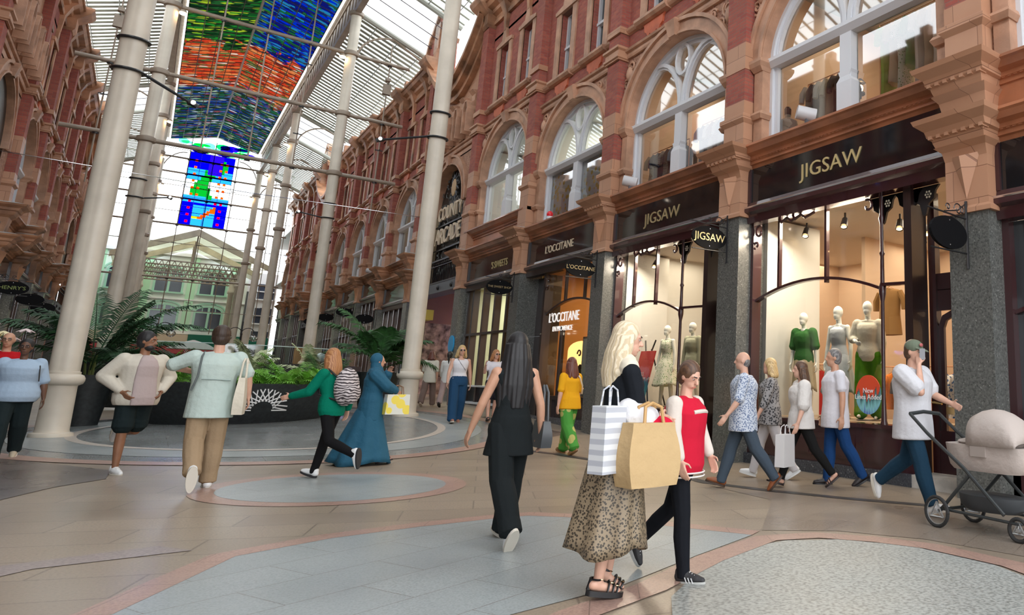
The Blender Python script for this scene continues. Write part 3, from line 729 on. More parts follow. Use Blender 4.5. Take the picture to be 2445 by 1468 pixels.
# ------------------------------------------------------------------ glazed end wall and panel of coloured glass
ew = thing('wall_end', (0, 70, 0), kind='structure')
b = MB()
for x in (-3.3, -2.1, .57, 2.12, 3.7, 6.5, 7.6): b.tube([(x, 70.1, 4.2), (x, 70.1, 19.2-.26*abs(x-2.08))], .03, 5)
for z in (5.9, 9.6, 11, 13.5, 15.5, 18.4): b.tube([(-4, 70.1, z), (8, 70.1, z)], .025, 5)
for sx_, x0 in ((1, 5.27), (-1, -1.1)):
    b.tube([(x0+sx_*(-.1-1.4*(1-cos(a))), 70.05, 16.3+1.9*sin(a)) for a in [PI/2*k/8 for k in range(9)]], .04, 5)
b.build('glazing_frame', beamc, ew)
b = MB(); b.add([(-4, 70.15, 4.2), (8.2, 70.15, 4.2), (8.2, 70.15, 17), (5.2, 70.15, 17.7), (5.2, 70.15, 19.1), (2.08, 70.15, 19.85), (-1.1, 70.15, 19.1), (-1.1, 70.15, 17.7), (-4, 70.15, 17)], [tuple(range(9))]); b.build('end_glass', roofglass, ew)
t = thing('stained_glass', (2.05, 69.9, 12.5), 'tall blue stained glass panel with orange squares hanging in the end wall', 'stained glass')
PX0, PX1, PZ0, PZ1 = .6, 3.48, 12.5, 18.3
blu, sky2, whi, orx, redx, grx, vio, yel = (tg(n, c) for n, c in (('deep blue glass', (.01,.01,.80)), ('sky blue glass', (.10,.42,.92)), ('clear white glass', (.95,.97,1)), ('orange glass', (1,.22,.02)), ('red glass', (.9,.0,.12)), ('green glass', (.03,.42,.10)), ('violet glass', (.10,.03,.75)), ('yellow glass', (1,.8,.05))))
b = MB(); Y0 = 69.9
def q(x0, x1, z0, z1, m, y=0): b.mi = m; b.box(x0, x1, Y0-.01-y, Y0+.01-y, z0, z1)
ML = [blu, sky2, whi, orx, redx, grx, vio, yel]
nx, nz = 16, 32; cw, ch = (PX1-PX0)/nx, (PZ1-PZ0)/nz
rnd = random.Random(3)
for i in range(nx):
    for j in range(nz):
        u_, v_ = (i+.5)/nx, (j+.5)/nz
        m = 0 if v_ < .32 else (1 if v_ < .42 else (2 if v_ < .62 else (1 if v_ < .78 else 0)))
        if v_ < .29 and .28 < u_ < .76: m = 1
        cx = .5+.16*sin(v_*9)
        if v_ > .36 and abs(u_-cx) < .17+.05*sin(v_*17): m = 5
        if v_ > .72 and .45 < u_ < .72: m = 6
        if .34 < v_ < .4 and .2 < u_ < .5 : m = 1
        if (i in (2, 13) or (i == 11 and .3 < v_ < .9) or (i == 4 and .38 < v_ < .6)) and j % 3 == 1 and v_ < .93: m = 4 if v_ < .4 else 3
        if .08 < v_ < .27 and abs((v_-.06)-(u_-.3)*.42) < .035 and .3 < u_ < .72: m = 3
        if .08 < v_ < .13 and .28 < u_ < .38: m = 7
        q(PX0+i*cw, PX0+(i+1)*cw, PZ0+j*ch, PZ0+(j+1)*ch, m)
b.build('coloured_glass', ML, t)
b = MB()
for i in (0, 4, 8, 12, 16): b.box(PX0+i*cw-.015, PX0+i*cw+.015, Y0-.03, Y0+.03, PZ0, PZ1)
for j in range(0, 33, 4): b.box(PX0-.1, PX1+.1, Y0-.03, Y0+.03, PZ0+j*ch-.012, PZ0+j*ch+.012)
b.build('lead_frame', iron, t)
b = MB()
for k in range(26):
    a = k*.7; b.mi = k % 3
    b.ell((2.05+rnd.uniform(-2.2, 2.4), Y0-.2, 18.75+rnd.uniform(-.35, .35)), (rnd.uniform(.25, .6), .02, rnd.uniform(.1, .25)), 8, 5)
t2 = thing('stained_glass', (2.05, 69.7, 18.6), 'green and violet stained glass frieze across the top of the end wall', 'stained glass')
b.build('coloured_glass', [tg('emerald glass', (.02,.75,.25)), vio, tg('mint glass', (.3,.9,.55))], t2)

# ------------------------------------------------------------------ canopy, building beyond
t = thing('gabled_canopy', (2.1, 76, 0), 'cream pitched glass canopy with lattice trusses beyond the end wall', 'canopy')
b = MB(); cy = mat('cream canopy', (.80,.73,.54), .5, noise_s=1)
for sg in (-1, 1):
    for y0, y1 in ((73, 73.25), (79.8, 80)):
        b.add([(2.1, y0, 12.75), (2.1+sg*5.2, y0, 10.3), (2.1+sg*5.2, y0, 9.85), (2.1, y0, 12.2), (2.1, y1, 12.75), (2.1+sg*5.2, y1, 10.3), (2.1+sg*5.2, y1, 9.85), (2.1, y1, 12.2)], [(0,1,2,3),(4,7,6,5),(0,4,5,1),(3,2,6,7),(1,5,6,2)])
b.build('bargeboard', cy, t)
b = MB()
for sg in (-1, 1):
    b.add([(2.1, 73, 12.7), (2.1+sg*5.2, 73, 10.25), (2.1+sg*5.2, 85.6, 10.25), (2.1, 85.6, 12.7)], [(0,1,2,3)])
b.build('roof_glass', tg('cream roof glass', (.50,.47,.36)), t)
for yy in (73.3, 76.5, 79.5):
    b = MB(); z0, z1 = 9.0, 10.0
    for z in (z0, z1): b.tube([(-1.1, yy, z), (5.3, yy, z)], .06, 5)
    for k in range(16):
        xa = -1.1+.4*k
        b.tube([(xa, yy, z0), (xa+.4, yy, z1)], .025, 4); b.tube([(xa, yy, z1), (xa+.4, yy, z0)], .025, 4)
    b.tube([(2.1, yy, 10), (2.1, yy, 12.2)], .05, 5)
    b.build('lattice_truss', beamc, t)
for x in (-1.1, 5.3):
    for yy in (73.4, 79.4):
        b = MB(); b.lathe([(.2, 1.4), (.2, 8.2), (.28, 8.3), (.28, 8.5), (.22, 8.6), (.22, 9.9), (.3, 10)], 14, (x, yy, 0)); b.build('post', cream, t, True)

t = thing('shop_building', (2, 86, 0), 'pale mint and white building with arched windows closing the street', 'building')
mint = mat('mint render', (.50,.85,.58), .7); wr = mat('white render', (.92,.93,.95), .7); wg = mat('green window frame', (.40,.74,.58), .5)
b = MB(); b.box(-6, 7.0, 86, 90, 0, 14); b.build('wall', mat('off white mint render', (.88,.95,.90), .7), t)
b = MB(); b.box(7.0, 9.5, 86.4, 90, 0, 11.2); b.build('white_wall', wr, t)
b = MB()
for x in (-4.1, -.75, 2.6, 5.9): b.box(x-.33, x+.33, 85.85, 86, 5.0, 12)
b.build('pilaster_strips', mint, t)
b = MB(); b.box(-6, 7.1, 85.7, 86, 12.0, 12.3); b.box(-6, 7.1, 85.8, 86, 7.9, 8.0); b.box(-6, 7.1, 85.7, 86, 4.75, 5.05); b.build('string_courses', wr, t)
dkw = mat('dark window', (.05,.06,.09), .1)
for zz in (5.35, 8.6):
    for x in (-2.45, .9, 4.25):
        f = MB(); A = [(x-1.05, zz), (x+1.05, zz), (x+1.05, zz+1.6)]+[(x+1.05*cos(PI*k/10), zz+1.6+.5*sin(PI*k/10)) for k in range(11)]+[(x-1.05, zz+1.6)]
        f.ribbon([(x-1.05, zz), (x-1.05, zz+1.6)]+[(x-1.05*cos(PI*k/10), zz+1.6+.5*sin(PI*k/10)) for k in range(11)]+[(x+1.05, zz+1.6), (x+1.05, zz)], .16, 85.85, 86.02)
        f.ribbon([(x-1.25, zz+1.7)]+[(x-1.25*cos(PI*k/10), zz+1.75+.65*sin(PI*k/10)) for k in range(11)], .12, 85.88, 86.02)
        f.box(x-.09, x+.09, 85.85, 86, zz, zz+2); f.box(x-1, x+1, 85.86, 86, zz+1.45, zz+1.55); f.box(x-1.2, x+1.2, 85.7, 86, zz-.14, zz)
        for q_ in (-.5, .5): f.box(x+q_-.03, x+q_+.03, 85.88, 86, zz+1.5, zz+2)
        o = f.build('window', wg, t); ORG[o.name] = tuple(ORG[t.name])
        g = MB(); g.box(x-1, x+1, 85.93, 85.97, zz, zz+1.6); g.poly([(x-1, zz+1.6), (x+1, zz+1.6)]+[(x+1*cos(PI*k/10), zz+1.6+.45*sin(PI*k/10)) for k in range(11)], 85.93, 85.97); g.build('pane', dkw, o)
for zz in (3.9, 6.2, 8.6):
    g = MB(); g.box(7.9, 9.3, 86.3, 86.4, zz, zz+1.5); g.build('sash_pane', dkw, t)
    g = MB(); g.box(7.8, 9.4, 86.2, 86.4, zz+.7, zz+.8); g.box(8.55, 8.65, 86.2, 86.4, zz, zz+1.5); g.box(7.7, 9.5, 86.1, 86.4, zz-.12, zz); g.build('sash_bars', wr, t)
b = MB(); b.tube([(7.05, 85.8, 9.2), (7.05, 85.8, 4)], .09, 6); b.build('downpipe', dkgrey, t)
b = MB(); b.box(-6, 3.0, 85.5, 86, 3.75, 4.7); b.build('cream_fascia', mat('cream fascia', (.72,.66,.50), .6), t)
b = MB(); b.box(3.0, 9.3, 85.4, 86, 3.6, 4.75); b.build('green_fascia', mat('green fascia', (.0,.16,.10), .5), t)
text('OASIS', .85, 'sign_letters', mat('white sign letters', (.9,.95,.92), .5), t, (6.2, 85.38, 4.15), (PI/2, 0, 0), .01)
text('Bettys', .6, 'script_letters', dkgrey, t, (-.2, 85.48, 4.2), (PI/2, 0, 0), .01, shear=.4) if 0 else text('The Toast', .55, 'script_letters', dkgrey, t, (-.6, 85.48, 4.2), (PI/2, 0, 0), .01, shear=.4) if 0 else None
b = MB(); b.box(-6, 9.3, 85.9, 86, 1.2, 3.7); b.build('shop_windows', dkw, t)
t = thing('awning', (1.5, 82, 2), 'dark red awning along the shops at the end of the street', 'awning')
b = MB(); b.add([(-6, 82, 2.9), (5.2, 82, 2.9), (5.2, 85, 3.6), (-6, 85, 3.6), (-6, 82, 2.1), (5.2, 82, 2.1)], [(0,1,2,3), (0,4,5,1)]); b.build('canvas', mat('crimson canvas', (.32,.015,.03), .8), t)
b = MB(); b.box(1.9, 2.0, 82.9, 83, 1.3, 3.0); b.box(-5.9, -5.8, 82.9, 83, 1.3, 3.0); b.build('awning_post', dkgrey, t)
# pale masonry block with cornice seen through the glazing on both sides
for x0, x1, lb in ((10.4, 15, 'pale stone tower block seen behind the right roofline'), (-12, -6.9, 'pale brick building seen behind the left roofline')):
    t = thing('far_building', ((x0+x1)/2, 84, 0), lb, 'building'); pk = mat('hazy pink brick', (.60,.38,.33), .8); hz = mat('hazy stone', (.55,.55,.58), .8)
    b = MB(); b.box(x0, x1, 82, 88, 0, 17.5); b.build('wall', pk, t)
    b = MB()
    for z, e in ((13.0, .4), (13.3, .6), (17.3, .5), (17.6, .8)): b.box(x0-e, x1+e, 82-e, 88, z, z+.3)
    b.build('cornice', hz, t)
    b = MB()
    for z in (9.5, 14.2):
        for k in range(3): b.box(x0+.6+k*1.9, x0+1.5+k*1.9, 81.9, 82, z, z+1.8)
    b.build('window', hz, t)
# ------------------------------------------------------------------ shopfronts
def front_label(side, i):
    if side == 'right':
        return {1: 'dark shopfront at the right edge beyond the last granite pilaster', 2: 'wide burgundy clothes shopfront with three mannequins and gilt sign', 3: 'burgundy clothes shopfront with two mannequins and gilt sign', 4: 'dark shopfront with arched window and lit white lettering', 5: 'black mullioned sweet shop window beside the arcade entrance',
                7: 'first dark shopfront past the arcade entrance on the right'}.get(i, ['','','','','','','','','second shopfront past the arcade entrance on the right','third shopfront past the arcade entrance on the right','fourth shopfront past the arcade entrance on the right','','fifth far shopfront on the right, beyond the second opening','sixth far shopfront on the right','last far shopfront on the right'][i])
    return ['','shopfront on the left nearest the camera','second shopfront on the left','third shopfront on the left','fourth shopfront on the left','dark railed shopfront at the left edge, before the left arcade arch','','black barred shopfront on the left behind the palm fronds','second barred shopfront behind the left palm','third shopfront behind the left palm','fourth shopfront behind the left palm','','far left shopfront beyond the palm','farther left shopfront near the end wall','last left shopfront at the end wall'][i]
def shopfront(fn, flip, side, i, detail):
    s0, s1 = P[i]+.3, P[i+1]-.3; l = LO[i]+(0 if side == 'right' else -.27); sc = (s0+s1)/2
    g = gz(XR if side == 'right' else XL, sc)
    t = thing('shopfront', fn(sc, -.1, g), front_label(side, i), 'shopfront')
    mk = lambda: MB(fn, flip)
    zc, zf, zr, zt = 5.28+l, 4.62+l, 4.45+l, 4.24+l
    wood = burg if i in (1, 2, 3) else darkbr
    b = mk(); b.box(s0+.08, s1-.08, 0, .09, zf, zc); b.build('fascia', blackg, t)
    b = mk(); b.box(s0, s0+.08, 0, .13, zf, zc); b.box(s1-.08, s1, 0, .13, zf, zc)
    b.prism([(-.1, zt), (.10, zt), (.13, zr-.06), (.2, zr-.02), (.2, zr+.05), (.13, zf-.06), (.12, zf), (-.1, zf)], s0, s1); b.build('fascia_frame', wood, t)
    b = mk(); b.tube([(s0, .19, zr+.07), (s1, .19, zr+.07)], .018, 6); b.build('pale_beading', chrome, t)
    zs = .78+g*.9
    if not detail:
        b = mk(); n = 5
        for k in range(n+1):
            q = s0+(s1-s0)*k/n; b.box(q-.05, q+.05, -.16, .02, g, zt)
        b.box(s0, s1, -.16, .03, zs-.1, zs); b.box(s0, s1, -.14, .02, 2.75+l, 2.83+l); b.build('window_frame', wood, t)
        b = mk()
        for k in range(n+1): q = s0+(s1-s0)*k/n; b.box(q-.02, q+.02, .02, .035, g, zt)
        b.build('pale_strips', chrome, t)
        b = mk(); b.add([(s0, -.1, zs), (s1, -.1, zs), (s1, -.1, zt), (s0, -.1, zt)], [(3,2,1,0)]); b.build('window_pane', upglass, t)
        b = mk(); b.box(s0, s1, -.15, -.05, g-.05, zs-.1); b.build('stall_riser', wood, t)
    return t, (s0, s1, g, l, zc, zf, zr, zt)
def track_spot(x, y, z, lab=None):
    t = thing('track_spotlight', (x, y, z), lab or 'black spotlight on the ceiling track inside the clothes shop', 'spotlight', 'black track spotlights inside the clothes shop')
    b = MB(); b.cyl((x, y, z+.0), (x-.1, y-.06, z-.16), .055, .07, 10); b.cyl((x, y, z), (x, y, z+.12), .02, .02, 6); b.build('housing', iron, t)
    b = MB(); b.ell((x-.105, y-.063, z-.17), (.05, .05, .02), 8, 5); b.build('lens', lampm, t)
def roller(b, pts, r=.012): b.tube(pts, r, 5)
def oval_sign(fn, flip, s, z, txt, lab, size, tm, d0=.32, r=.385):
    t = thing('hanging_sign', fn(s, d0, z), lab, 'sign')
    mk = lambda: MB(fn, flip)
    b = mk(); b.tube([(s, d0+.02, z-.42), (s, d0+.02, z+.48)], .02, 6); b.build('wall_bar', iron, t)
    b = mk(); b.tube([(s, d0+.02, z+.24), (s, d0+.86, z+.27)], .012, 5); b.build('upper_rod', iron, t); b = mk(); b.tube([(s, d0+.02, z-.22), (s, d0+.8, z-.23)], .012, 5); b.build('lower_rod', iron, t)
    for c0, rr in ((.2, .09), (.12, .06), (.42, .05)): 
        b = mk(); b.tube([(s, d0+c0+rr*(1-.05*k)*cos(k*.5), z+.34+rr*(1-.05*k)*sin(k*.5)) for k in range(14)], .009, 4); b.build('scroll', iron, t)
    b = mk(); b.tube([(s, d0+.02, z+.45), (s, d0+.2, z+.33), (s, d0+.5, z+.27)], .01, 5); b.build('curved_brace', iron, t)
    b = mk(); n = 28; dc = d0+.43
    b.loft([[(s+e, dc+r*cos(2*PI*k/n), z+.21*sin(2*PI*k/n)) for k in range(n)] for e in (-.02, .02)]); b.build('oval_board', mat('satin black board', (.008,.008,.009), .5, spec=.05), t)
    b = mk()
    for q in (.16, -.16): b.ell((s-.025, dc, z+q), (.008, .012, .012), 6, 4)
    b.build('rivets', chrome, t)
    if txt:
        x, y, zz = fn(s-.026, dc, z)
        text(txt, size, 'lettering', tm, t, (x, y, zz), (PI/2, 0, 0), .003)
    return t

def curl(b, s, d, z, r, sg=1, ph=0): b.tube([(s+sg*r*(1-.06*k)*cos(ph+k*.45), d, z+r*(1-.06*k)*sin(ph+k*.45)) for k in range(13)], .022, 5)
for i in (1, 2, 3, 4, 5):
    t, (s0, s1, g, l, zc, zf, zr, zt) = shopfront(FR, False, 'right', i, True)
    mk = lambda: MB(FR)
    if i in (2, 3):
        col, jb = (7.05, 6.55) if i == 2 else (12.43, 11.55)
        muls = (9.38, 8.22) if i == 2 else (14.35, 13.42)
        sR = s1; zsill = .80
        # turned post
        cxx = FR(col, -.12, 0); b = MB()
        b.lathe([(.05, zsill-.25), (.06, zsill), (.045, zsill+.05), (.03, 1.2), (.03, 2.6), (.055, 2.72), (.06, 2.82), (.035, 2.9), (.03, 3.3), (.045, 3.34), (.03, 3.38), (.03, 3.8), (.05, 3.9), (.035, 3.95), (.04, zt)], 12, (cxx[0], cxx[1], 0)); b.build('turned_post', wood_ := burg, t, True)
        b = mk()
        for q in muls: b.box(q-.025, q+.025, -.15, -.08, 3.0, zt)
        b.box(sR-.07, sR, -.2, 0, zsill, zt)
        b.build('mullions', burg, t)
        b = mk(); mid = (col+sR)/2; hw = (sR-col)/2
        A = [(mid+hw*cos(PI*k/14), 2.80+.30*sin(PI*k/14)) for k in range(15)] if 0 else [(sR-(sR-col)*k/14, 2.80+.29*(1-(2*k/14-1)**2)) for k in range(15)]
        b.ribbon(A, .045, -.16, -.07); b.ribbon([(col, 2.86), (jb, 2.84)], .045, -.16, -.07); b.build('arched_transom', burg, t)
        b = mk(); b.box(jb-.12, jb+.02, -.4, -.04, g+.15, zt); b.build('door_jamb', darkbr, t)
        b = mk(); b.add([(sR, -.12, zsill), (jb, -.12, zsill), (jb, -.12, zt), (sR, -.12, zt)], [(0,1,2,3)]); b.build('window_pane', glass, t)
        b = mk(); b.box(jb-.1, sR, -.3, .02, .74, .80); b.box(jb-.1, sR, -.3, -.02, .16, .74)
        k = jb
        while k+.9 < sR: b.box(k+.08, k+.86, -.02, .0, .26, .62); b.box(k+.14, k+.80, -.0, .012, .30, .58); k += .9
        b.build('stall_riser', burg, t)
        b = mk(); b.box(jb-.1, sR, -.3, .06, -.02, .17); b.build('plinth', plinth, t)
        b = mk(); b.mi = 0; b.box(s0, jb-.1, -.9, .04, -.02, .17); b.build('door_step', mat('pale limestone step', (.52,.50,.46), .5, noise_s=6), t)
        d = mk(); dd = -.5
        d.box(s0, jb-.1, dd-.06, dd, 2.75, 3.0)
        d.box(jb-.22, jb-.1, dd-.08, dd+.04, .17, zt); d.box(s0, s0+.08, dd-.08, dd+.04, .17, zt)
        d.box(s0, jb-.1, dd-.05, dd+.03, .17, .75); d.box(s0, jb-.1, dd-.05, dd, 2.45, 2.76)
        d.ribbon([(jb-.26, .75), (jb-.26, 2.2), (jb-.32, 2.34), ((s0+jb)/2, 2.42), (s0+.22, 2.34), (s0+.14, 2.2), (s0+.14, .75)], .1, dd-.05, dd)
        dr = d.build('door', burg, t); ORG[dr.name] = tuple(ORG[t.name])
        h = mk(); h.tube([(s0+.95, dd+.02, 1.15), (s0+.9, dd+.08, 1.14), (s0+.7, dd+.08, 1.12)], .014, 6); h.build('handle', mat('brass', (.75,.55,.25), .25, metal=1), dr); h = mk(); h.ell((s0+.86, dd+.02, 1.5), (.03, .02, .03)); h.build('lock', MATS['brass'], dr); h = mk(); h.box(s0+.4, s0+.66, dd+.03, dd+.04, .98, 1.08); h.build('letterbox', MATS['brass'], dr)
        b = mk(); b.add([(s0, dd-.02, .7), (jb, dd-.02, .7), (jb, dd-.02, zt), (s0, dd-.02, zt)], [(3,2,1,0)]); b.build('door_glass', glass, t)
        # fretwork over the entrance and curled brackets
        b = mk()
        for q in (col-.02, jb-.02, jb-.3 if i == 2 else jb-.1):
            for sg in (-1, 1):
                b.poly([(q, zt), (q+sg*.27, zt), (q+sg*.2, zt-.08), (q+sg*.17, zt-.2), (q+sg*.08, zt-.26), (q+sg*.03, zt-.42), (q, zt-.44)], -.16, -.12)
        b.build('fretwork_brackets', iron, t)
        b = mk()
        for q in (col-.13, jb-.02, jb-.38):
            for k in range(6): b.ell((q+.045*cos(k*PI/3), -.11, zt-.13+.045*sin(k*PI/3)), (.018, .006, .018), 6, 4)
            b.ell((q, -.11, zt-.13), (.016, .006, .016), 6, 4)
        b.build('flower_roundels', mat('ivory paint', (.7,.68,.55), .5), t)
        b = mk()
        curl(b, sR-.2, -.03, zt-.16, .13, -1, 1.2); curl(b, sR-.12, -.03, zt-.40, .08, 1, -1); curl(b, col+.2, -.03, zt-.13, .11, 1, 1.2)
        for q in (muls[0]-.3, muls[0]-.65): b.tube([(q-.3, -.03, zt-.02), (q-.1, 0, zt-.09), (q, 0, zt-.02), (q+.15, 0, zt-.08), (q+.2, 0, zt)], .025, 5)
        b.build('curled_brackets', burg, t)
        text('JIGSAW', .36, 'sign_lettering', gold if i == 2 else gold2, t, FR(7.95 if i == 2 else 13.02, .1, 4.93 if i == 2 else 4.9), space=1.02, sx=1.12)
    elif i == 4:
        g2 = gz(XR, 17.5); zsill = .93; jb = 19.0
        b = mk(); b.box(jb, s1, -.5, -.3, g2, zt); b.box(jb-.02, jb+.1, -.3, 0, g2, zt); b.build('side_panel', darkbr, t)
        b = mk(); b.tube([(jb, -.29, 2.55), (s1, -.29, 2.55)], .012, 5); b.build('panel_bead', chrome, t)
        b = mk()
        for q in (17.9, 16.8): b.box(q-.03, q+.03, -.15, -.08, 3.4, zt)
        b.box(17.95, 18.06, -.2, -.1, zsill, 2.75); b.box(s0, s0+.08, -.2, 0, zsill, zt)
        b.ribbon([(s0+(jb-s0)*k/14, 3.1+.34*(1-(2*k/14-1)**2)) for k in range(15)], .05, -.16, -.07); b.build('window_frame', darkbr, t)
        b = mk(); b.add([(s0, -.12, zsill), (jb, -.12, zsill), (jb, -.12, zt), (s0, -.12, zt)], [(3,2,1,0)]); b.build('window_pane', glass, t)
        b = mk(); b.box(s0, jb, -.3, .06, zsill-.1, zsill); b.box(s0, jb, -.3, -.05, g2+.15, zsill-.1)
        for q in (16.2, 17.1, 18.0, 18.8): b.box(q-.05, q+.05, -.05, .03, g2+.15, zsill-.1)
        b.build('stall_riser', darkbr, t)
        b = mk(); b.box(s0, jb, -.3, .12, g2-.1, g2+.15); b.build('plinth', plinth, t)
        text("L'OCCITANE", .30, 'sign_lettering', palel, t, FR(18.1, .1, 4.88), sx=1.02)
        text("L'OCCITANE", .36, 'window_lettering', whitelet, t, FR(17.92, -.105, 2.98), (PI/2, 0, -PI/2), .008, sx=.88)
        text('EN PROVENCE', .19, 'window_strapline', whitelet, t, FR(17.95, -.105, 2.68), sx=.95)
        b = mk(); curl(b, jb-.15, -.03, zt-.16, .12, 1, 1); curl(b, jb-.08, -.03, zt-.4, .07, 1, 2); curl(b, 17.1, -.03, zt-.08, .08, 1, 0); b.build('curled_brackets', darkbr, t)
    elif i == 5:
        g2 = gz(XR, 23); zsill = g2+.62
        b = mk()
        for q in (s0+.04, 21.75, 22.75, 23.75, 24.75, s1-.04): b.box(q-.07, q+.07, -.2, 0, g2+.1, zt)
        b.box(s0, s1, -.18, .02, 2.72, 2.80); b.build('mullions', darkbr, t)
        b = mk(); b.box(s0, s1, -.3, .14, zsill-.05, zsill); b.box(s0, s1, -.3, .2, g2+.05, g2+.1); b.build('white_sills', white, t)
        b = mk(); b.add([(s0, -.12, g2+.1), (s1, -.12, g2+.1), (s1, -.12, zt), (s0, -.12, zt)], [(3,2,1,0)]); b.build('window_pane', glass, t)
        b = mk(); b.box(s0, s1, -.22, -.13, g2+.1, zsill-.05); b.build('stall_riser', dkgrey, t)
        b = mk(); b.box(s0, s1, -.3, .16, g2-.1, g2+.05); b.build('plinth', plinth, t)
        text("'S SWEETS", .32, 'sign_lettering', gold, t, FR(22.4, .1, 4.9), space=.95)
    else:
        l = 0; b = mk(); b.box(s0, s1, -.3, .05, .74, .8); b.box(s0, s1, -.2, 0, 0, .74); b.box(s1-.1, s1, -.3, 0, 0, zt); b.box(s1-.9, s1-.8, -.4, -.1, 0, zt); b.build('stall_riser', burg, t)
        b = mk(); b.add([(s0, -.12, .8), (s1, -.12, .8), (s1, -.12, zt), (s0, -.12, zt)], [(3,2,1,0)]); b.build('window_pane', winglass, t)
        b = mk(); b.ribbon([(s1-.1, 2.3), (s1-.9, 2.55), (s1-2, 2.7)], .05, -.15, -.05); b.build('transom', burg, t)
for i in (7, 8, 9, 10, 12, 13, 14): shopfront(FR, False, 'right', i, False)
for i in (1, 2, 3, 4, 5, 7, 8, 9, 10, 12, 13, 14): shopfront(FL, True, 'left', i, False)
oval_sign(FR, False, 10.35, 3.93, 'JIGSAW', 'black oval sign with gilt letters on the pilaster between the two clothes shop windows', .2, gold)
oval_sign(FR, False, 5.25, 3.27, '', 'blank black oval sign on the big speckled granite pilaster', .2, gold)
oval_sign(FR, False, 15.4, 3.92, "L'OCCITANE", 'black oval sign with faint gilt letters, third pilaster from the right', .13, gold2)
oval_sign(FR, False, 20.45, 3.92, 'THE TOFFEE HOUSE' if 0 else "THE SWEET SHOP", 'black oval sign with faint lettering beside the sweet shop window', .085, gold2)
for s, z in ((36.9, 3.9), (41.6, 4.5), (46.4, 4.5), (51.1, 4.5)):
    oval_sign(FR, False, s, z, '', 'small distant black oval sign along the right shops', .1, gold2)['group'] = 'distant black oval signs on the right'
oval_sign(FL, True, 32.1, 3.75, "HENRY'S", 'black oval sign with green letters on the left facade', .16, mat('dull green letters', (.30,.36,.10), .5))
oval_sign(FL, True, 36.9, 3.75, '', 'black oval sign behind the palm on the left facade', .1, gold2)
oval_sign(FL, True, 41.6, 3.75, '', 'third black oval sign on the left facade, near the white column', .1, gold2)

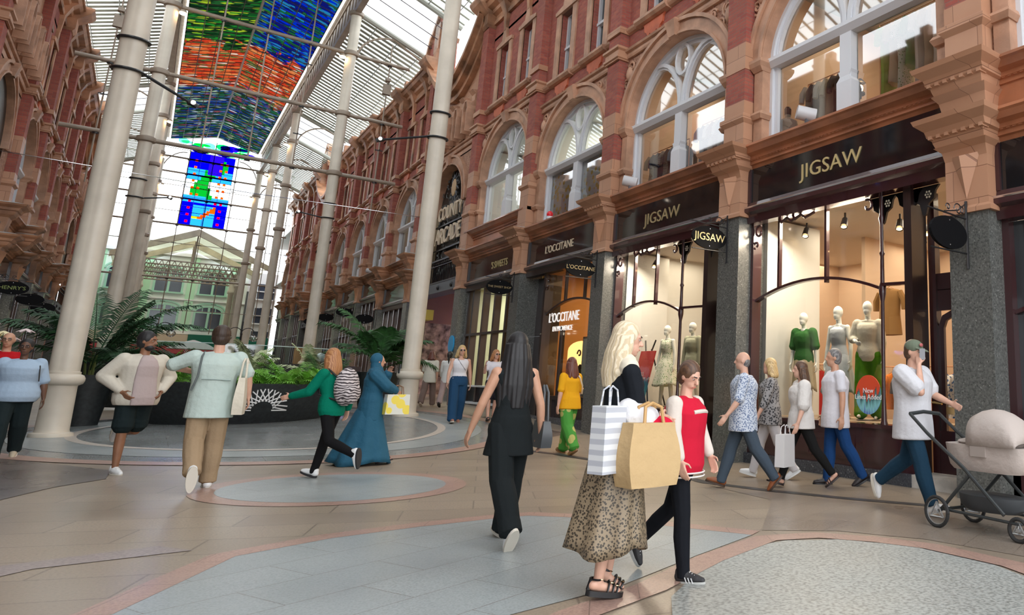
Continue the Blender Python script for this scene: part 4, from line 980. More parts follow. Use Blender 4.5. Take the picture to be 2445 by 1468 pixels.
# ------------------------------------------------------------------ arcade entrances
for fn, flip, side in ((FR, False, 'right'), (FL, True, 'left')):
    for i in ARC:
        s0, s1 = P[i]+.3, P[i+1]-.3; sc = (s0+s1)/2; near = i == 6
        t = thing('arcade_screen', fn(sc, 0, 4), {('right',6):'black ironwork screen reading COUNTY ARCADE over the arcade entrance', ('left',6):'black ornamental screen in the arch on the left facade', ('right',11):'distant dark arch screen over the far opening on the right', ('left',11):'distant dark arch screen over the far opening on the left'}[(side, i)], 'screen')
        mk = lambda: MB(fn, flip)
        A = [(sc-1.95, 4.9), (sc+1.95, 4.9)]+arcpts(sc, 1.95, 7.85, 1.75, 20)
        b = mk(); b.add([(a, -.32 if side == 'right' else -.06, z) for a, z in A], [tuple(range(len(A)))[::-1]]); b.build('backing', mat('mottled black screen', (.008,.010,.012), .35, kind=k_pat, col2=(.10,.10,.10), s=14, t=.16), t)
        if near:
            b = mk(); rn = random.Random(5)
            for k in range(110):
                s, z = sc+rn.uniform(-1.8, 1.8), rn.uniform(5.4, 9.6)
                if z > 8 and abs(s-sc) > 1.7*math.sqrt(max(0, 1-((z-8)/1.9)**2)): continue
                r = rn.uniform(.08, .2); a0 = rn.uniform(0, 6)
                b.tube([(s+r*(1-.08*q)*cos(a0+q*.55), -.27+rn.uniform(0, .02), z+r*(1-.08*q)*sin(a0+q*.55)) for q in range(9)], .018, 4)
            b.build('ironwork_tracery', mat('weathered iron scrolls', (.11,.115,.11), .4), t)['kind'] = 'stuff'
            b = mk()
            for z in (5.8, 6.35, 7.35): b.box(sc-1.95, sc+1.95, -.3, -.2, z-.03, z+.03)
            b.build('cross_bars', iron, t)
            b = mk(); b.ell((sc, -.18, 8.75), (.26, .06, .36), 14, 10); b.build('sun_mask', mat('ochre mask', (.55,.38,.22), .6), t)
            for k in range(12):
                a = k*PI/6; b = mk(); b.tube([(sc+.3*cos(a), -.2, 8.75+.4*sin(a)), (sc+.5*cos(a+.2), -.2, 8.75+.62*sin(a+.2))], [.05, .01], 5); b.build('sun_ray', dkgrey, t)
            if side == 'right':
                text('COUNTY', .78, 'upper_lettering', palel, t, fn(sc+.1, -.16, 7.78), (PI/2, 0, -PI/2), .03, sx=.88, dl=.008)
                text('ARCADE', .92, 'lower_lettering', palel, t, fn(sc+.1, -.16, 6.85), (PI/2, 0, -PI/2), .03, sx=.84, dl=.008)
        t = thing('balustrade', fn(sc, 0, 4.4), 'dark iron railings on the bridge %s' % {('right',6):'over the arcade entrance on the right', ('left',6):'under the left arch', ('right',11):'at the far right opening', ('left',11):'at the far left opening'}[(side, i)], 'railing')
        b = mk(); b.box(s0, s1, .12, .2, 4.82, 4.88); b.box(s0, s1, .12, .2, 5.68, 5.74); b.box(s0, s1, .12, .2, 5.48, 5.51); b.build('rails', iron, t)
        b = mk(); n = 30 if near else 12
        for k in range(n): b = mk(); q = s0+(k+.5)*(s1-s0)/n; b.tube([(q, .16, 4.85), (q, .16, 5.7)], .013, 4); b.build('baluster', iron, t)
        t = thing('bridge_beam', fn(sc, 0, 4.1), 'grey bolted steel beam %s' % {('right',6):'over the arcade entrance on the right', ('left',6):'under the left arch', ('right',11):'at the far right opening', ('left',11):'at the far left opening'}[(side, i)], 'beam')
        b = mk(); b.box(s0, s1, -.3, .22, 4.45, 4.8); b.build('girder', dkgrey, t)
        b = mk()
        for k in range(4): b.ell((s0+.7+k*(s1-s0-1.4)/3, .24, 4.62), (.09, .05, .09), 10, 6)
        b.build('bolt_heads', iron, t)
        b = mk(); b.box(s0, s1, -14, -.3, 5.0, 5.1); b.box(s0-.05, s0, -14, -.3, 0, 5); b.box(s1, s1+.05, -14, -.3, 0, 5); b.box(s0, s1, -14, -13.9, 0, 5); struct(b.build('wall_arcade', mat('arcade interior', (.22,.11,.06), .6) if side == 'right' else dkin))
# ------------------------------------------------------------------ shop interiors (right near bays)
mk = lambda: MB(FR)
b = mk(); b.box(15.25, 15.4, -5.6, -.32, 0, 4.5); struct(b.build('wall_partition', wallc))
b = mk(); b.box(5.1, 15.3, -5.7, -5.5, 0, 4.5); b.box(13.0, 13.25, -5.6, -2.6, 0, 4.5); b.box(9.9, 10.0, -5.6, -3, 0, 4.5); struct(b.build('wall_back', wallw))
b = mk(); b.box(9.95, 10.75, -1.7, -.32, 0, 4.4); b.box(15.06, 15.25, -1.5, -.32, .8, 4.4); struct(b.build('wall_pier', wallc))
b = mk(); b.box(5.1, 5.2, -5.6, -.32, 0, 4.5); struct(b.build('wall_side', wallw))
b = mk(); b.box(5.1, 20.4, -5.7, -.32, 4.45, 4.5); struct(b.build('ceiling_shop', mat('shop ceiling', (.62,.55,.46), .8)))
b = mk(); b.box(5.1, 25.5, -5.7, -.32, .05, .15); struct(b.build('floor_shop', shopfl))
b = mk(); b.box(6.6, 9.95, -1.7, -.32, .15, .8); struct(b.build('trim_window_bed_1', mat('window bed', (.36,.27,.18), .5)))
b = mk(); b.box(11.6, 15.0, -1.7, -.32, .15, .8); struct(b.build('trim_window_bed_2', MATS['window bed']))
b = mk(); b.box(20.25, 20.4, -5.6, -.52, 0, 4.5); b.box(15.4, 20.4, -5.7, -5.5, 0, 4.5); b.box(15.4, 19, -3.4, -3.3, .1, 3.2); struct(b.build('wall_occ', mat('ochre shop wall', (.62,.34,.12), .6)))
b = mk(); b.box(20.45, 25.5, -5.7, -5.5, 0, 4.5); b.box(25.4, 25.5, -5.6, -.32, 0, 4.5); b.box(20.4, 25.5, -5.7, -.32, 4.45, 4.5); struct(b.build('wall_sweets', mat('pale green shop wall', (.58,.62,.45), .6)))
# upper rooms
for k, (a, c, wm) in enumerate(((5.3, 10.3, wallw), (10.4, 15.35, wallw), (15.45, 20.4, wallc), (20.5, 25.5, wallc))):
    b = mk(); uu = 0 if k < 3 else .7
    b.box(a, c, -4.6, -4.5, 5.6, 9.5); b.box(a, a+.05, -4.5, -.36, 5.6, 9.5); b.box(c-.05, c, -4.5, -.36, 5.6, 9.5); b.box(a, c, -4.6, -.36, 5.5+uu, 5.62+uu); struct(b.build('wall_upper', wm))
def arealight(name, loc, size, power, col, rot=(0, 0, 0), sy=None):
    L = bpy.data.lights.new(name, 'AREA'); L.energy = power; L.color = col; L.size = size; L.shape = 'RECTANGLE'; L.size_y = sy or size
    o = bpy.data.objects.new(name, L); COL.objects.link(o); o.location = loc; o.rotation_euler = rot; return o
W1 = (1, .80, .58)
arealight('shop_light', FR(7.6, -2.0, 4.4), 1.2, 23.6, W1, sy=4.2)
arealight('shop_light', FR(13.0, -2.0, 4.4), 1.2, 21.1, W1, sy=4)
arealight('shop_light', FR(7.6, -4.4, 4.4), 1.2, 18.6, W1, sy=4.2)
arealight('shop_light', FR(12.4, -4.4, 4.4), 1.2, 18.6, W1, sy=4.2)
arealight('shop_light', FR(17.5, -2.2, 4.4), 1.5, 21.1, (1, .62, .3), sy=3.6)
arealight('shop_light', FR(23, -2.2, 4.4), 1.5, 60, (1, .95, .75), sy=4)
arealight('shop_light', FR(7.7, -2.4, 9.3), 1.5, 16.1, W1, sy=4)
arealight('shop_light', FR(12.9, -2.4, 9.3), 1.5, 16.1, W1, sy=4)
arealight('shop_light', FR(18, -2.4, 9.3), 1.5, 31.0, (1,.95,.8), sy=4)
arealight('shop_light', FR(23, -2.4, 9.4), 1.5, 21.7, (1,.95,.85), sy=4)
for s_, e_ in ((9.2, 15), (7.9, 15), (14.2, 14), (12.6, 14)): arealight('window_light', FR(s_, -.45, 4.15), .5, e_, (1, .84, .66), rot=(0, .35, 0), sy=.9)  # added fill lamps, no fitting of their own, brighten the mannequin fronts
arealight('arcade_light', FR(28.9, -5, 4.3), 2, 80, (1, .7, .4), sy=4)
for i in (7, 8, 9, 10, 12, 13): 
    arealight('shop_light', FR((P[i]+P[i+1])/2, -1.6, 4.2+LO[i]), 1.5, 43.4, (1, .9, .72), sy=3.5)
    arealight('shop_light', FL((P[i]+P[i+1])/2, -1.6, 4.0+LO[i]), 1.5, 34.1, (1, .85, .65), sy=3.5)
for p in ((9.3, 10.66, 4.2), (9.5, 9.75, 4.3), (9.4, 8.66, 4.3), (9.5, 7.5, 4.1), (9.8, 7.15, 4.0), (9.6, 6.3, 4.0), (9.2, 13.4, 4.2), (9.2, 14.6, 4.2), (9.5, 11.9, 4.0), (11.5, 8.5, 4.3), (11.5, 12.5, 4.3)): track_spot(*p)
# small signs and displays
t = thing('window_decal', FR(7.33, -.09, 1.22), 'round red and blue window sticker reading New Lines Added', 'sticker')
def k_dec(c, col, col2, k):
    g = c['N'].new('ShaderNodeNewGeometry'); sp = c['N'].new('ShaderNodeSeparateXYZ'); c['L'](g.outputs['Position'], sp.inputs[0])
    mr = c['N'].new('ShaderNodeMapRange'); mr.inputs[1].default_value = .95; mr.inputs[2].default_value = 1.5; c['L'](sp.outputs[2], mr.inputs[0])
    mp = c['N'].new('ShaderNodeMapping'); mp.inputs['Scale'].default_value = (1, 14, 1.5); c['L'](g.outputs['Position'], mp.inputs[0])
    n = c['tex']('ShaderNodeTexNoise', 1.6, vec=mp.outputs[0], Detail=1)
    ad = c['N'].new('ShaderNodeMath'); ad.operation = 'ADD'; c['L'](mr.outputs[0], ad.inputs[0]); c['L'](n.outputs['Fac'], ad.inputs[1])
    c['L'](c['ramp'](ad.outputs[0], (.5, (.10,.14,.5)), (.75, (.25,.6,.62)), (1.0, (.02,.05,.06)), (1.15, (.75,.05,.02)), (1.5, (.7,.08,.03))), c['b'].inputs['Base Color'])
b = mk(); b.loft([[(7.33+.25*cos(a), d, 1.22+.29*sin(a)) for a in [2*PI*k/32 for k in range(32)]] for d in (-.105, -.095)]); b.build('disc', mat('sticker print', kind=k_dec, rough=.4), t)
text('New\nLines Added', .105, 'lettering', mat('white print', (.9,.9,.9), .5), t, FR(7.33, -.09, 1.23), ext=.002)
t = thing('sale_board', FR(14.7, -.7, .8), 'red and teal sale poster on a black easel in the clothes shop window', 'poster')
b = mk(); b.loft([[(14.32, -.75, 2.05), (14.95, -.75, 2.05), (15.05, -.55, .95), (14.42, -.55, .95)], [(14.32, -.78, 2.05), (14.95, -.78, 2.05), (15.05, -.58, .95), (14.42, -.58, .95)]])
def k_sale(c, col, col2, k):
    g = c['N'].new('ShaderNodeNewGeometry'); sp = c['N'].new('ShaderNodeSeparateXYZ'); c['L'](g.outputs['Position'], sp.inputs[0])
    mp = c['N'].new('ShaderNodeMapping'); mp.inputs['Scale'].default_value = (1, 9, 1); c['L'](g.outputs['Position'], mp.inputs[0])
    n = c['tex']('ShaderNodeTexNoise', 2, vec=mp.outputs[0], Detail=1); ad = c['N'].new('ShaderNodeMath'); ad.operation = 'MULTIPLY_ADD'; ad.inputs[1].default_value = .8; c['L'](n.outputs['Fac'], ad.inputs[0]); c['L'](sp.outputs[2], ad.inputs[2])
    mr = c['N'].new('ShaderNodeMapRange'); mr.inputs[1].default_value = 1.2; mr.inputs[2].default_value = 2.6; c['L'](ad.outputs[0], mr.inputs[0])
    c['L'](c['ramp'](mr.outputs[0], (.0, (.1,.5,.6)), (.35, (.02,.12,.2)), (.45, (.5,.02,.02)), (1, (.55,.03,.03))), c['b'].inputs['Base Color'])
b.build('poster', mat('sale poster print', kind=k_sale, rough=.5), t)
text('SALE\nup to 70% off', .13, 'lettering', MATS['white print'], t, FR(14.68, -.62, 1.45), (PI/2+.18, 0, -PI/2), .002)
b = mk(); b.tube([(14.4, -.8, 2.3), (15.05, -.6, .8)], .02, 5); b.tube([(14.85, -.8, 2.3), (14.3, -.6, .8)], .02, 5); b.tube([(14.65, -.85, 2.1), (14.65, -1.3, .8)], .02, 5); b.build('easel', iron, t)
t = thing('street_poster', FR(27.6, -.6, gz(8, 27)), 'tall white and blue poster board in the arcade entrance', 'poster')
b = mk(); b.box(27.0, 28.5, -.65, -.58, .7, 2.35); b.build('board', mat('pale blue poster', (.60,.68,.80), .5), t)
b = mk(); b.box(27.1, 28.4, -.58, -.57, 2.0, 2.15); b.box(27.3, 28.2, -.58, -.57, 1.82, 1.9); b.box(27.3, 27.6, -.58, -.57, 1.3, 1.55); b.build('printed_lines', mat('navy print', (.05,.08,.25), .5), t)
t = thing('blue_roundel', FR(25.55, .33, 2.6), 'small blue oval plaque on the slate pilaster by the arcade', 'plaque')
b = mk(); b.loft([[(25.72+.0*a, .5+.14*cos(a), 2.45+.3*sin(a)) for a in [2*PI*k/20 for k in range(20)]], [(25.76, .5+.14*cos(a), 2.45+.3*sin(a)) for a in [2*PI*k/20 for k in range(20)]]]) if 0 else b.loft([[(25.55+.28*cos(a), d, 2.45+.3*sin(a)) for a in [2*PI*k/20 for k in range(20)]] for d in (.305, .34)]); b.build('plaque', mat('sky blue enamel', (.03,.38,.75), .3), t)
t = thing('neon_sign', FR(29, -3, 3.5), 'blue neon wing sign glowing inside the arcade', 'sign')
b = mk()
for k in range(5): b.tube([(28.2+.14*k, -3, 3.55-.09*k), (29.4-.1*k, -3, 3.6-.1*k), (29.8-.2*k, -3, 3.72-.1*k)], .022, 5)
b.build('neon_tubes', mat('blue neon', (.08,.2,1), emit=12), t)
t = thing('projecting_sign', FR(30.5, .5, 3.9), 'yellow fascia sign at the far corner of the arcade entrance', 'sign')
b = mk(); b.box(30.0, 31.6, -.28, .1, 3.55, 3.95); b.build('panel', mat('mustard sign', (.50,.40,.06), .4), t)
t = thing('entrance_pier', FR(31.6, -1.2, .7), 'marble pier on plinth at the far corner of the arcade entrance', 'pier')
b = mk(); b.box(31.1, 31.7, -1.5, -.32, .5, 3.5); b.build('shaft', mat('veined brown marble', (.30,.23,.16), .25, noise_s=4, var=.4), t)
b = mk(); b.box(31.0, 31.75, -1.6, -.31, .5, 1.35); b.build('plinth', mat('pink marble', (.38,.28,.23), .25, noise_s=4, var=.3), t)
# poster and display table in the lettered shop
t = thing('display_poster', FR(16.9, -.4, .93), 'tall pale blue bottle poster in the lettered shop window', 'poster')
b = mk(); b.box(16.5, 17.25, -.42, -.38, 1.15, 2.45); b.build('board', iron, t); b = mk(); b.box(16.54, 17.21, -.38, -.37, 1.2, 2.4); b.build('print', mat('aqua print', (.55,.72,.74), .5), t)
b = mk(); b.lathe([(.07, 0), (.08, .2), (.05, .3), (.03, .42)], 10, (FR(0, -.36, 0)[0], 16.9, 1.4)); b.build('printed_bottle', mat('amber', (.4,.3,.15), .4), t)
t = thing('arched_display', FR(18.2, -.8, .93), 'backlit arched amber display panel in the lettered shop window', 'display')
b = mk(); b.poly([(17.4, 1.0), (18.95, 1.0), (18.95, 2.15)]+[(18.18+.77*cos(PI*k/10), 2.15+.25*sin(PI*k/10)) for k in range(11)]+[(17.4, 2.15)], -.85, -.8); b.build('arched_panel', mat('amber panel', (1,.50,.16), .6, emit=.55), t)
b = mk(); b.ell((18.1, -.78, 1.6), (.17, .02, .17), 14, 8); curl(b, 18.0, -.78, 1.25, .12); curl(b, 18.2, -.78, 2.05, .12); b.build('black_motifs', iron, t)
t = thing('display_counter', FR(17.8, -.5, .93), 'low white gift counter in the lettered shop window', 'counter')
b = mk(); b.box(17.0, 18.4, -.75, -.4, .93, 1.12); b.build('counter_box', mat('pale aqua box', (.55,.64,.62), .5), t)
rn = random.Random(2)
for k in range(7):
    t = thing('flower_pot', FR(17.1+.25*k, -.5, 1.1), 'small orange and yellow flower posy on the white gift counter', 'flowers', 'posies on the gift counter')
    x, y, z = FR(17.1+.2*k, -.55, 1.12)
    b = MB(); b.lathe([(.03, 0), (.045, .07)], 8, (x, y, z)); b.build('pot', white, t)
    b = MB()
    for q in range(5): b.ell((x+rn.uniform(-.04, .04), y+rn.uniform(-.05, .05), z+.1+rn.uniform(0, .05)), (.028,)*3, 6, 4)
    b.build('blossom', mat('orange blossom', (.85,.35,.06), .6) if k % 2 else mat('yellow blossom', (.9,.7,.1), .6), t)
# printed film in the upper windows of the lettered shop
t = thing('window_film', FR(17.9, -.31, 5.8), 'white and yellow leaf print film behind the big arched upper window', 'window film')
b = mk(); b.box(15.98, 19.85, -.32, -.30, 5.8, 7.35); b.build('film', mat('yellow leaf film', (.72,.75,.74), .5, kind=k_pat, col2=(.72,.50,.08), s=5.5, t=.36), t)
# pigeon-red lamp and white floodlights on the sills
for s, z, u_, lb in ((14.2, 5.72, 0, 'white round floodlight on the ledge under the second arched window'), (8.35, 5.72, 0, 'white round floodlight on the ledge under the widest arched window'), (39.5, 6.3, 0, 'white dome camera on the far right cornice')):
    x, y, zz = FR(s, .25, z); t = thing('floodlight', (x, y, zz), lb, 'floodlight')
    b = MB(); b.cyl((x+.15, y-.05, zz+.14), (x-.12, y+.12, zz+.2), .13, .12, 14); b.build('head', mat('light grey metal', (.5,.5,.52), .4), t, True)
    b = MB(); b.box(x-.03, x+.03, y-.02, y+.02, zz-.04, zz+.1); b.build('bracket', dkgrey, t)
x, y, zz = FR(18.4, .3, 5.7); t = thing('alarm_beacon', (x, y, zz), 'small red beacon on the ledge under the yellow leaf window', 'beacon')
b = MB(); b.ell((x, y, zz+.1), (.09, .09, .1)); b.build('lens', mat('red lens', (.7,.02,.03), .3), t, True); b = MB(); b.cyl((x, y, zz-.03), (x, y, zz+.04), .1, .1, 10); b.build('base', white, t)

# ------------------------------------------------------------------ clothes
GC = {}
def cloth(n, c, **k): return mat(n+' cloth', c, .8, **k)
def garment(x, y, z, c, lab, w=.2, L_=.75, ax=0, sleeves=True, group=None, kind='garment', rack=True):
    """hangs from z, thin along the rail; ax=0 faces the street, ax=1 stacked along the rail"""
    key = (c, w, L_, ax, sleeves)
    if key not in GC:
        t = thing('hanging_garment', (x, y, z), lab, kind, group)
        r = .05 if ax else .09
        def T(u, v, q): return (x+(u if ax else v), y+(v if ax else u), z+q)
        rn = random.Random(hash(c) % 99)
        b = MB(); n = 14; rg = []
        for q, ww, th in ((-.10, .05, .6), (-.13, w*.8, .7), (-.17, w, .9), (-.3, w*.95, 1.1), (-L_*.6, w*.85, 1.2), (-L_, w*1.02, 1.5)):
            rg.append([T(ww*cos(2*PI*k/n), r*th*sin(2*PI*k/n)*(1+.25*sin(k*3+q*9)), q) for k in range(n)])
        b.loft(rg); b.build('cloth_body', MATS[c], t, True)
        if sleeves:
            for sg in (-1, 1):
                b = MB(); b.tube([T(sg*w*.9, 0, -.17), T(sg*(w+.06), 0, -.32), T(sg*(w+.07), .01, -.5)], [.055, .06, .055], 7); b.build('sleeve', MATS[c], t, True)
        b = MB(); b.tube([T(-.13, 0, -.12), T(0, 0, -.06), T(.13, 0, -.12)], .008, 4); b.tube([T(0, 0, -.06), T(0, 0, -.01), T(.02, .0, .02)], .005, 4); b.build('hanger', mat('hanger wood', (.45,.2,.08), .5), t)
        GC[key] = t
    else:
        t = copy_tree(GC[key]); t.location = (x, y, z)
        tag(t, lab, kind); 
        if group: t['group'] = group
    return t
for n, c in (('navy', (.02,.035,.09)), ('denim', (.08,.16,.27)), ('pale blue', (.35,.48,.60)), ('rust', (.26,.10,.07)), ('ivory', (.72,.70,.64)), ('olive', (.30,.29,.20)), ('charcoal', (.03,.03,.035)), ('beige', (.58,.46,.32)), ('grass green', (.10,.30,.08)), ('lime', (.32,.55,.06)), ('scarlet', (.55,.03,.03)), ('orange', (.75,.22,.03)), ('tan brown', (.24,.12,.03)), ('teal', (.05,.18,.22)), ('grey violet', (.10,.08,.10)), ('straw', (.66,.60,.42))): cloth(n, c)
cloth('striped', (.75,.75,.72), kind=k_stripe, col2=(.03,.03,.04), s=14)
cloth('leaf print', (.72,.74,.62), kind=k_pat, col2=(.14,.30,.10), s=26, t=.28)
cloth('blue print', (.70,.74,.78), kind=k_pat, col2=(.03,.12,.36), s=14, t=.4)
def rail(s0, s1, d, z, zb, lab):
    t = thing('clothes_rail', FR((s0+s1)/2, d, zb), lab, 'clothes rail')
    b = mk(); b.tube([(s0, d, zb), (s0, d, z), (s1, d, z), (s1, d, zb)], .014, 6); b.tube([(s0, d-.22, zb+.02), (s0, d+.2, zb+.02)], .014, 5); b.tube([(s1, d-.22, zb+.02), (s1, d+.2, zb+.02)], .014, 5); b.build('rail', mat('copper rail', (.55,.28,.16), .3, metal=.8), t)
def rackful(s0, s1, d, z, seq, where, L_=1.1, **kw):
    n = len(seq)
    for k, (c, ll) in enumerate(seq):
        s = s0+(s1-s0)*(k+.5)/n; x, y, zz = FR(s, d, z)
        garment(x, y, zz, c+' cloth', '%s garment hanging %s' % (c, where), .23, ll, 1, True, '%s garments %s' % (c, where))
rail(8.35, 9.55, -.95, 7.15, 5.62, 'copper clothes rail in the left light of the widest arched window')
rackful(8.4, 9.5, -.95, 7.13, [('charcoal', 1.2), ('charcoal', 1.25), ('straw', .95), ('ivory', 1.0), ('grey violet', 1.0), ('ivory', 1.35)], 'in the left light of the widest arched window')
rail(6.2, 7.6, -.8, 7.6, 5.62, 'copper clothes rail in the right light of the widest arched window')
rackful(6.25, 7.5, -.8, 7.55, [('ivory', 1.6), ('beige', 1.5), ('ivory', 1.7), ('grass green', 1.0), ('leaf print', 1.5), ('beige', 1.2), ('lime', 1.75)], 'in the right light of the widest arched window')
rail(13.3, 14.9, -.75, 6.95, 5.62, 'copper clothes rail in the left light of the second arched window')
rackful(13.35, 14.8, -.75, 6.92, [('charcoal', 1.1), ('pale blue', 1.2), ('grey violet', 1.0), ('striped', 1.0), ('navy', 1.1), ('navy', 1.15), ('olive', .95)], 'in the left light of the second arched window')
rail(11.3, 12.8, -.75, 7.15, 5.62, 'copper clothes rail in the right light of the second arched window')
rackful(11.35, 12.7, -.75, 7.12, [('denim', 1.3), ('teal', 1.25), ('denim', 1.3), ('ivory', 1.0), ('rust', 1.2), ('ivory', .8), ('navy', 1.3), ('pale blue', 1.2)], 'in the right light of the second arched window')
rail(7.2, 9.6, -3.2, 1.75, .16, 'clothes rail behind the three mannequins')
rackful(7.3, 9.5, -3.2, 1.72, [('navy', 1.1), ('navy', 1.1), ('blue print', .9), ('blue print', .9), ('orange', .8), ('tan brown', .9), ('rust', .9), ('charcoal', 1.1), ('orange', .8)], 'on the rail behind the three mannequins')
rail(10.9, 13.6, -2.9, 1.8, .16, 'clothes rail behind the two mannequins')
rackful(11.0, 13.5, -2.9, 1.77, [('scarlet', 1.2), ('navy', 1.0), ('scarlet', 1.2), ('orange', .8), ('teal', .9), ('orange', .9), ('rust', .9), ('pale blue', .8), ('orange', .8), ('lime', 1.3)], 'on the rail behind the two mannequins')
garment(*FR(8.45, -2.0, 3.22), 'tan brown cloth', 'brown short sleeved shirt hanging above the three mannequins', .26, .95, 0, kind='shirt')
garment(*FR(11.85, -1.7, 3.0), 'scarlet cloth', 'dark red sleeveless top hanging above the two mannequins', .2, .72, 0, False, kind='top')
t = thing('display_bust', FR(9.75, -.6, 5.7), 'white dressed bust stand in the corner of the widest arched window', 'bust')
x, y, z = FR(9.75, -.6, 5.62); b = MB(); b.lathe([(.16, 0), (.17, .5), (.2, .62), (.19, .72), (.06, .8), (.06, .86)], 14, (x, y, z)); b.build('torso', MATS['ivory cloth'], t, True); b = MB(); b.lathe([(.065, 0), (.07, .12), (.05, .16)], 10, (x, y, z+.86)); b.build('neck_block', iron, t)
x, y, z = FR(9.65, -2.6, 7.6); t = thing('lantern', (x, y, z), 'warm glowing lantern inside the widest arched window', 'lamp'); b = MB(); b.ell((x, y, z), (.06, .06, .08)); b.build('flame', lampm, t); b = MB(); b.lathe([(.1, -.15), (.1, -.1), (.02, -.1), (.02, .12), (.12, .12), (.03, .22)], 8, (x, y, z)); b.build('lantern_cage', iron, t)
# ------------------------------------------------------------------ people
def V(*a): return Vector(a)
def elsec(b, secs, n=20):
    """secs: (centre, rx, ry[, tilt]) ellipses stacked, rounded shut"""
    rg = []
    for c, rx, ry in secs: rg.append([(c[0]+rx*cos(2*PI*k/n), c[1]+ry*sin(2*PI*k/n), c[2]) for k in range(n)])
    b.loft(rg)
def fuse(b, name, m, parent, vox=.008, sm=3):
    o = b.build('tmp', m)
    r = o.modifiers.new('r', 'REMESH'); r.mode = 'VOXEL'; r.voxel_size = vox; r.use_smooth_shade = True
    if sm: s = o.modifiers.new('s', 'SMOOTH'); s.factor = .5; s.iterations = sm
    bpy.context.view_layer.update()
    me = bpy.data.meshes.new_from_object(o.evaluated_get(bpy.context.evaluated_depsgraph_get()))
    me.name = name; old = o.data; bpy.data.objects.remove(o); bpy.data.meshes.remove(old)
    me.materials.clear(); me.materials.append(m)
    p = bpy.data.objects.new(name, me); COL.objects.link(p); p.parent = parent
    ORG[p.name] = (0, 0, 0)
    return p
def skin(n, c): return mat(n+' skin', c, .5, noise_s=9, var=.05)
def hand(b, W, d, nrm, sp, k=1.0, curl=.5, grip=False):
    """palm and five fingers from wrist W along d; nrm = palm side, sp = towards the thumb"""
    d = d.normalized(); nrm = (nrm - d*nrm.dot(d)).normalized(); sp = (sp - d*sp.dot(d) - nrm*sp.dot(nrm)).normalized()
    for q in (-.026, -.009, .009, .026): b.cone(W+sp*q*.6, W+d*.078+sp*q, .0145, .0125, 8)
    for q, L_, a in ((-.029, .055, 1.15), (-.010, .072, 1.0), (.010, .078, .95), (.029, .070, .85)):
        p = W+d*.085+sp*q; c = curl*a*(2.2 if grip else 1); dd = d
        for s_ in (.45, .32, .25):
            c2 = c*(.75 if s_ == .45 else 1.0)
            dd = (dd*cos(c2)+nrm*sin(c2)).normalized(); p2 = p+dd*L_*s_*1.1; b.cone(p, p2, .0088, .0078, 7); p = p2
    p = W+d*.02+sp*.028; t1 = (d*.6+sp*.75+nrm*.35).normalized(); p2 = p+t1*.042; b.cone(p, p2, .012, .010, 7)
    t2 = (d*.9+sp*.15+nrm*.45).normalized(); b.cone(p2, p2+t2*.034, .0095, .008, 7)
def rotx(v, a): return Vector((v.x, v.y*cos(a)-v.z*sin(a), v.y*sin(a)+v.z*cos(a)))
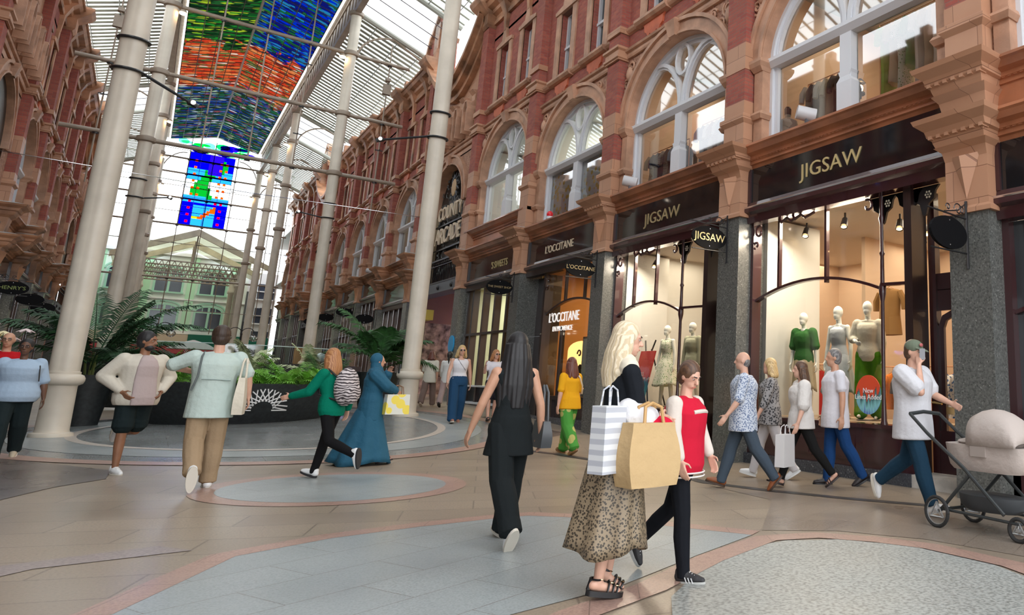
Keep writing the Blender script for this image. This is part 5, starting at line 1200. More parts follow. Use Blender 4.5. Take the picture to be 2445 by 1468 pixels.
def person(label, loc, head_deg, H=1.75, skc='fair', top=None, bottom=None, shoes=None, hair=None, legs=((20, 5), (-20, 15)), arms=((-15, 10, 12), (15, 10, 12)), build=1.0, fem=False, lean=0, turn=0, nod=0, vox=.010, face=False, name='person', cat='person', bare=False, armpos=None, foot=(0, 0), seat=False, parent_extra=None, group=None):
    """legs: (thigh swing fwd, knee bend) right,left in degrees; arms: (swing, abduct, elbow)."""
    SKC = {'fair': (.62,.36,.26), 'tan': (.52,.28,.18), 'brown': (.26,.12,.065), 'dark': (.13,.06,.035), 'mannequin': (.70,.72,.68)}
    sk = skin(skc, SKC[skc]) if skc != 'mannequin' else mat('white mannequin gloss', (.80,.84,.80), .4)
    t = thing(name, loc, label, cat, group, rz=math.radians(head_deg-90))
    k = H/1.75; S = Matrix.Scale(k, 4)
    rad = math.radians
    sw = .165 if fem else .19; hw = .085; J = {}
    hz = .93
    def fkleg(sd, a, kb, fp):
        hip = V(sd*hw, 0, 0); a, kb = rad(a), rad(kb)
        kn = hip+V(sd*.01, .43*sin(a), -.43*cos(a)); an = kn+V(0, .42*sin(a-kb), -.42*cos(a-kb)); return hip, kn, an, a-kb+rad(fp)
    LG = [fkleg(1, *legs[0], foot[0]), fkleg(-1, *legs[1], foot[1])]
    lowest = min(min(an.z-.075*abs(cos(f)) , an.z-.075*cos(f)-.15*abs(sin(f))*(1 if abs(f) > .15 else 0)) for _, _, an, f in LG)
    pz = -lowest
    off = V(0, 0, pz)
    LG = [(a+off, b_+off, c+off, f) for a, b_, c, f in LG]
    lr = rad(lean)
    def sp(z, x=0, y=0):     # torso point z above pelvis
        return V(x, y*cos(lr)+z*sin(lr), pz+z*cos(lr)-y*sin(lr))
    ch = build
    shz = .465
    AR = []
    for i, sd in enumerate((1, -1)):
        sh = sp(shz, sd*sw*(.6+.4*ch) if ch > 1 else sd*sw)
        if armpos and armpos[i]:
            el, wr = [V(*q) + V(0, 0, pz) for q in armpos[i]]
        else:
            a, ab, e = [rad(q) for q in arms[i]]
            el = sh+V(sd*.28*sin(ab), .28*sin(a)*cos(ab), -.28*cos(a)*cos(ab))
            wr = el+V(sd*.25*sin(ab)*.5, .25*sin(a+e), -.25*cos(a+e)*cos(ab*.5))
        AR.append((sh, el, wr))
    nb = sp(.56); hc = sp(.695, 0, .03)
    HM = Matrix.Translation(hc) @ Matrix.Rotation(rad(turn), 4, 'Z') @ Matrix.Rotation(rad(-nod), 4, 'X')
    hp = lambda x, y, z: HM @ V(x, y, z)
    # ---- body, one continuous surface
    b = MB(); b.T = S
    dep = .62+.1*(ch-1)
    def torso(b, g=0.0, z0=-.08, z1=.55, hipk=1.0):
        hwid = (.165 if fem else .155)*ch*hipk; wwid = (.125 if fem else .145)*ch; cw = (.15 if fem else .165)*ch
        S_ = [(-.10, hwid*.82, hwid*.6), (-.03, hwid, hwid*.72), (.06, hwid*.98, hwid*.70), (.19, wwid, wwid*.74), (.30, cw*.94, cw*.72), (.39, cw*1.04, cw*.74), (.445, cw*.98, cw*.60), (.485, cw*.66, cw*.42), (.515, .075, .065), (.56, .056, .056)]
        S_ = [(z, rx+g, ry+g) for z, rx, ry in S_ if z0 <= z <= z1]
        elsec(b, [(sp(z, 0, (.02 if fem and .28 < z < .45 else 0)), rx, ry) for z, rx, ry in S_])
        if fem and z1 > .4 and z0 < .3:
            for sd in (-1, 1): b.ell(sp(.375, sd*.066*min(ch,1.15), .070*ch+g*.7), (.062+g*.8, .042, .062+g), 12, 10)
        for sd in (-1, 1) : 
            if z1 > .4: b.cone(sp(.470, sd*.045), sp(shz-.012, sd*sw*.93), .050+g*.45, .046+g*.45)
    torso(b)
    b.cone(sp(.52), hc+V(0, -.02, -.06), .056 if not fem else .048, .05 if not fem else .043)
    hd = .97 if fem else 1.0
    b.ell(hp(0, -.008, .02), (.076*hd, .095*hd, .098), 16, 12, HM.to_3x3()); b.ell(hp(0, .02, -.045), (.056*hd, .066*hd, .072), 14, 10, HM.to_3x3())
    b.ell(hp(0, .055, -.09), (.026, .026, .02), 10, 8, HM.to_3x3())
    if face or vox < .011:
        b.cone(hp(0, .083, .012), hp(0, .104, -.022), .010, .014, 8)
        for sd in (-1, 1):
            b.ell(hp(sd*.076*hd, -.005, -.005), (.010, .02, .031), 8, 6, HM.to_3x3()); b.ell(hp(sd*.011, .096, -.026), (.009,)*3, 6, 5)
            b.cone(hp(sd*.012, .085, .028), hp(sd*.045, .072, .028), .009, .008, 6)
        b.cone(hp(-.018, .079, -.056), hp(.018, .079, -.056), .0085, .0085, 6); b.cone(hp(-.016, .078, -.066), hp(.016, .078, -.066), .009, .009, 6)
    for sd, (sh, el, wr) in zip((1, -1), AR):
        ak = .5+.5*ch
        b.cone(sh, el, .050*ak, .038*ak); b.cone(el, el.lerp(wr, .4), .038*ak, .037*ak); b.cone(el.lerp(wr, .4), wr, .036*ak, .025); b.ell(sh, (.052*ak,)*3)
        d = (wr-el).normalized()
        inw = V(-sd, 0, 0) if abs(d.x) < .8 else V(0, 0, -1)
        fw = V(0, 1, 0) if abs(d.y) < .8 else V(0, 0, 1)
        hand(b, wr, d, inw, fw, curl=.42)
    for (hip, kn, an, f), sd in zip(LG, (1, -1)):
        tk = .55+.45*ch
        b.cone(hip, kn, .082*tk, .054*tk); b.cone(kn, kn.lerp(an, .35)+V(0, -.008, 0), .05*tk, .052*tk); b.cone(kn.lerp(an, .35)+V(0, -.008, 0), an, .052*tk, .034)
        fd = V(0, cos(f), sin(f)); fu = V(0, -sin(f), cos(f))
        b.cone(an-fu*.035-fd*.03, an-fu*.05+fd*.09, .034, .028); b.cone(an-fu*.05+fd*.09, an-fu*.057+fd*.145, .028, .018); b.cone(an, an-fu*.035, .034, .034)
        if shoes and shoes[0] == 'sandal':
            for q in range(5): b.cone(an-fu*.058+fd*.13+V((q-2)*.014, 0, 0), an-fu*.062+fd*(.172-.012*abs(q-1.2))+V((q-2)*.016, 0, 0), .010, .0085, 6)
    body = fuse(b, 'body', sk, t, vox*k, 3)
    J.update(LG=LG, AR=AR, sp=sp, hp=hp, HM=HM, S=S, k=k, t=t, pz=pz, hc=hc, torso=torso)
    # ---- eyes, brows, mouth
    if face and skc != 'mannequin':
        for sd in (-1, 1):
            e = MB(); e.T = S; e.ell(hp(sd*.031, .0745, .008), (.0105, .0075, .0055), 8, 6, HM.to_3x3()); e.build('eye', mat('eye white', (.5,.48,.46), .5), t, True)
            e = MB(); e.T = S; e.ell(hp(sd*.031, .081, .008), (.0055, .004, .0055), 8, 6, HM.to_3x3()); e.build('iris', mat('dark iris', (.04,.025,.015), .2), t, True)
            e = MB(); e.T = S; e.cone(hp(sd*.016, .091, .030), hp(sd*.046, .080, .034), .005, .0035, 6); e.build('eyebrow', mat((hair[1] if hair else 'dark')+' hair', (.03,.02,.015), .6) if False else MATS.get((hair[1] if hair else 'black')+' hair') or mat('black hair', (.012,.011,.012), .55), t, True)
        e = MB(); e.T = S; e.cone(hp(-.019, .0875, -.060), hp(.019, .0875, -.060), .0055, .0055, 6); e.build('lips', mat('lips '+skc, tuple(c*f for c, f in zip(SKC[skc], (.8, .5, .5))), .45), t, True)
    vc = vox*k*1.15
    # ---- upper garment
    if top:
        m, sleeve, z0, g = top[0], top[1], top[2], top[3] if len(top) > 3 else .02
        opt = top[4] if len(top) > 4 else {}
        b = MB(); b.T = S
        torso(b, g, -.2, opt.get('neck', .53))
        if z0 < -.10:
            hwid = (.165 if fem else .155)*ch
            elsec(b, [(sp(z0), hwid+g+opt.get('flare', .01), hwid*.78+g+opt.get('flare', .01)), (sp(-.02), hwid+g, hwid*.78+g), (sp(.1), hwid*.9+g, hwid*.7+g)])
        elif z0 > -.1 :
            pass
        if sleeve > 0:
            for sh, el, wr in AR:
                sg = g*.45+opt.get('sl', .006)*.8; ak = .5+.5*ch
                if sleeve <= 1:
                    e = sh.lerp(el, sleeve); b.cone(sh, e, .052*ak+sg, .041*ak+sg)
                    b.tube([e.lerp(sh, .2), e+(el-sh).normalized()*.02], [.043*ak+sg, .045*ak+sg], 14)
                else:
                    b.cone(sh, el, .052*ak+sg, .044*ak+sg); e = el.lerp(wr, sleeve-1); b.cone(el, e, .043*ak+sg, .032*ak+sg*.8)
        o = fuse(b, opt.get('name', 'shirt'), m, t, vc, 4)
    # ---- lower garment
    if bottom:
        kind, m = bottom[0], bottom[1]; w_ = bottom[2] if len(bottom) > 2 else .015; ln = bottom[3] if len(bottom) > 3 else 1.0
        if kind in ('trousers', 'shorts'):
            b = MB(); b.T = S; hwid = (.165 if fem else .155)*ch
            elsec(b, [(sp(-.10), hwid*.86+.02, hwid*.66+.02), (sp(-.03), hwid+.014, hwid*.74+.014), (sp(.06), hwid*.98+.012, hwid*.7+.012), (sp(.13), hwid*.86+.012, hwid*.63+.012)])
            for hip, kn, an, f in LG:
                tk = .55+.45*ch
                if kind == 'shorts': e = hip.lerp(kn, ln); b.cone(hip, e, .088*tk+w_, .082*tk+w_); b.tube([e.lerp(hip, .2), e+(kn-hip)*.05], .086*tk+w_*1.1, 14)
                else:
                    b.cone(hip, kn, .086*tk+w_*.6, .058*tk+w_); e = kn.lerp(an, ln); b.cone(kn, kn.lerp(an, .38)+V(0, -.008, 0), .056*tk+w_, .057*tk+w_); b.cone(kn.lerp(an, .38)+V(0, -.008, 0), e, .057*tk+w_, .042+w_*1.05); b.cone(kn, e, .056*tk+w_, .042+w_*1.1)
                    b.tube([e.lerp(kn, .12), e+(an-kn).normalized()*.045], .043+w_*1.15, 14)
            fuse(b, kind, m, t, vc, 4)
        elif kind in ('skirt', 'dress'):
            hem = bottom[4] if len(bottom) > 4 else .3       # ground clearance
            fl = w_; n = 44; rg = []; rng = random.Random(4)
            kx = (LG[0][1]+LG[1][1])/2; ax_ = (LG[0][2]+LG[1][2])/2
            ztop_ = .14; N_ = 12
            spread = abs(LG[0][2].y-LG[1][2].y)/2
            for j in range(N_+1):
                q = j/N_; top_p = sp(ztop_); z = top_p.z*(1-q)+hem/k*q; cy = top_p.y*(1-q)+(ax_.y+bottom[5] if len(bottom) > 5 else ax_.y)*q*1.0
                base = ((.125 if fem else .14)*ch)+.012
                hip_ = (.165*ch+.02)
                rx = base+(hip_-base)*min(1, q*4)+fl*max(0, q-.15); ry = (base*.75)+(hip_*.78-base*.75)*min(1, q*4)+(fl*1.0+spread*.55)*max(0, q-.1)
                rg.append([(rx*cos(a)*(1+.10*q*sin(a*9+1.3)), cy+ry*sin(a)*(1+.10*q*sin(a*7)), z+.03*q*sin(a*3)) for a in [2*PI*i/n for i in range(n)]])
            b = MB(); b.T = S; b.loft(rg, cap=False); inner = [[(x*.97, cy_, z) for x, cy_, z in r] for r in rg]
            o = b.build(kind, m, t, True, auto=False); so = o.modifiers.new('cloth thickness', 'SOLIDIFY'); so.thickness = .006
    # ---- shoes
    if shoes:
        ks, m = shoes[0], shoes[1]; so_m = shoes[2] if len(shoes) > 2 else m
        for hip, kn, an, f in LG:
            fd = V(0, cos(f), sin(f)); fu = V(0, -sin(f), cos(f)); P_ = lambda a, c, x=0: an+fd*a+fu*c+V(x, 0, 0)
            if ks == 'trainer':
                b = MB(); b.T = S
                b.cone(P_(-.035, -.035), P_(.03, -.03), .043, .046); b.cone(P_(.03, -.035), P_(.12, -.052), .045, .038); b.cone(P_(.12, -.052), P_(.165, -.057), .038, .026); b.cone(P_(-.03, 0.0), P_(-.03, -.04), .040, .042)
                sh = fuse(b, 'shoe', m, t, max(.006, vox*.8)*k, 2)
                b = MB(); b.T = S; rg = []
                for c_ in (-.090, -.085, -.066): rg.append([P_(.06+.135*cos(a)*(1 if c_ > -.09 else .98), c_-.0, (.048-.006*cos(a))*sin(a)) for a in [2*PI*i/20 for i in range(20)]])
                b.loft(rg); s2 = b.build('sole', so_m, t, True); s2.parent = sh
                if vox < .0095:
                    b = MB(); b.T = S
                    for q in range(4): b.cone(P_(.035+q*.022, .012-.010*q, -.018), P_(.043+q*.022, .012-.010*q, .018), .0035, .0035, 5)
                    s3 = b.build('laces', mat('laces', (.7,.7,.7) if m.name.startswith('white') else (.05,.05,.05), .7), t, True); s3.parent = sh
            else:
                b = MB(); b.T = S; rg = []
                th = .05 if ks == 'sandal' else .02
                for c_ in (-.080-th*.4, -.076-th*.3, -.066): rg.append([P_(.06+.130*cos(a), c_, (.047-.004*cos(a))*sin(a)) for a in [2*PI*i/20 for i in range(20)]])
                b.loft(rg); sh = b.build('sandal', m, t, True)
                b = MB(); b.T = S
                for q, hh, rr in ((.095, -.018, .042), (.060, -.004, .043), (.125, -.03, .04)): b.ribbon([(rr*cos(a), rr*sin(a)) for a in [PI*i/8 for i in range(9)]], .004, 0, 1) if 0 else b.tube([P_(q+.004*i, -.065+(.05+hh*.6)*sin(PI*i/8)+.012*sin(PI*i/8), rr*cos(PI*i/8)) for i in range(9)], .0075, 6)
                b.tube([P_(-.02+.035*cos(a), -.0+.0*a, .036*sin(a)) for a in [2*PI*i/14 for i in range(15)]], .007, 6); b.tube([P_(-.05, 0), P_(-.062, -.065)], .012, 6)
                s2 = b.build('straps', m, t, True); s2.parent = sh
                if ks == 'sandal':
                    b = MB(); b.T = S
                    for q, h_ in ((.085, -.008), (.125, -.022), (.012, .008)): b.ribbon([(0,0)], .01, 0, 1) if 0 else b.box(-.013, .013, 0, .001, 0, .001) if 0 else b.tube([P_(q+.014*cos(a)*.9, h_-.004+.006*sin(a)*.3, .028+.012*sin(a)) for a in [2*PI*i/8 for i in range(9)]], .0028, 5)
                    s3 = b.build('buckles', mat('gold buckle', (.75,.62,.35), .25, metal=1), t, True); s3.parent = sh
    # ---- hair
    if hair:
        hk, hn = hair[0], hair[1]
        hm = MATS[hn+' hair'] if hn+' hair' in MATS else mat(hn+' hair', {'black': (.012,.011,.012), 'dark brown': (.045,.025,.015), 'brown': (.11,.055,.028), 'auburn': (.16,.05,.03), 'ginger': (.42,.20,.08), 'blonde': (.60,.44,.22), 'pale blonde': (.70,.60,.44), 'grey': (.22,.21,.20)}[hn], .5, kind=k_stripe, col2={'black': (.02,.02,.022), 'dark brown': (.03,.016,.01), 'brown': (.07,.035,.02), 'auburn': (.09,.03,.02), 'ginger': (.30,.12,.045), 'blonde': (.45,.30,.13), 'pale blonde': (.55,.44,.28), 'grey': (.12,.11,.11)}[hn], s=16, dir='X', dist=6)
        if hk not in ('hijab', 'helmet'):
            b = MB(); b.T = S; R_ = HM.to_3x3()
            vol = {'short': .008, 'crop': .004, 'bald': -.008}.get(hk, .006)
            if hk != 'bald': b.ell(hp(0, -.024, .036), (.082+vol, .094+vol, .096+vol), 16, 12, R_)
            b.ell(hp(0, -.042, -.01), (.079+vol, .070+vol, .085+vol*.5), 14, 10, R_)
            rr_ = random.Random(len(label))
            if hk in ('long', 'verylong', 'bob'):
                L_ = {'long': .30, 'verylong': .48, 'bob': .13}[hk]
                for q in range(9):
                    a = PI*(1.0+q/8.0); x = .078*cos(a); y = .075*sin(a)-.02
                    p0 = hp(x, y, .02); p1 = hp(x*1.25, y*1.15-.01, -.11); 
                    p2 = p1+V(rr_.uniform(-.02, .02)+x*.15, -.01, -max(0, L_-.08)*.55); p3 = p2+V(rr_.uniform(-.015, .015)-x*.1, rr_.uniform(-.01, .015), -max(0, L_-.08)*.5)
                    b.tube([p0, p1, p2, p3], [.03, .034, .036 if hk != 'bob' else .026, .022], 8)
                b.ell(hp(0, -.07, -.08), (.078, .05, .10), 10, 8, R_)
                for sd in (-1, 1): b.tube([hp(sd*.07, .01, .04), hp(sd*.086, .008, -.06), hp(sd*.088, -.0, -.13)], [.02, .022, .016], 7)
            if hk == 'ponytail': b.tube([hp(0, -.11, .06), hp(0, -.16, .02), hp(.01, -.15, -.12), hp(0, -.13, -.30)], [.03, .035, .03, .01], 8)
            if hair[2:] and hair[2] == 'beard': b.ell(hp(0, .035, -.072), (.055, .062, .05), 12, 8, R_)
            fuse(b, 'hair', hm, t, vc*.8, 2)
    return J
def part(J, name, m, fn_, vox=None, sm=3, smooth=True):
    b = MB(); b.T = J['S']; fn_(b)
    if vox: return fuse(b, name, m, J['t'], vox, sm)
    return b.build(name, m, J['t'], smooth)
def bag(label, cat, loc, rz, w, h, dth, m, m2=None, handle=.18, group=None, tilt=0, soft=0):
    t = thing(cat.replace(' ', '_'), loc, label, cat, group, rz=math.radians(rz))
    b = MB(); n = 1 if not soft else 8; rg = []
    for j in range(n+1):
        q = j/n; e = 1+soft*sin(PI*min(1, q*1.1))*.18; ww, dd = w/2*e*(1-.06*q), dth/2*e*(1-.35*q*(1 if soft else .2))
        pts = []
        for x, y in ((-1,-1),(0,-1.0),(1,-1),(1,0),(1,1),(0,1.0),(-1,1),(-1,0)): pts.append((x*ww, y*dd*(1+.15*(x == 0)*soft)+tilt*q, h*q))
        rg.append(pts)
    b.loft(rg); body = b.build('bag_body', m, t, bool(soft))
    for sg in (-1, 1):
        b = MB(); b.tube([(-w*.22, sg*dth*.3+tilt, h*.96), (-w*.18, sg*dth*.2+tilt, h+handle*.8), (0, sg*dth*.12+tilt, h+handle), (w*.18, sg*dth*.2+tilt, h+handle*.8), (w*.22, sg*dth*.3+tilt, h*.96)], .006 if not soft else .011, 6); b.build('handle', m2 or m, t, True)
    return t
C = lambda n, c, **k: mat(n, c, .85, spec=.12, bump=k.pop('bump', .35), bscale=k.pop('bscale', 9), bdist=.03, **k)
white_tr = mat('white trainer leather', (.74,.75,.75), .5); sole_w = mat('off white sole', (.62,.58,.50), .6)
black_tr = mat('black trainer mesh', (.02,.02,.022), .6); brownsh = mat('brown leather shoe', (.22,.07,.025), .35)
# 1 woman in pale blue shirt, left edge
def loc_(x, y): return (x, y, gz(x, y))
J = person('woman in a loose pale blue shirt and dark trousers walking at the left edge', loc_(-1.30, 14.7), -88, 1.68, 'dark', (C('pale blue shirt linen', (.36,.47,.60)), .95, -.10, .035), ('trousers', C('black green trousers', (.014,.022,.024)), .035), ('trainer', mat('beige canvas shoe', (.45,.38,.28), .7), sole_w), ('crop', 'black'), legs=((18, 12), (-14, 16)), arms=((6, 16, 8), (-6, 16, 8)), build=1.42, fem=True, face=True, turn=-8, vox=.010)
part(J, 'glasses', iron, lambda b: [b.tube([J['hp'](s*.031+.021*cos(a), .094, .008+.018*sin(a)) for a in [2*PI*i/12 for i in range(13)]], .0025, 5) for s in (-1, 1)])
part(J, 'shoulder_strap', iron, lambda b: b.tube([J['sp'](.53, -.14, .0), J['sp'](.42, -.2, .13), J['sp'](.2, -.22, .15)], .008, 6))
bag('white and red carrier bag held at the far left edge', 'carrier bag', (-1.84, 14.62, .50), 10, .34, .34, .10, mat('white carrier plastic', (.66,.68,.74), .4), handle=.12)
b = MB(); b.box(-1.9, -1.55, 14.55, 14.56, .55, .62)
# 2 jacket man
cr = C('cream bomber fabric', (.58,.54,.46))
J = person('bearded man in an open cream bomber jacket and black shorts, hands in pockets', loc_(.02, 12.57), -68, 1.82, 'brown', (C('dusty taupe tee', (.44,.36,.35)), .5, -.06, .012), ('shorts', C('black green shorts', (.012,.02,.022)), .02, .82), ('trainer', white_tr, sole_w), ('short', 'black', 'beard'), legs=((4, 4), (-14, 72)), armpos=(((.33, -.10, .25), (.20, .10, .06)), ((-.36, -.10, .25), (-.21, .10, .06))), build=1.12, face=True, turn=38, nod=4, vox=.009, foot=(0, -30))
def jk(b):
    J['torso'](b, .05, -.2, .53); elsec(b, [(J['sp'](-.10), .225, .175), (J['sp'](-.05), .245, .19), (J['sp'](.05), .25, .195)])
    for sh, el, wr in J['AR']: b.cone(sh, el, .082, .086); b.cone(el, el.lerp(wr, .85), .086, .05)
part(J, 'open_jacket', cr, jk, .011, 5)
part(J, 'tee_front', MATS['dusty taupe tee'], lambda b: b.loft([[J['sp'](z, .115*cos(a)*w, f_-.01+.04*sin(a)) for a in [2*PI*i/16 for i in range(16)]] for z, w, f_ in ((-.10, 1.1, .185), (.0, 1.15, .195), (.12, 1.1, .18), (.25, 1.05, .165), (.38, 1.0, .175), (.46, .8, .155), (.52, .45, .10))]), .009, 3)
# 3 man in pale green tee from behind
J = person('brown haired man in a pale green tee and tan cargo trousers seen from behind', loc_(.69, 10.59), 92, 1.86, 'fair', (C('pale sage tee', (.46,.55,.51), bump=.6), .85, -.18, .04, {'sl': .012, 'neck': .53}), ('trousers', C('tan cargo cotton', (.33,.235,.145), bump=.5), .034, .93), ('trainer', white_tr, sole_w), ('short', 'dark brown'), legs=((6, 3), (-8, 40)), armpos=(((.30, -.05, .27), (.34, .02, .04)), ((-.40, .12, .36), (-.16, .28, .30))), build=1.12, lean=4, vox=.008, foot=(0, -35))
part(J, 'back_print', mat('faded grey print', (.27,.34,.32), .8), lambda b: [b.tube([J['sp'](z, -.13, -.165), J['sp'](z-.01, .13, -.165)], .006, 4) for z in (.22,)])
part(J, 'crossbody_strap', mat('grey strap', (.10,.12,.12), .7), lambda b: b.tube([J['sp'](.53, -.12, .02), J['sp'](.47, -.15, -.11), J['sp'](.25, -.165, -.165), J['sp'](.10, -.2, -.12)], .010, 6))
x, y = .69, 10.59
bag('cream cotton tote bag hanging at the hip of the man in pale green', 'tote bag', (x+.27, y-.10, .83), 80, .36, .42, .10, C('cream canvas', (.66,.61,.50), bump=.5), handle=.22, soft=1)
# 4 woman with backpack and ginger hair
J = person('ginger haired woman in a green top and black leggings walking away to the left', loc_(1.98, 10.78), 130, 1.66, 'fair', (C('emerald sweatshirt', (.0,.15,.09), bump=.6), 1.9, -.06, .028, {'sl': .012}), ('trousers', C('black leggings', (.008,.008,.009), bump=.1), .008), ('trainer', white_tr, black_tr), ('verylong', 'ginger'), legs=((16, 2), (-14, 55)), arms=((-30, 14, 40), (25, 18, 50)), fem=True, lean=7, vox=.010, foot=(0, -25))
t = thing('backpack', (0, 0, 0), 'zebra patterned backpack on the ginger haired woman', 'backpack'); t.location = J['t'].location; t.rotation_euler = J['t'].rotation_euler; ORG[t.name] = (0, 0, 0)
K = dict(J); K['t'] = t
part(K, 'pack', mat('zebra cloth', (.55,.50,.50), .8, kind=k_stripe, col2=(.05,.04,.045), s=9, dir='Z', dist=7), lambda b: [b.ell(J['sp'](.27, 0, -.22), (.19, .13, .26), 16, 12), b.ell(J['sp'](.18, 0, -.30), (.15, .08, .15), 14, 10)], .012, 3)
part(K, 'shoulder_straps', iron, lambda b: [b.tube([J['sp'](.40, s*.10, -.16), J['sp'](.54, s*.11, -.02), J['sp'](.42, s*.125, .13), J['sp'](.2, s*.14, .10), J['sp'](.1, s*.12, -.16)], .014, 6) for s in (-1, 1)])
# 5 hijab woman
teal = mat('teal abaya cloth', (.008,.085,.15), .8, bump=.8, bscale=4, bdist=.05)
J = person('woman in a long teal abaya and headscarf walking to the right', loc_(2.80, 12.37), -8, 1.65, 'tan', (teal, 1.85, -.25, .06, {'sl': .035, 'name': 'tunic'}), ('dress', teal, .20, 1, .03, -.04), ('flat', mat('dark sandal', (.03,.02,.02), .5)), None, legs=((14, 0), (-14, 8)), armpos=(((.19, .17, .30), (.06, .33, .22)), ((-.19, .14, .32), (-.03, .20, .52))), fem=True, face=True, turn=6, vox=.009)
part(J, 'headscarf', teal, lambda b: [b.ell(J['hp'](0, -.030, .03), (.092, .100, .108), 16, 12), b.ell(J['hp'](0, -.03, -.07), (.088, .085, .10), 14, 10), b.cone(J['hp'](0, 0, -.14), J['sp'](.46, 0, .03), .09, .15), b.cone(J['sp'](.50, -.10), J['sp'](.50, .10), .11, .11)], .010, 3)
t = J['t']; x, y, z = t.location
bag('yellow and white patterned handbag held by the woman in teal', 'handbag', (x+.33, y-.12, .74), 15, .38, .30, .10, mat('yellow print', (.66,.68,.62), .5, kind=k_pat, col2=(.80,.66,.10), s=7, t=.5), mat('brown strap', (.2,.1,.05), .6), handle=.14)
t = thing('phone', (x+.34, y+.02, 1.42), 'phone raised in the hand of the woman in teal', 'phone'); b = MB(); b.box(x+.335, x+.345, y-.035, y+.035, 1.36, 1.50); b.build('case', iron, t)
# 6 woman in black from behind
blk = mat('black crepe', (.013,.016,.017), .85, spec=.1, bump=.6, bscale=5, bdist=.03)
J = person('long black haired woman in black top and trousers seen from behind', loc_(2.46, 6.05), 93, 1.70, 'tan', (blk, 0, -.22, .016, {'flare': .035, 'neck': .5, 'name': 'waistcoat'}), ('trousers', blk, .042, .98), ('trainer', white_tr, sole_w), ('verylong', 'black'), legs=((14, 2), (-16, 18)), arms=((-8, 16, 12), (10, 18, 14)), fem=True, vox=.0075, foot=(0, -22))
t = J['t']; x, y, z = t.location
bag('dark grey shoulder bag at the right hip of the woman in black', 'shoulder bag', (x+.30, y+.05, .74), 85, .26, .22, .09, mat('grey leather', (.06,.065,.07), .4), handle=.3, soft=1)
# 7 yellow top woman
J = person('woman in a yellow top and green patterned wide trousers near the lettered shop', loc_(6.16, 12.53), 105, 1.74, 'fair', (C('saffron jersey', (.72,.36,.015)), .9, -.12, .03), ('trousers', mat('green leaf trousers', (.05,.26,.03), .8, kind=k_pat, col2=(.42,.40,.12), s=6, t=.33), .05, .95), ('flat', mat('tan sandal', (.25,.13,.04), .5)), ('long', 'auburn'), legs=((14, 4), (-14, 16)), arms=((8, 14, 10), (-8, 14, 10)), build=1.22, fem=True, vox=.011)
part(J, 'crossbody_strap', mat('pale strap', (.60,.50,.36), .6), lambda b: b.tube([J['sp'](.54, .1, -.03), J['sp'](.44, .1, -.145), J['sp'](.3, .15, -.16), J['sp'](.16, .22, -.08)], .016, 6))
# 8 blonde woman in the foreground
J = person('blonde woman in a black top and leopard skirt carrying shopping bags in the foreground', loc_(2.46, 4.26), -8, 1.66, 'fair', (mat('black knit', (.012,.014,.018), .9, spec=.1, bump=.4, bscale=12), 1.7, -.08, .022), ('skirt', mat('leopard satin', (.25,.19,.12), .5, kind=k_pat, col2=(.05,.038,.025), s=62, t=.42), .09, 1, .28, .0), ('sandal', mat('black leather sandal', (.01,.01,.011), .35)), ('long', 'pale blonde'), legs=((-7, 2), (9, 16)), armpos=(((.17, .06, .24), (.05, .28, .17)), ((-.20, .03, .24), (-.08, .29, .16))), fem=True, face=True, turn=-12, nod=6, vox=.007, foot=(0, -18))
part(J, 'ivory_collar', mat('ivory scarf', (.66,.60,.48), .8), lambda b: [b.cone(J['sp'](.53, .07, 0), J['sp'](.53, -.07, 0), .075, .075), b.cone(J['sp'](.50, .12, 0), J['sp'](.50, -.12, 0), .072, .072)], .009, 3)
t = J['t']; x, y, z = t.location
pb = mat('white paper bag print', (.66,.68,.70), .6, kind=k_stripe, col2=(.45,.47,.52), s=5, dir='Z')
bag('white striped paper shopping bag hanging behind the blonde woman', 'shopping bag', (x-.19, y-.20, .76), 20, .20, .40, .12, pb, handle=.12)
bag('big tan paper tote held in front of the leopard skirt', 'shopping bag', (x+.06, y-.27, .68), 8, .36, .38, .16, C('tan kraft', (.50,.35,.18), bump=.6), mat('tan handle', (.5,.3,.12), .7), handle=.12, soft=1)
t = thing('folded_cloth', (x+.10, y-.22, 1.03), 'white and red folded cloth bundle on top of the tan tote', 'clothing')
b = MB(); b.ell((x+.04, y-.20, 1.09), (.13, .08, .09), 14, 10); b.ell((x-.02, y-.16, 1.14), (.09, .07, .07)); fuse(b, 'white_bundle', C('white cotton bundle', (.68,.68,.70), bump=.8), t, .009, 3).location = -Vector(t.location)
b = MB(); b.ell((x+.16, y-.22, 1.04), (.11, .07, .06), 14, 10); fuse(b, 'red_bundle', C('crimson cotton', (.55,.01,.04), bump=.8), t, .009, 3).location = -Vector(t.location)
# 9 boy
red = C('crimson varsity wool', (.50,.012,.035)); creamsl = C('cream sleeve leather', (.60,.54,.48))
J = person('boy in a crimson and cream varsity jacket and black jeans looking down', loc_(3.05, 4.36), -62, 1.47, 'fair', (red, 0, -.10, .045, {'name': 'varsity_jacket'}), ('trousers', C('black slim jeans', (.008,.009,.012)), .010), ('trainer', black_tr, mat('grey trainer sole', (.42,.42,.40), .6)), ('short', 'brown'), legs=((8, 4), (-20, 26)), armpos=(((.24, .02, .24), (.25, .10, .02)), ((-.24, .03, .24), (-.23, .14, .03))), build=1.12, face=True, turn=-14, nod=24, vox=.0075, foot=(0, -16))
part(J, 'sleeves', creamsl, lambda b: [(b.cone(sh, el, .075, .068), b.cone(el, el.lerp(wr, .85), .068, .05)) for sh, el, wr in J['AR']], .010, 4)
part(J, 'knit_stripes', mat('cream knit', (.7,.66,.62), .8), lambda b: [b.tube([J['sp'](z, .218*cos(a), .170*sin(a)) for a in [2*PI*i/28 for i in range(29)]], .007, 5) for z in (-.115, -.085)])
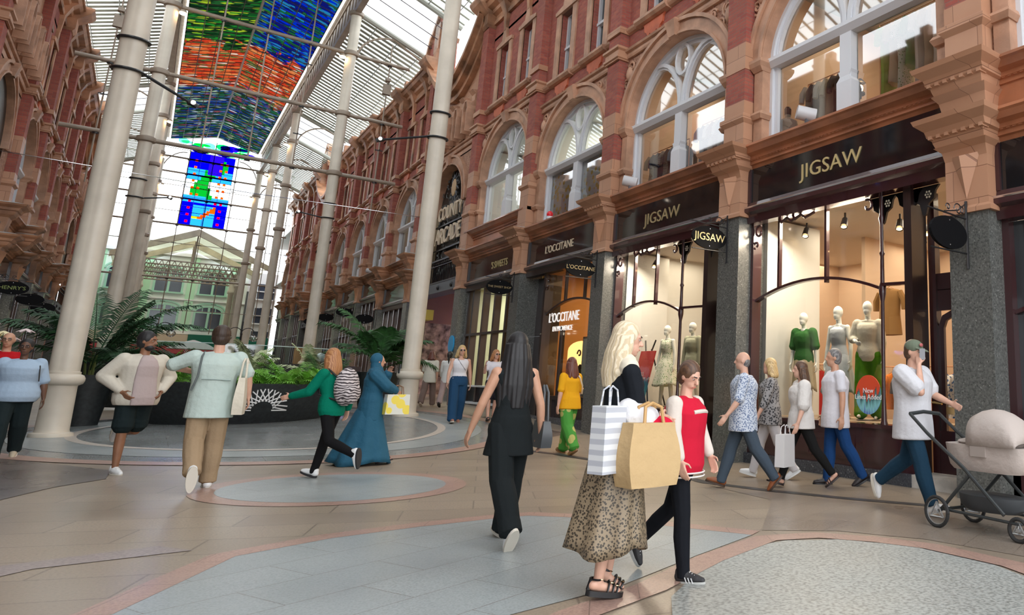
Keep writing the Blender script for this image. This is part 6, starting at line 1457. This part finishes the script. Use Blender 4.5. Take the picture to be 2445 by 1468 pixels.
part(J, 'chest_panel', creamsl, lambda b: b.tube([J['sp'](.40, -.12, .14), J['sp'](.41, -.04, .168), J['sp'](.41, .04, .168), J['sp'](.40, .12, .14)], .018, 8))
part(J, 'trainer_stripes', mat('silver stripe', (.5,.5,.5), .4), lambda b: [b.tube([J['LG'][0][2]+V(.043, .035+.028*q, -.03), J['LG'][0][2]+V(.046, .055+.028*q, -.068)], .005, 5) for q in range(3)])
# 10-13 group by the big window
J = person('balding man in a blue checked shirt and grey jeans seen from behind', loc_(6.16, 7.48), 140, 1.76, 'fair', (mat('blue check cotton', (.55,.60,.68), .8, kind=k_pat, col2=(.14,.19,.32), s=48, t=.42), .95, -.20, .04), ('trousers', C('slate jeans', (.055,.075,.10)), .022), ('trainer', brownsh, mat('dark sole', (.05,.03,.02), .6)), ('bald', 'grey'), legs=((20, 4), (-22, 14)), arms=((-10, 12, 25), (12, 12, 25)), build=1.2, vox=.010, foot=(0, -14))
J = person('blonde woman in a dark patterned blouse and white trousers, second in the group', loc_(7.22, 8.15), 140, 1.72, 'fair', (mat('grey print blouse', (.30,.29,.29), .8, kind=k_pat, col2=(.03,.03,.035), s=34, t=.42), 1.4, -.16, .035), ('trousers', C('pale grey trousers', (.55,.53,.54)), .02), ('trainer', white_tr, white_tr), ('bob', 'blonde'), legs=((18, 4), (-18, 14)), fem=True, build=1.1, vox=.011)
J = person('brown haired woman in a white blouse and black trousers carrying a shopping bag', loc_(6.95, 7.21), 150, 1.66, 'fair', (C('ivory blouse', (.66,.63,.60), bump=.7), .98, -.12, .045, {'sl': .03}), ('trousers', C('black crop trousers', (.012,.012,.012)), .012, .9), ('flat', mat('black flat', (.02,.012,.012), .4)), ('long', 'brown'), legs=((20, 4), (-24, 14)), arms=((-6, 14, 24), (6, 14, 14)), fem=True, build=1.12, vox=.010)
x, y = 6.95, 7.21
bag('white and pink shopping bag carried by the woman in the white blouse', 'shopping bag', (x-.40, y-.12, .30), 20, .30, .40, .14, mat('white glossy bag', (.68,.67,.67), .4), handle=.12)
o = bpy.context.scene.objects[-1] if False else None
J = person('grey haired man in a white polo shirt and blue jeans facing the shop window', loc_(7.55, 7.15), 150, 1.86, 'tan', (C('white polo cotton', (.66,.65,.70)), .62, -.20, .035), ('trousers', C('royal blue jeans', (.012,.05,.16)), .02), ('trainer', mat('black loafer', (.015,.01,.01), .4), iron), ('crop', 'grey'), legs=((6, 2), (-16, 14)), arms=((2, 12, 14), (-4, 12, 8)), build=1.2, vox=.010, face=False)
# 14 man with phone and pram
J = person('man in khaki cap and white tee pushing a pram with phone to face', loc_(6.70, 5.16), -82, 1.86, 'fair', (C('white grey tee', (.60,.60,.63), bump=.6), .75, -.20, .05, {'sl': .03}), ('trousers', C('indigo jeans', (.015,.045,.08)), .022, .92), ('trainer', white_tr, sole_w), ('crop', 'brown'), legs=((18, 2), (-18, 36)), armpos=(((.22, .22, .28), (.10, .14, .56)), ((-.22, .12, .26), (-.17, .36, .17))), build=1.22, face=True, turn=-4, nod=8, vox=.009, foot=(0, -22))
khaki = mat('khaki cap cloth', (.13,.16,.11), .8)
part(J, 'cap', khaki, lambda b: [b.ell(J['hp'](0, -.012, .050), (.090, .104, .085), 16, 12), b.tube([J['hp'](0, .06, .045), J['hp'](0, .12, .035), J['hp'](0, .165, .022)], [.075, .07, .035], 12, sq=.12)], .008, 2)
part(J, 'cap_badge', mat('pink badge', (.45,.12,.12), .7), lambda b: b.ell(J['hp'](.02, .092, .085), (.035, .012, .02), 10, 6))
part(J, 'shoe_mark', mat('dark green mark', (.01,.05,.04), .5), lambda b: [b.tube([J['LG'][0][2]+V(-.045, .05, -.035), J['LG'][0][2]+V(-.048, .07, -.062), J['LG'][0][2]+V(-.047, .095, -.04)], .005, 5), b.tube([J['LG'][0][2]+V(.045, .05, -.035), J['LG'][0][2]+V(.048, .07, -.062), J['LG'][0][2]+V(.047, .095, -.04)], .005, 5)])
hx = J['S'] @ (J['AR'][0][2]+V(-.02, .03, .11)); hw_ = J['t'].matrix_basis @ hx
bpy.context.view_layer.update(); hw_ = J['t'].matrix_world @ hx
t = thing('phone', tuple(hw_), 'white phone held to the ear of the man in the khaki cap', 'phone', rz=math.radians(-172)); b = MB(); b.box(-.004, .004, -.032, .032, -.06, .06); b.build('case', mat('pale phone', (.4,.42,.45), .3), t)
# 15,16 women by the sweet shop
J = person('blonde woman in a white vest and wide blue jeans walking towards the camera', loc_(5.92, 17.96), -98, 1.82, 'fair', (C('white vest cotton', (.70,.70,.74)), 0, .02, .012, {'neck': .49}), ('trousers', C('blue flared denim', (.018,.06,.13)), .05, .98), ('trainer', mat('tan shoe', (.3,.14,.1), .6), sole_w), ('bob', 'blonde'), legs=((12, 4), (-10, 10)), arms=((10, 14, 12), (-12, 14, 8)), fem=True, face=True, vox=.010, build=1.08)
part(J, 'sunglasses', iron, lambda b: [b.ell(J['hp'](s*.031, .088, .010), (.027, .008, .020), 10, 6) for s in (-1, 1)])
part(J, 'thin_strap', iron, lambda b: b.tube([J['sp'](.53, .09, .05), J['sp'](.40, .02, .155), J['sp'](.25, -.10, .13)], .005, 5))
J = person('woman in sunglasses with a white tee and black skirt, one hand raised', loc_(6.91, 18.34), -100, 1.75, 'fair', (C('white tee cotton', (.68,.67,.72)), .6, .04, .02, {'sl': .015}), ('shorts', C('black leather skirt', (.02,.02,.03)), .03, .78), ('flat', mat('black sandal strap', (.015,.012,.012), .4)), ('bob', 'ginger'), legs=((10, 3), (-8, 8)), armpos=(((.25, .06, .24), (.27, .22, .42)), ((-.26, .02, .24), (-.20, .22, .22))), fem=True, face=True, turn=18, vox=.010)
part(J, 'sunglasses', iron, lambda b: [b.ell(J['hp'](s*.031, .088, .010), (.027, .008, .018), 10, 6) for s in (-1, 1)])
# 17,18 pair further back
J = person('woman in a white shirt with a long dark ponytail walking away by the arcade', loc_(7.05, 22.4), 60, 1.62, 'tan', (C('white shirt far', (.68,.68,.66)), 1.7, -.18, .035), ('trousers', C('dusty mauve trousers', (.38,.28,.27)), .035), ('trainer', iron, iron), ('ponytail', 'black'), legs=((16, 4), (-18, 14)), fem=True, vox=.014)
J = person('woman in a cream blouse and brown trousers walking beside the ponytailed woman', loc_(6.6, 22.6), 60, 1.62, 'tan', (C('cream blouse far', (.64,.61,.52)), .98, -.18, .04), ('trousers', C('brown flares', (.20,.14,.12)), .04), ('flat', mat('cream flat', (.6,.5,.4), .6)), ('bob', 'auburn'), legs=((20, 4), (-18, 14)), fem=True, vox=.014)
# 19 pair at far left, behind the woman in blue
J = person('man in a red shirt and glasses partly hidden behind the woman in blue', loc_(-1.68, 16.5), -85, 1.78, 'tan', (C('red shirt', (.42,.01,.015)), .7, -.15, .03), ('trousers', C('dark trousers', (.02,.02,.025)), .02), ('trainer', black_tr, black_tr), ('bald', 'grey'), legs=((12, 4), (-12, 10)), face=True, turn=-10, vox=.012)
part(J, 'glasses', iron, lambda b: [b.tube([J['hp'](s*.031+.021*cos(a), .094, .008+.018*sin(a)) for a in [2*PI*i/12 for i in range(13)]], .0028, 5) for s in (-1, 1)])
J = person('ginger haired child in orange at the far left edge', loc_(-2.0, 15.9), -80, 1.58, 'fair', (C('orange top', (.62,.20,.08)), .7, -.15, .03), ('trousers', MATS['dark trousers'], .02), ('trainer', black_tr, black_tr), ('bob', 'ginger'), legs=((12, 4), (-12, 10)), fem=True, face=True, vox=.012)

# ------------------------------------------------------------------ mannequins
def mann(lab, s, H, rz, top, bottom, d=-.9, **kw):
    x, y, z = FR(s, d, .81)
    J = person(lab, (x, y, z), rz, H, 'mannequin', top, bottom, None, None, name='mannequin', cat='mannequin', fem=True, vox=.011, build=.92, **kw)
    part(J, 'base_plate', mat('brushed steel plate', (.4,.4,.4), .3, metal=1), lambda b: b.lathe([(.18, -.001), (.18, .008)], 20, (0, 0, 0)))
    return J
mann('mannequin in a dark green draped blouse and beige skirt, left of the three', 9.55, 1.86, 195, (C('green satin blouse', (.035,.13,.035)), .85, .04, .035, {'sl': .03, 'neck': .50}), ('skirt', C('beige satin skirt', (.42,.36,.24)), .04, 1, .45, 0), legs=((4, 0), (-4, 4)), arms=((4, 8, 6), (-4, 12, 8)))
mann('mannequin in a pale blue sleeveless dress, middle of the three', 8.68, 1.92, 185, (C('pale blue dress cloth', (.50,.55,.60)), 0, .0, .012, {'neck': .47, 'name': 'bodice'}), ('dress', MATS['pale blue dress cloth'], .14, 1, .40, 0), legs=((4, 0), (-4, 4)), arms=((2, 10, 6), (-2, 12, 10)))
mann('mannequin in a cream shirt and wide green trousers, right of the three', 8.02, 1.94, 205, (C('cream silk shirt', (.64,.62,.52)), 1.35, .04, .03, {'sl': .02}), ('trousers', C('apple green crepe', (.07,.24,.01)), .05, 1.0), legs=((6, 0), (-6, 4)), armpos=(((.24, .0, .24), (.12, .22, .18)), None), arms=((0, 10, 6), (0, 10, 6)))
mann('mannequin in a leaf print midi dress, left of the pair by the sale board', 14.05, 1.84, 190, (MATS['leaf print cloth'], 0, .0, .012, {'neck': .49, 'name': 'bodice'}), ('dress', MATS['leaf print cloth'], .16, 1, .45, 0), legs=((4, 0), (-4, 4)), arms=((4, 10, 6), (-2, 12, 10)))
mann('mannequin in a pale sage blazer, right of the pair by the sale board', 13.05, 1.86, 190, (C('sage blazer cloth', (.42,.44,.33)), 1.9, -.2, .03, {'sl': .012, 'name': 'blazer'}), None, legs=((4, 0), (-4, 4)), arms=((2, 8, 6), (-2, 8, 8)))
# ------------------------------------------------------------------ pram
def pram():
    t = thing('pram', (6.42, 4.05, 0), 'beige carrycot pram with black chassis pushed along the pavement', 'pram', rz=math.radians(-94))
    fab = mat('stone beige pram cloth', (.46,.40,.365), .8, bump=.5, bscale=8, bdist=.03); fr = mat('matt black chassis', (.03,.035,.036), .4)
    def carry(b, z0, z1, g0, g1, x0=-.42, x1=.46):
        rg = []
        for z, g in ((z0, .86), (z0+.04, .95), ((z0+z1)/2, 1.0), (z1, 1.05)):
            n = 24; rg.append([((x0+x1)/2+(x1-x0)/2*g*abs(cos(a))**.6*(1 if cos(a) > 0 else -1), .20*g*abs(sin(a))**.6*(1 if sin(a) > 0 else -1), z) for a in [2*PI*i/n for i in range(n)]])
        b.loft(rg)
    b = MB(); carry(b, .56, .80, 0, 0); b.build('carrycot', fab, t, True)
    b = MB(); rg = []
    for j in range(9):
        a = rad_(8+j*14.5); r = .33
        rg.append([(.10+r*1.05*cos(a)*(1), .215*cos(q)*1.0, .80+(r*sin(a))*sin(q)**.6 if sin(q) > 0 else .80) for q in [PI*i/14 for i in range(15)]])
    b.loft(rg, cap=False, close=False); o = b.build('hood', fab, t, True); so = o.modifiers.new('th', 'SOLIDIFY'); so.thickness = .012
    b = MB(); b.ell((.02, 0, .82), (.36, .19, .05), 16, 8); b.build('apron', fab, t, True)
    b = MB(); b.box(-.05, .12, -.222, .222, .70, .83); b.build('side_panel', mat('taupe trim', (.36,.31,.28), .7), t)
    b = MB()
    for s in (-1, 1): b.tube([(-.78, s*.23, 1.06), (-.55, s*.24, .88), (-.1, s*.25, .58), (.32, s*.25, .22)], .018, 8); b.tube([(-.40, s*.25, .16), (-.05, s*.25, .52)], .018, 8); b.tube([(-.40, s*.25, .18), (.45, s*.22, .16)], .014, 8)
    b.tube([(-.78, -.23, 1.06), (-.80, 0, 1.08), (-.78, .23, 1.06)], .02, 8); b.tube([(-.40, -.26, .17), (-.40, .26, .17)], .014, 6); b.tube([(.42, -.22, .15), (.42, .22, .15)], .014, 6)
    b.build('chassis', fr, t, True)
    b = MB(); rg = []
    for z, g in ((.20, .85), (.24, 1), (.34, 1.05)): rg.append([(.02+.34*g*cos(a), .20*g*sin(a), z) for a in [2*PI*i/20 for i in range(20)]])
    b.loft(rg); b.build('basket', mat('charcoal basket mesh', (.045,.05,.055), .6), t, True)
    for x, y, r in ((-.42, -.28, .15), (-.42, .28, .15), (.44, -.22, .11), (.44, .22, .11)):
        b = MB(); b.tube([(x+(r-.016)*cos(a), y, r+(r-.016)*sin(a)) for a in [2*PI*i/24 for i in range(25)]], .018, 8); w = b.build('wheel', mat('tyre rubber', (.02,.02,.02), .7), t, True)
        b = MB(); rr = r*.62
        P3 = [(x+rr*cos(PI/2+q*2*PI/3), y, r+rr*sin(PI/2+q*2*PI/3)) for q in range(3)]
        for q in range(3): b.tube([P3[q], P3[(q+1) % 3]], .008, 5); b.tube([P3[q], (x, y, r)], .006, 5)
        b.tube([(x+r*.78*cos(a), y, r+r*.78*sin(a)) for a in [2*PI*i/20 for i in range(21)]], .006, 5); b.cyl((x, y-.02, r), (x, y+.02, r), .02, .02, 8)
        h = b.build('hub', mat('silver hub', (.45,.46,.46), .35, metal=.6), t, True); h.parent = w
rad_ = math.radians
pram()

# ------------------------------------------------------------------ plants and planters
leaf = mat('palm green', (.035,.12,.03), .6, noise_s=6, var=.3); leafl = mat('bright fern green', (.16,.42,.04), .45, noise_s=6, var=.25); leafd = mat('deep palm green', (.016,.065,.02), .65, noise_s=6, var=.3); leafp = mat('pale variegated leaf', (.50,.56,.32), .5, noise_s=8, var=.2)
soil = mat('dark compost', (.025,.018,.012), .9); pot = mat('matt black fibre pot', (.020,.024,.025), .55, noise_s=14, var=.2, bump=.1)
def frond(b, p0, az, el, L_, droop, nl, ll, wd=.022, rn=random):
    """feather frond: arching rib with leaflets on both sides"""
    n = 12; pts = []
    d = Vector((cos(az)*cos(el), sin(az)*cos(el), sin(el))); p = Vector(p0)
    for i in range(n+1):
        pts.append(p.copy()); d = (d+Vector((0, 0, -droop/n*(.5+i/n)))).normalized(); p = p+d*L_/n
    b.tube(pts, [.012*(1-.8*i/n)+.002 for i in range(n+1)], 4)
    side = Vector((-sin(az), cos(az), 0))
    for i in range(nl):
        q = .18+.82*i/nl; f_ = q*n; k = min(int(f_), n-1); c = pts[k].lerp(pts[k+1], f_-k); t = (pts[k+1]-pts[k]).normalized()
        l = ll*(.45+.9*sin(PI*min(1, q*.9+.08)))*rn.uniform(.85, 1.1)
        for sg in (-1, 1):
            o = (side*sg*.85+t*.6+Vector((0, 0, rn.uniform(-.15, .1)))).normalized(); e = c+o*l+Vector((0, 0, -l*.28)); m = c+o*l*.5+Vector((0, 0, .01)); w = t*wd*.5
            b.add([c-w*.5, c+w*.5, m+w, e, m-w], [(0, 1, 2, 4), (4, 2, 3)])
def fan(b, p0, az, el, L_, nl=14, ll=.28, rn=random):
    """fan leaf: stalk and a hand of pointed blades"""
    d = Vector((cos(az)*cos(el), sin(az)*cos(el), sin(el))); p1 = Vector(p0)+d*L_
    b.tube([p0, Vector(p0)+d*L_*.5+Vector((0, 0, .02)), p1], .006, 4)
    side = Vector((-sin(az), cos(az), 0)); up = side.cross(d)
    for i in range(nl):
        a = (i/(nl-1)-.5)*3.4; o = (d*cos(a)+side*sin(a)).normalized(); w = (side*cos(a)-d*sin(a))*.016
        e = p1+o*ll*rn.uniform(.85, 1.05)+Vector((0, 0, -.09)); m = p1+o*ll*.55-Vector((0, 0, .005))
        b.add([p1, m+w, e, m-w], [(0, 1, 2, 3)])
def palm(x, y, lab, rt, rb, h, fr, seed, m=leaf):
    z = gz(x, y); t = thing('potted_palm', (x, y, z-.01), lab, 'palm')
    b = MB(); b.lathe([(rb, 0), (rb*1.12, h*.25), (rt*.95, h*.8), (rt, h), (rt-.05, h), (rt-.06, h-.06)], 32, (x, y, z-.01)); b.build('pot', pot, t, True)
    b = MB(); b.lathe([(rt-.06, h-.1), (rt-.07, h-.05)], 20, (x, y, z)); b.build('compost', soil, t)
    rn = random.Random(seed)
    b = MB()
    for k in range(5): a = rn.uniform(0, 6.28); b.tube([(x+.06*cos(a), y+.06*sin(a), z+h-.1), (x+.12*cos(a), y+.12*sin(a), z+h+.45)], [.03, .018], 6)
    b.build('stems', mat('palm stem', (.12,.15,.04), .6), t, True)
    for az, el, L_, dr in fr:
        b = MB(); frond(b, (x+.08*cos(az), y+.08*sin(az), z+h+.2+rn.uniform(-.15, .25)), az, el, L_, dr, 34, .36, .042, rn); b.build('frond', m, t)
rn = random.Random(11)
fr = [(rad_(200), .75, 2.0, .9), (rad_(170), .5, 2.0, 1.0), (rad_(15), 1.0, 2.1, 1.1), (rad_(-20), .8, 2.0, 1.2), (rad_(60), 1.15, 2.0, .8), (rad_(100), 1.1, 1.9, .8)]
fr += [(rn.uniform(0, 6.28), rn.uniform(.2, 1.3), rn.uniform(1.1, 1.7), rn.uniform(.7, 1.3)) for _ in range(18)]
palm(-.80, 20.65, 'tall leafy palm in a big black pot beside the nearest left column', .44, .29, 1.05, fr, 1, leafd)
fr = [(rad_(180), .9, 1.7, 1.0), (rad_(0), .6, 1.5, 1.3), (rad_(-30), .9, 1.4, 1.2), (rad_(150), 1.1, 1.6, .9), (rad_(205), .5, 1.5, 1.0)]+[(rn.uniform(0, 6.28), rn.uniform(.2, 1.3), rn.uniform(.8, 1.3), rn.uniform(.7, 1.3)) for _ in range(14)]
palm(4.88, 21.3, 'leafy palm in a big black pot beside the nearest right column', .54, .36, 1.0, fr, 2, leaf)
# central planter
px, py = 1.95, 21.15; R1 = 2.3; z0 = gz(px, 19.2)-.03
t = thing('round_planter', (px, py, z0), 'large round black planter with a white sunburst emblem in the middle of the arcade', 'planter')
b = MB(); n = 64
b.lathe([(R1*.80, 0), (R1*.82, .12), (R1*.95, .5), (R1, .90), (R1-.07, .90), (R1-.1, .84)], n, (px, py, z0)); b.build('bowl', pot, t, True)
b = MB(); b.lathe([(R1-.12, .80), (R1-.13, .83)], n, (px, py, z0)); b.build('compost', soil, t)
b = MB()
def onbowl(u_, v_):   # point on the front of the bowl, u along, v above the emblem foot
    z = .33+v_; r = R1*(.82+.13*(z-.12)/.38 if z < .5 else .95+.05*(z-.5)/.4)+.012; a = -PI/2+.10+u_/r; return (px+r*cos(a), py+r*sin(a), z0+z)
N_ = 11
for k in range(N_+1):
    a = PI*k/N_
    for dk in (-1.25, 1.25):
        c = a+dk*PI/N_; o_ = min(PI, max(0, a-dk*.26*PI/N_))
        if -.05 <= c <= PI+.05: b.tube([onbowl(.49*cos(o_)*q+.21*cos(c)*(1-q), .46*sin(o_)*q+.20*sin(c)*(1-q)) for q in (0, .25, .5, .75, 1)], .014, 5)
for sg in (-1, 1): b.tube([onbowl(sg*(.19+.3*q/3), .0) for q in range(4)], .014, 5)
b.build('sunburst_emblem', mat('white emblem paint', (.85,.85,.85), .5), t)
LB = {'a': 'bright green fan leaved plant at the front of the round planter', 'b': 'feathery fern frond plant rising from the round planter', 'c': 'pale flowering variegated plant at the back of the round planter'}
rn = random.Random(21)
for k in range(26):
    a = rn.uniform(-PI*.98, -.02*PI); r = R1*rn.uniform(.62, .90); x, y = px+r*cos(a), py+r*sin(a)
    t = thing('fan_palm', (x, y, z0+.82), LB['a'], 'plant', 'fan leaved plants in the round planter')
    b = MB()
    for q in range(9): fan(b, (x, y, z0+.78), rn.uniform(0, 6.28), rn.uniform(.35, 1.3), rn.uniform(.18, .42), 13, rn.uniform(.2, .3), rn)
    b.build('foliage', leafl, t)
for k, (x, y) in enumerate(((3.2, 20.5), (3.6, 21.2), (2.8, 21.0), (.5, 20.8), (.3, 21.6))):
    t = thing('fern', (x, y, z0+.82), LB['b'], 'plant', 'feathery ferns in the round planter')
    for q in range(9): b = MB(); frond(b, (x, y, z0+.8), rn.uniform(0, 6.28), rn.uniform(.5, 1.3), rn.uniform(.7, 1.15), rn.uniform(.8, 1.4), 22, .2, .022, rn); b.build('frond', leaf if k % 2 else leafl, t)
for k, (x, y) in enumerate(((2.2, 22.7), (3.5, 22.4))):
    t = thing('flowering_plant', (x, y, z0+.9), LB['c'], 'plant', 'pale flowering plants at the back of the round planter')
    b = MB()
    for q in range(12): frond(b, (x, y, z0+1.1), rn.uniform(0, 6.28), rn.uniform(.4, 1.3), rn.uniform(.7, 1.1), rn.uniform(.8, 1.4), 16, .18, .05, rn)
    b.build('foliage', leafp, t)
# cafe terrace behind: black wall with glass top
cx, cy_ = 2.2, 29.5; gR = 4.0
t = thing('terrace_wall', (2.2, 25.6, .4), 'curved black terrace wall with a glass screen behind the round planter', 'wall')
b = MB(); A = [rad_(205+130*k/20) for k in range(21)]
for k in range(20):
    p = [(cx+gR*cos(a)*e, cy_+gR*sin(a)*e, z) for a in (A[k], A[k+1]) for e in (1, .97) for z in (.3, 1.62)]
    b.add(p, [(0,1,5,4), (2,6,7,3), (1,3,7,5), (0,4,6,2)])
b.build('black_wall', pot, t)
b = MB(); b.add([(cx+gR*.985*cos(a), cy_+gR*.985*sin(a), z) for a in A for z in (1.62, 2.12)], [(2*k, 2*k+2, 2*k+3, 2*k+1) for k in range(20)]); b.build('glass_screen', glassmat('tinted screen glass', (.80,.93,.90), .05, .12, .8), t)
b = MB(); b.tube([(cx+gR*.985*cos(a), cy_+gR*.985*sin(a), 2.12) for a in A], .012, 5); b.build('glass_edge', mat('pale glass edge', (.6,.75,.72), .3), t)
# seated customers
for k, (x, y, lb, c) in enumerate(((2.45, 27.4, 'seated customer in dusty pink behind the terrace glass, left of two', (.50,.30,.25)), (3.0, 27.6, 'seated customer in charcoal behind the terrace glass, right of two', (.06,.08,.09)))):
    z = gz(x, y)
    J = person(lb, (x, y, z), 180 if k else 200, 1.7, 'fair', (C('seated top %d' % k, c), 1.5, -.12, .03), ('trousers', MATS['dark trousers'], .02), None, ('short', 'dark brown'), legs=((85, 85), (85, 85)), arms=((30, 10, 40), (30, 10, 40)), vox=.016)
    ch = thing('cafe_chair', (x, y, z), 'dark cafe chair under the seated customer %s' % ('in charcoal' if k else 'in dusty pink'), 'chair', rz=rad_(90 if k else 110))
    b = MB(); b.box(-.2, .2, -.2, .2, .40, .43); b.build('seat', iron, ch); b = MB(); b.box(-.2, .2, -.23, -.2, .43, .85); b.build('backrest', iron, ch)
    for sx_ in (-.17, .17):
        for sy_ in (-.17, .17): b = MB(); b.tube([(sx_, sy_, 0), (sx_, sy_, .4)], .015, 6); b.build('leg', iron, ch)
t = thing('globe_lamp', (4.35, 26.4, gz(4.3, 26)), 'white globe lamp above the black terrace wall', 'lamp'); b = MB(); b.cyl((4.35, 26.4, gz(4.3, 26)), (4.35, 26.4, 1.75), .03, .03, 8); b.build('stem', iron, t); b = MB(); b.ell((4.35, 26.4, 1.85), (.15, .15, .15), 14, 10); b.build('globe', mat('white globe', (.8,.82,.9), .3), t, True)
# street lamps with hanging lanterns
for x, y, lb in ((.35, 45, 'black swan neck lamp post with glass globe, left of the parasol'), (3.8, 46, 'black swan neck lamp post with glass globe, right of the parasol')):
    z = gz(x, y); t = thing('lamp_post', (x, y, z), lb, 'lamp post')
    b = MB(); b.lathe([(.14, 0), (.14, .3), (.06, .45), (.045, 2.4), (.06, 2.45), (.035, 2.5), (.03, 3.1)], 10, (x, y, z)); b.build('post', iron, t, True)
    for sg in (-1, 1):
        b = MB(); zt = 3.1+z if 0 else 3.45
        b.tube([(x, y, z+2.0), (x, y, zt-.1)]+[(x+sg*(.28-.28*cos(a)), y, zt-.1+.28*sin(a)) for a in [PI*i/10 for i in range(1, 11)]], .02, 6); b.build('swan_neck', iron, t, True)
        b = MB(); b.lathe([(.10, 0), (.06, .07), (.02, .1)], 10, (x+sg*.56, y, zt-.2)); b.build('lantern_cap', iron, t)
        b = MB(); b.ell((x+sg*.56, y, zt-.34), (.19, .19, .17), 14, 10); b.build('glass_globe', glassmat('lantern glass', (.95,.95,.92), .05, .25, .9), t, True)
t = thing('parasol', (1.75, 43, gz(1.75, 43)), 'small pale parasol over a dark kiosk at the centre of the arcade', 'parasol')
z = gz(1.75, 43); b = MB(); b.lathe([(1.0, 2.35), (.6, 2.6), (.05, 2.78)], 20, (1.75, 43, 0)); b.build('canopy', mat('pale canvas', (.62,.60,.56), .8), t, True); b = MB(); b.cyl((1.75, 43, z), (1.75, 43, 2.4), .03, .03, 8); b.build('pole', iron, t)
t = thing('kiosk', (1.75, 44, gz(1.75, 44)), 'dark kiosk counter under the pale parasol', 'kiosk'); b = MB(); b.box(1.1, 2.5, 43.6, 44.6, z-.02, 2.1); b.build('counter', mat('kiosk brown', (.10,.06,.04), .6), t); b = MB()
for k in range(4): b.box(1.2+.3*k, 1.4+.3*k, 43.55, 43.6, 1.6, 1.95)
b.build('bottles_display', mat('kiosk cream', (.5,.45,.3), .6), t)
t = thing('flower_arrangement', (-2.05, 19.5, gz(-2.05, 19.5)), 'white and pink flowers in a tall vase at the far left edge', 'flowers')
x, y, z = -2.05, 19.5, gz(-2.05, 19.5); rn = random.Random(8)
b = MB(); b.lathe([(.16, 0), (.16, .9), (.2, 1.0)], 14, (x, y, z)); b.build('stand', pot, t, True)
b = MB(); b.lathe([(.07, 1.0), (.1, 1.2), (.06, 1.45), (.08, 1.5)], 12, (x, y, z)); b.build('vase', white, t, True)
for k in range(9):
    b = MB(); c = (x+rn.uniform(-.28, .28), y+rn.uniform(-.2, .2), z+1.75+rn.uniform(-.15, .25))
    b.tube([(x, y, z+1.45), c], .006, 4); b.build('flower_stem', leaf, t)
    b = MB()
    for q in range(6):
        a = q*PI/3; R_ = Matrix.Rotation(a, 3, 'Z') @ Matrix.Rotation(.5, 3, 'Y'); b.ell((c[0]+.07*cos(a), c[1]+.07*sin(a), c[2]+.02), (.08, .035, .012), 8, 5, R_)
    b.build('bloom', mat('white pink petal', (.80,.66,.66), .6) if k % 3 else mat('yellow white petal', (.85,.75,.45), .6), t, True)
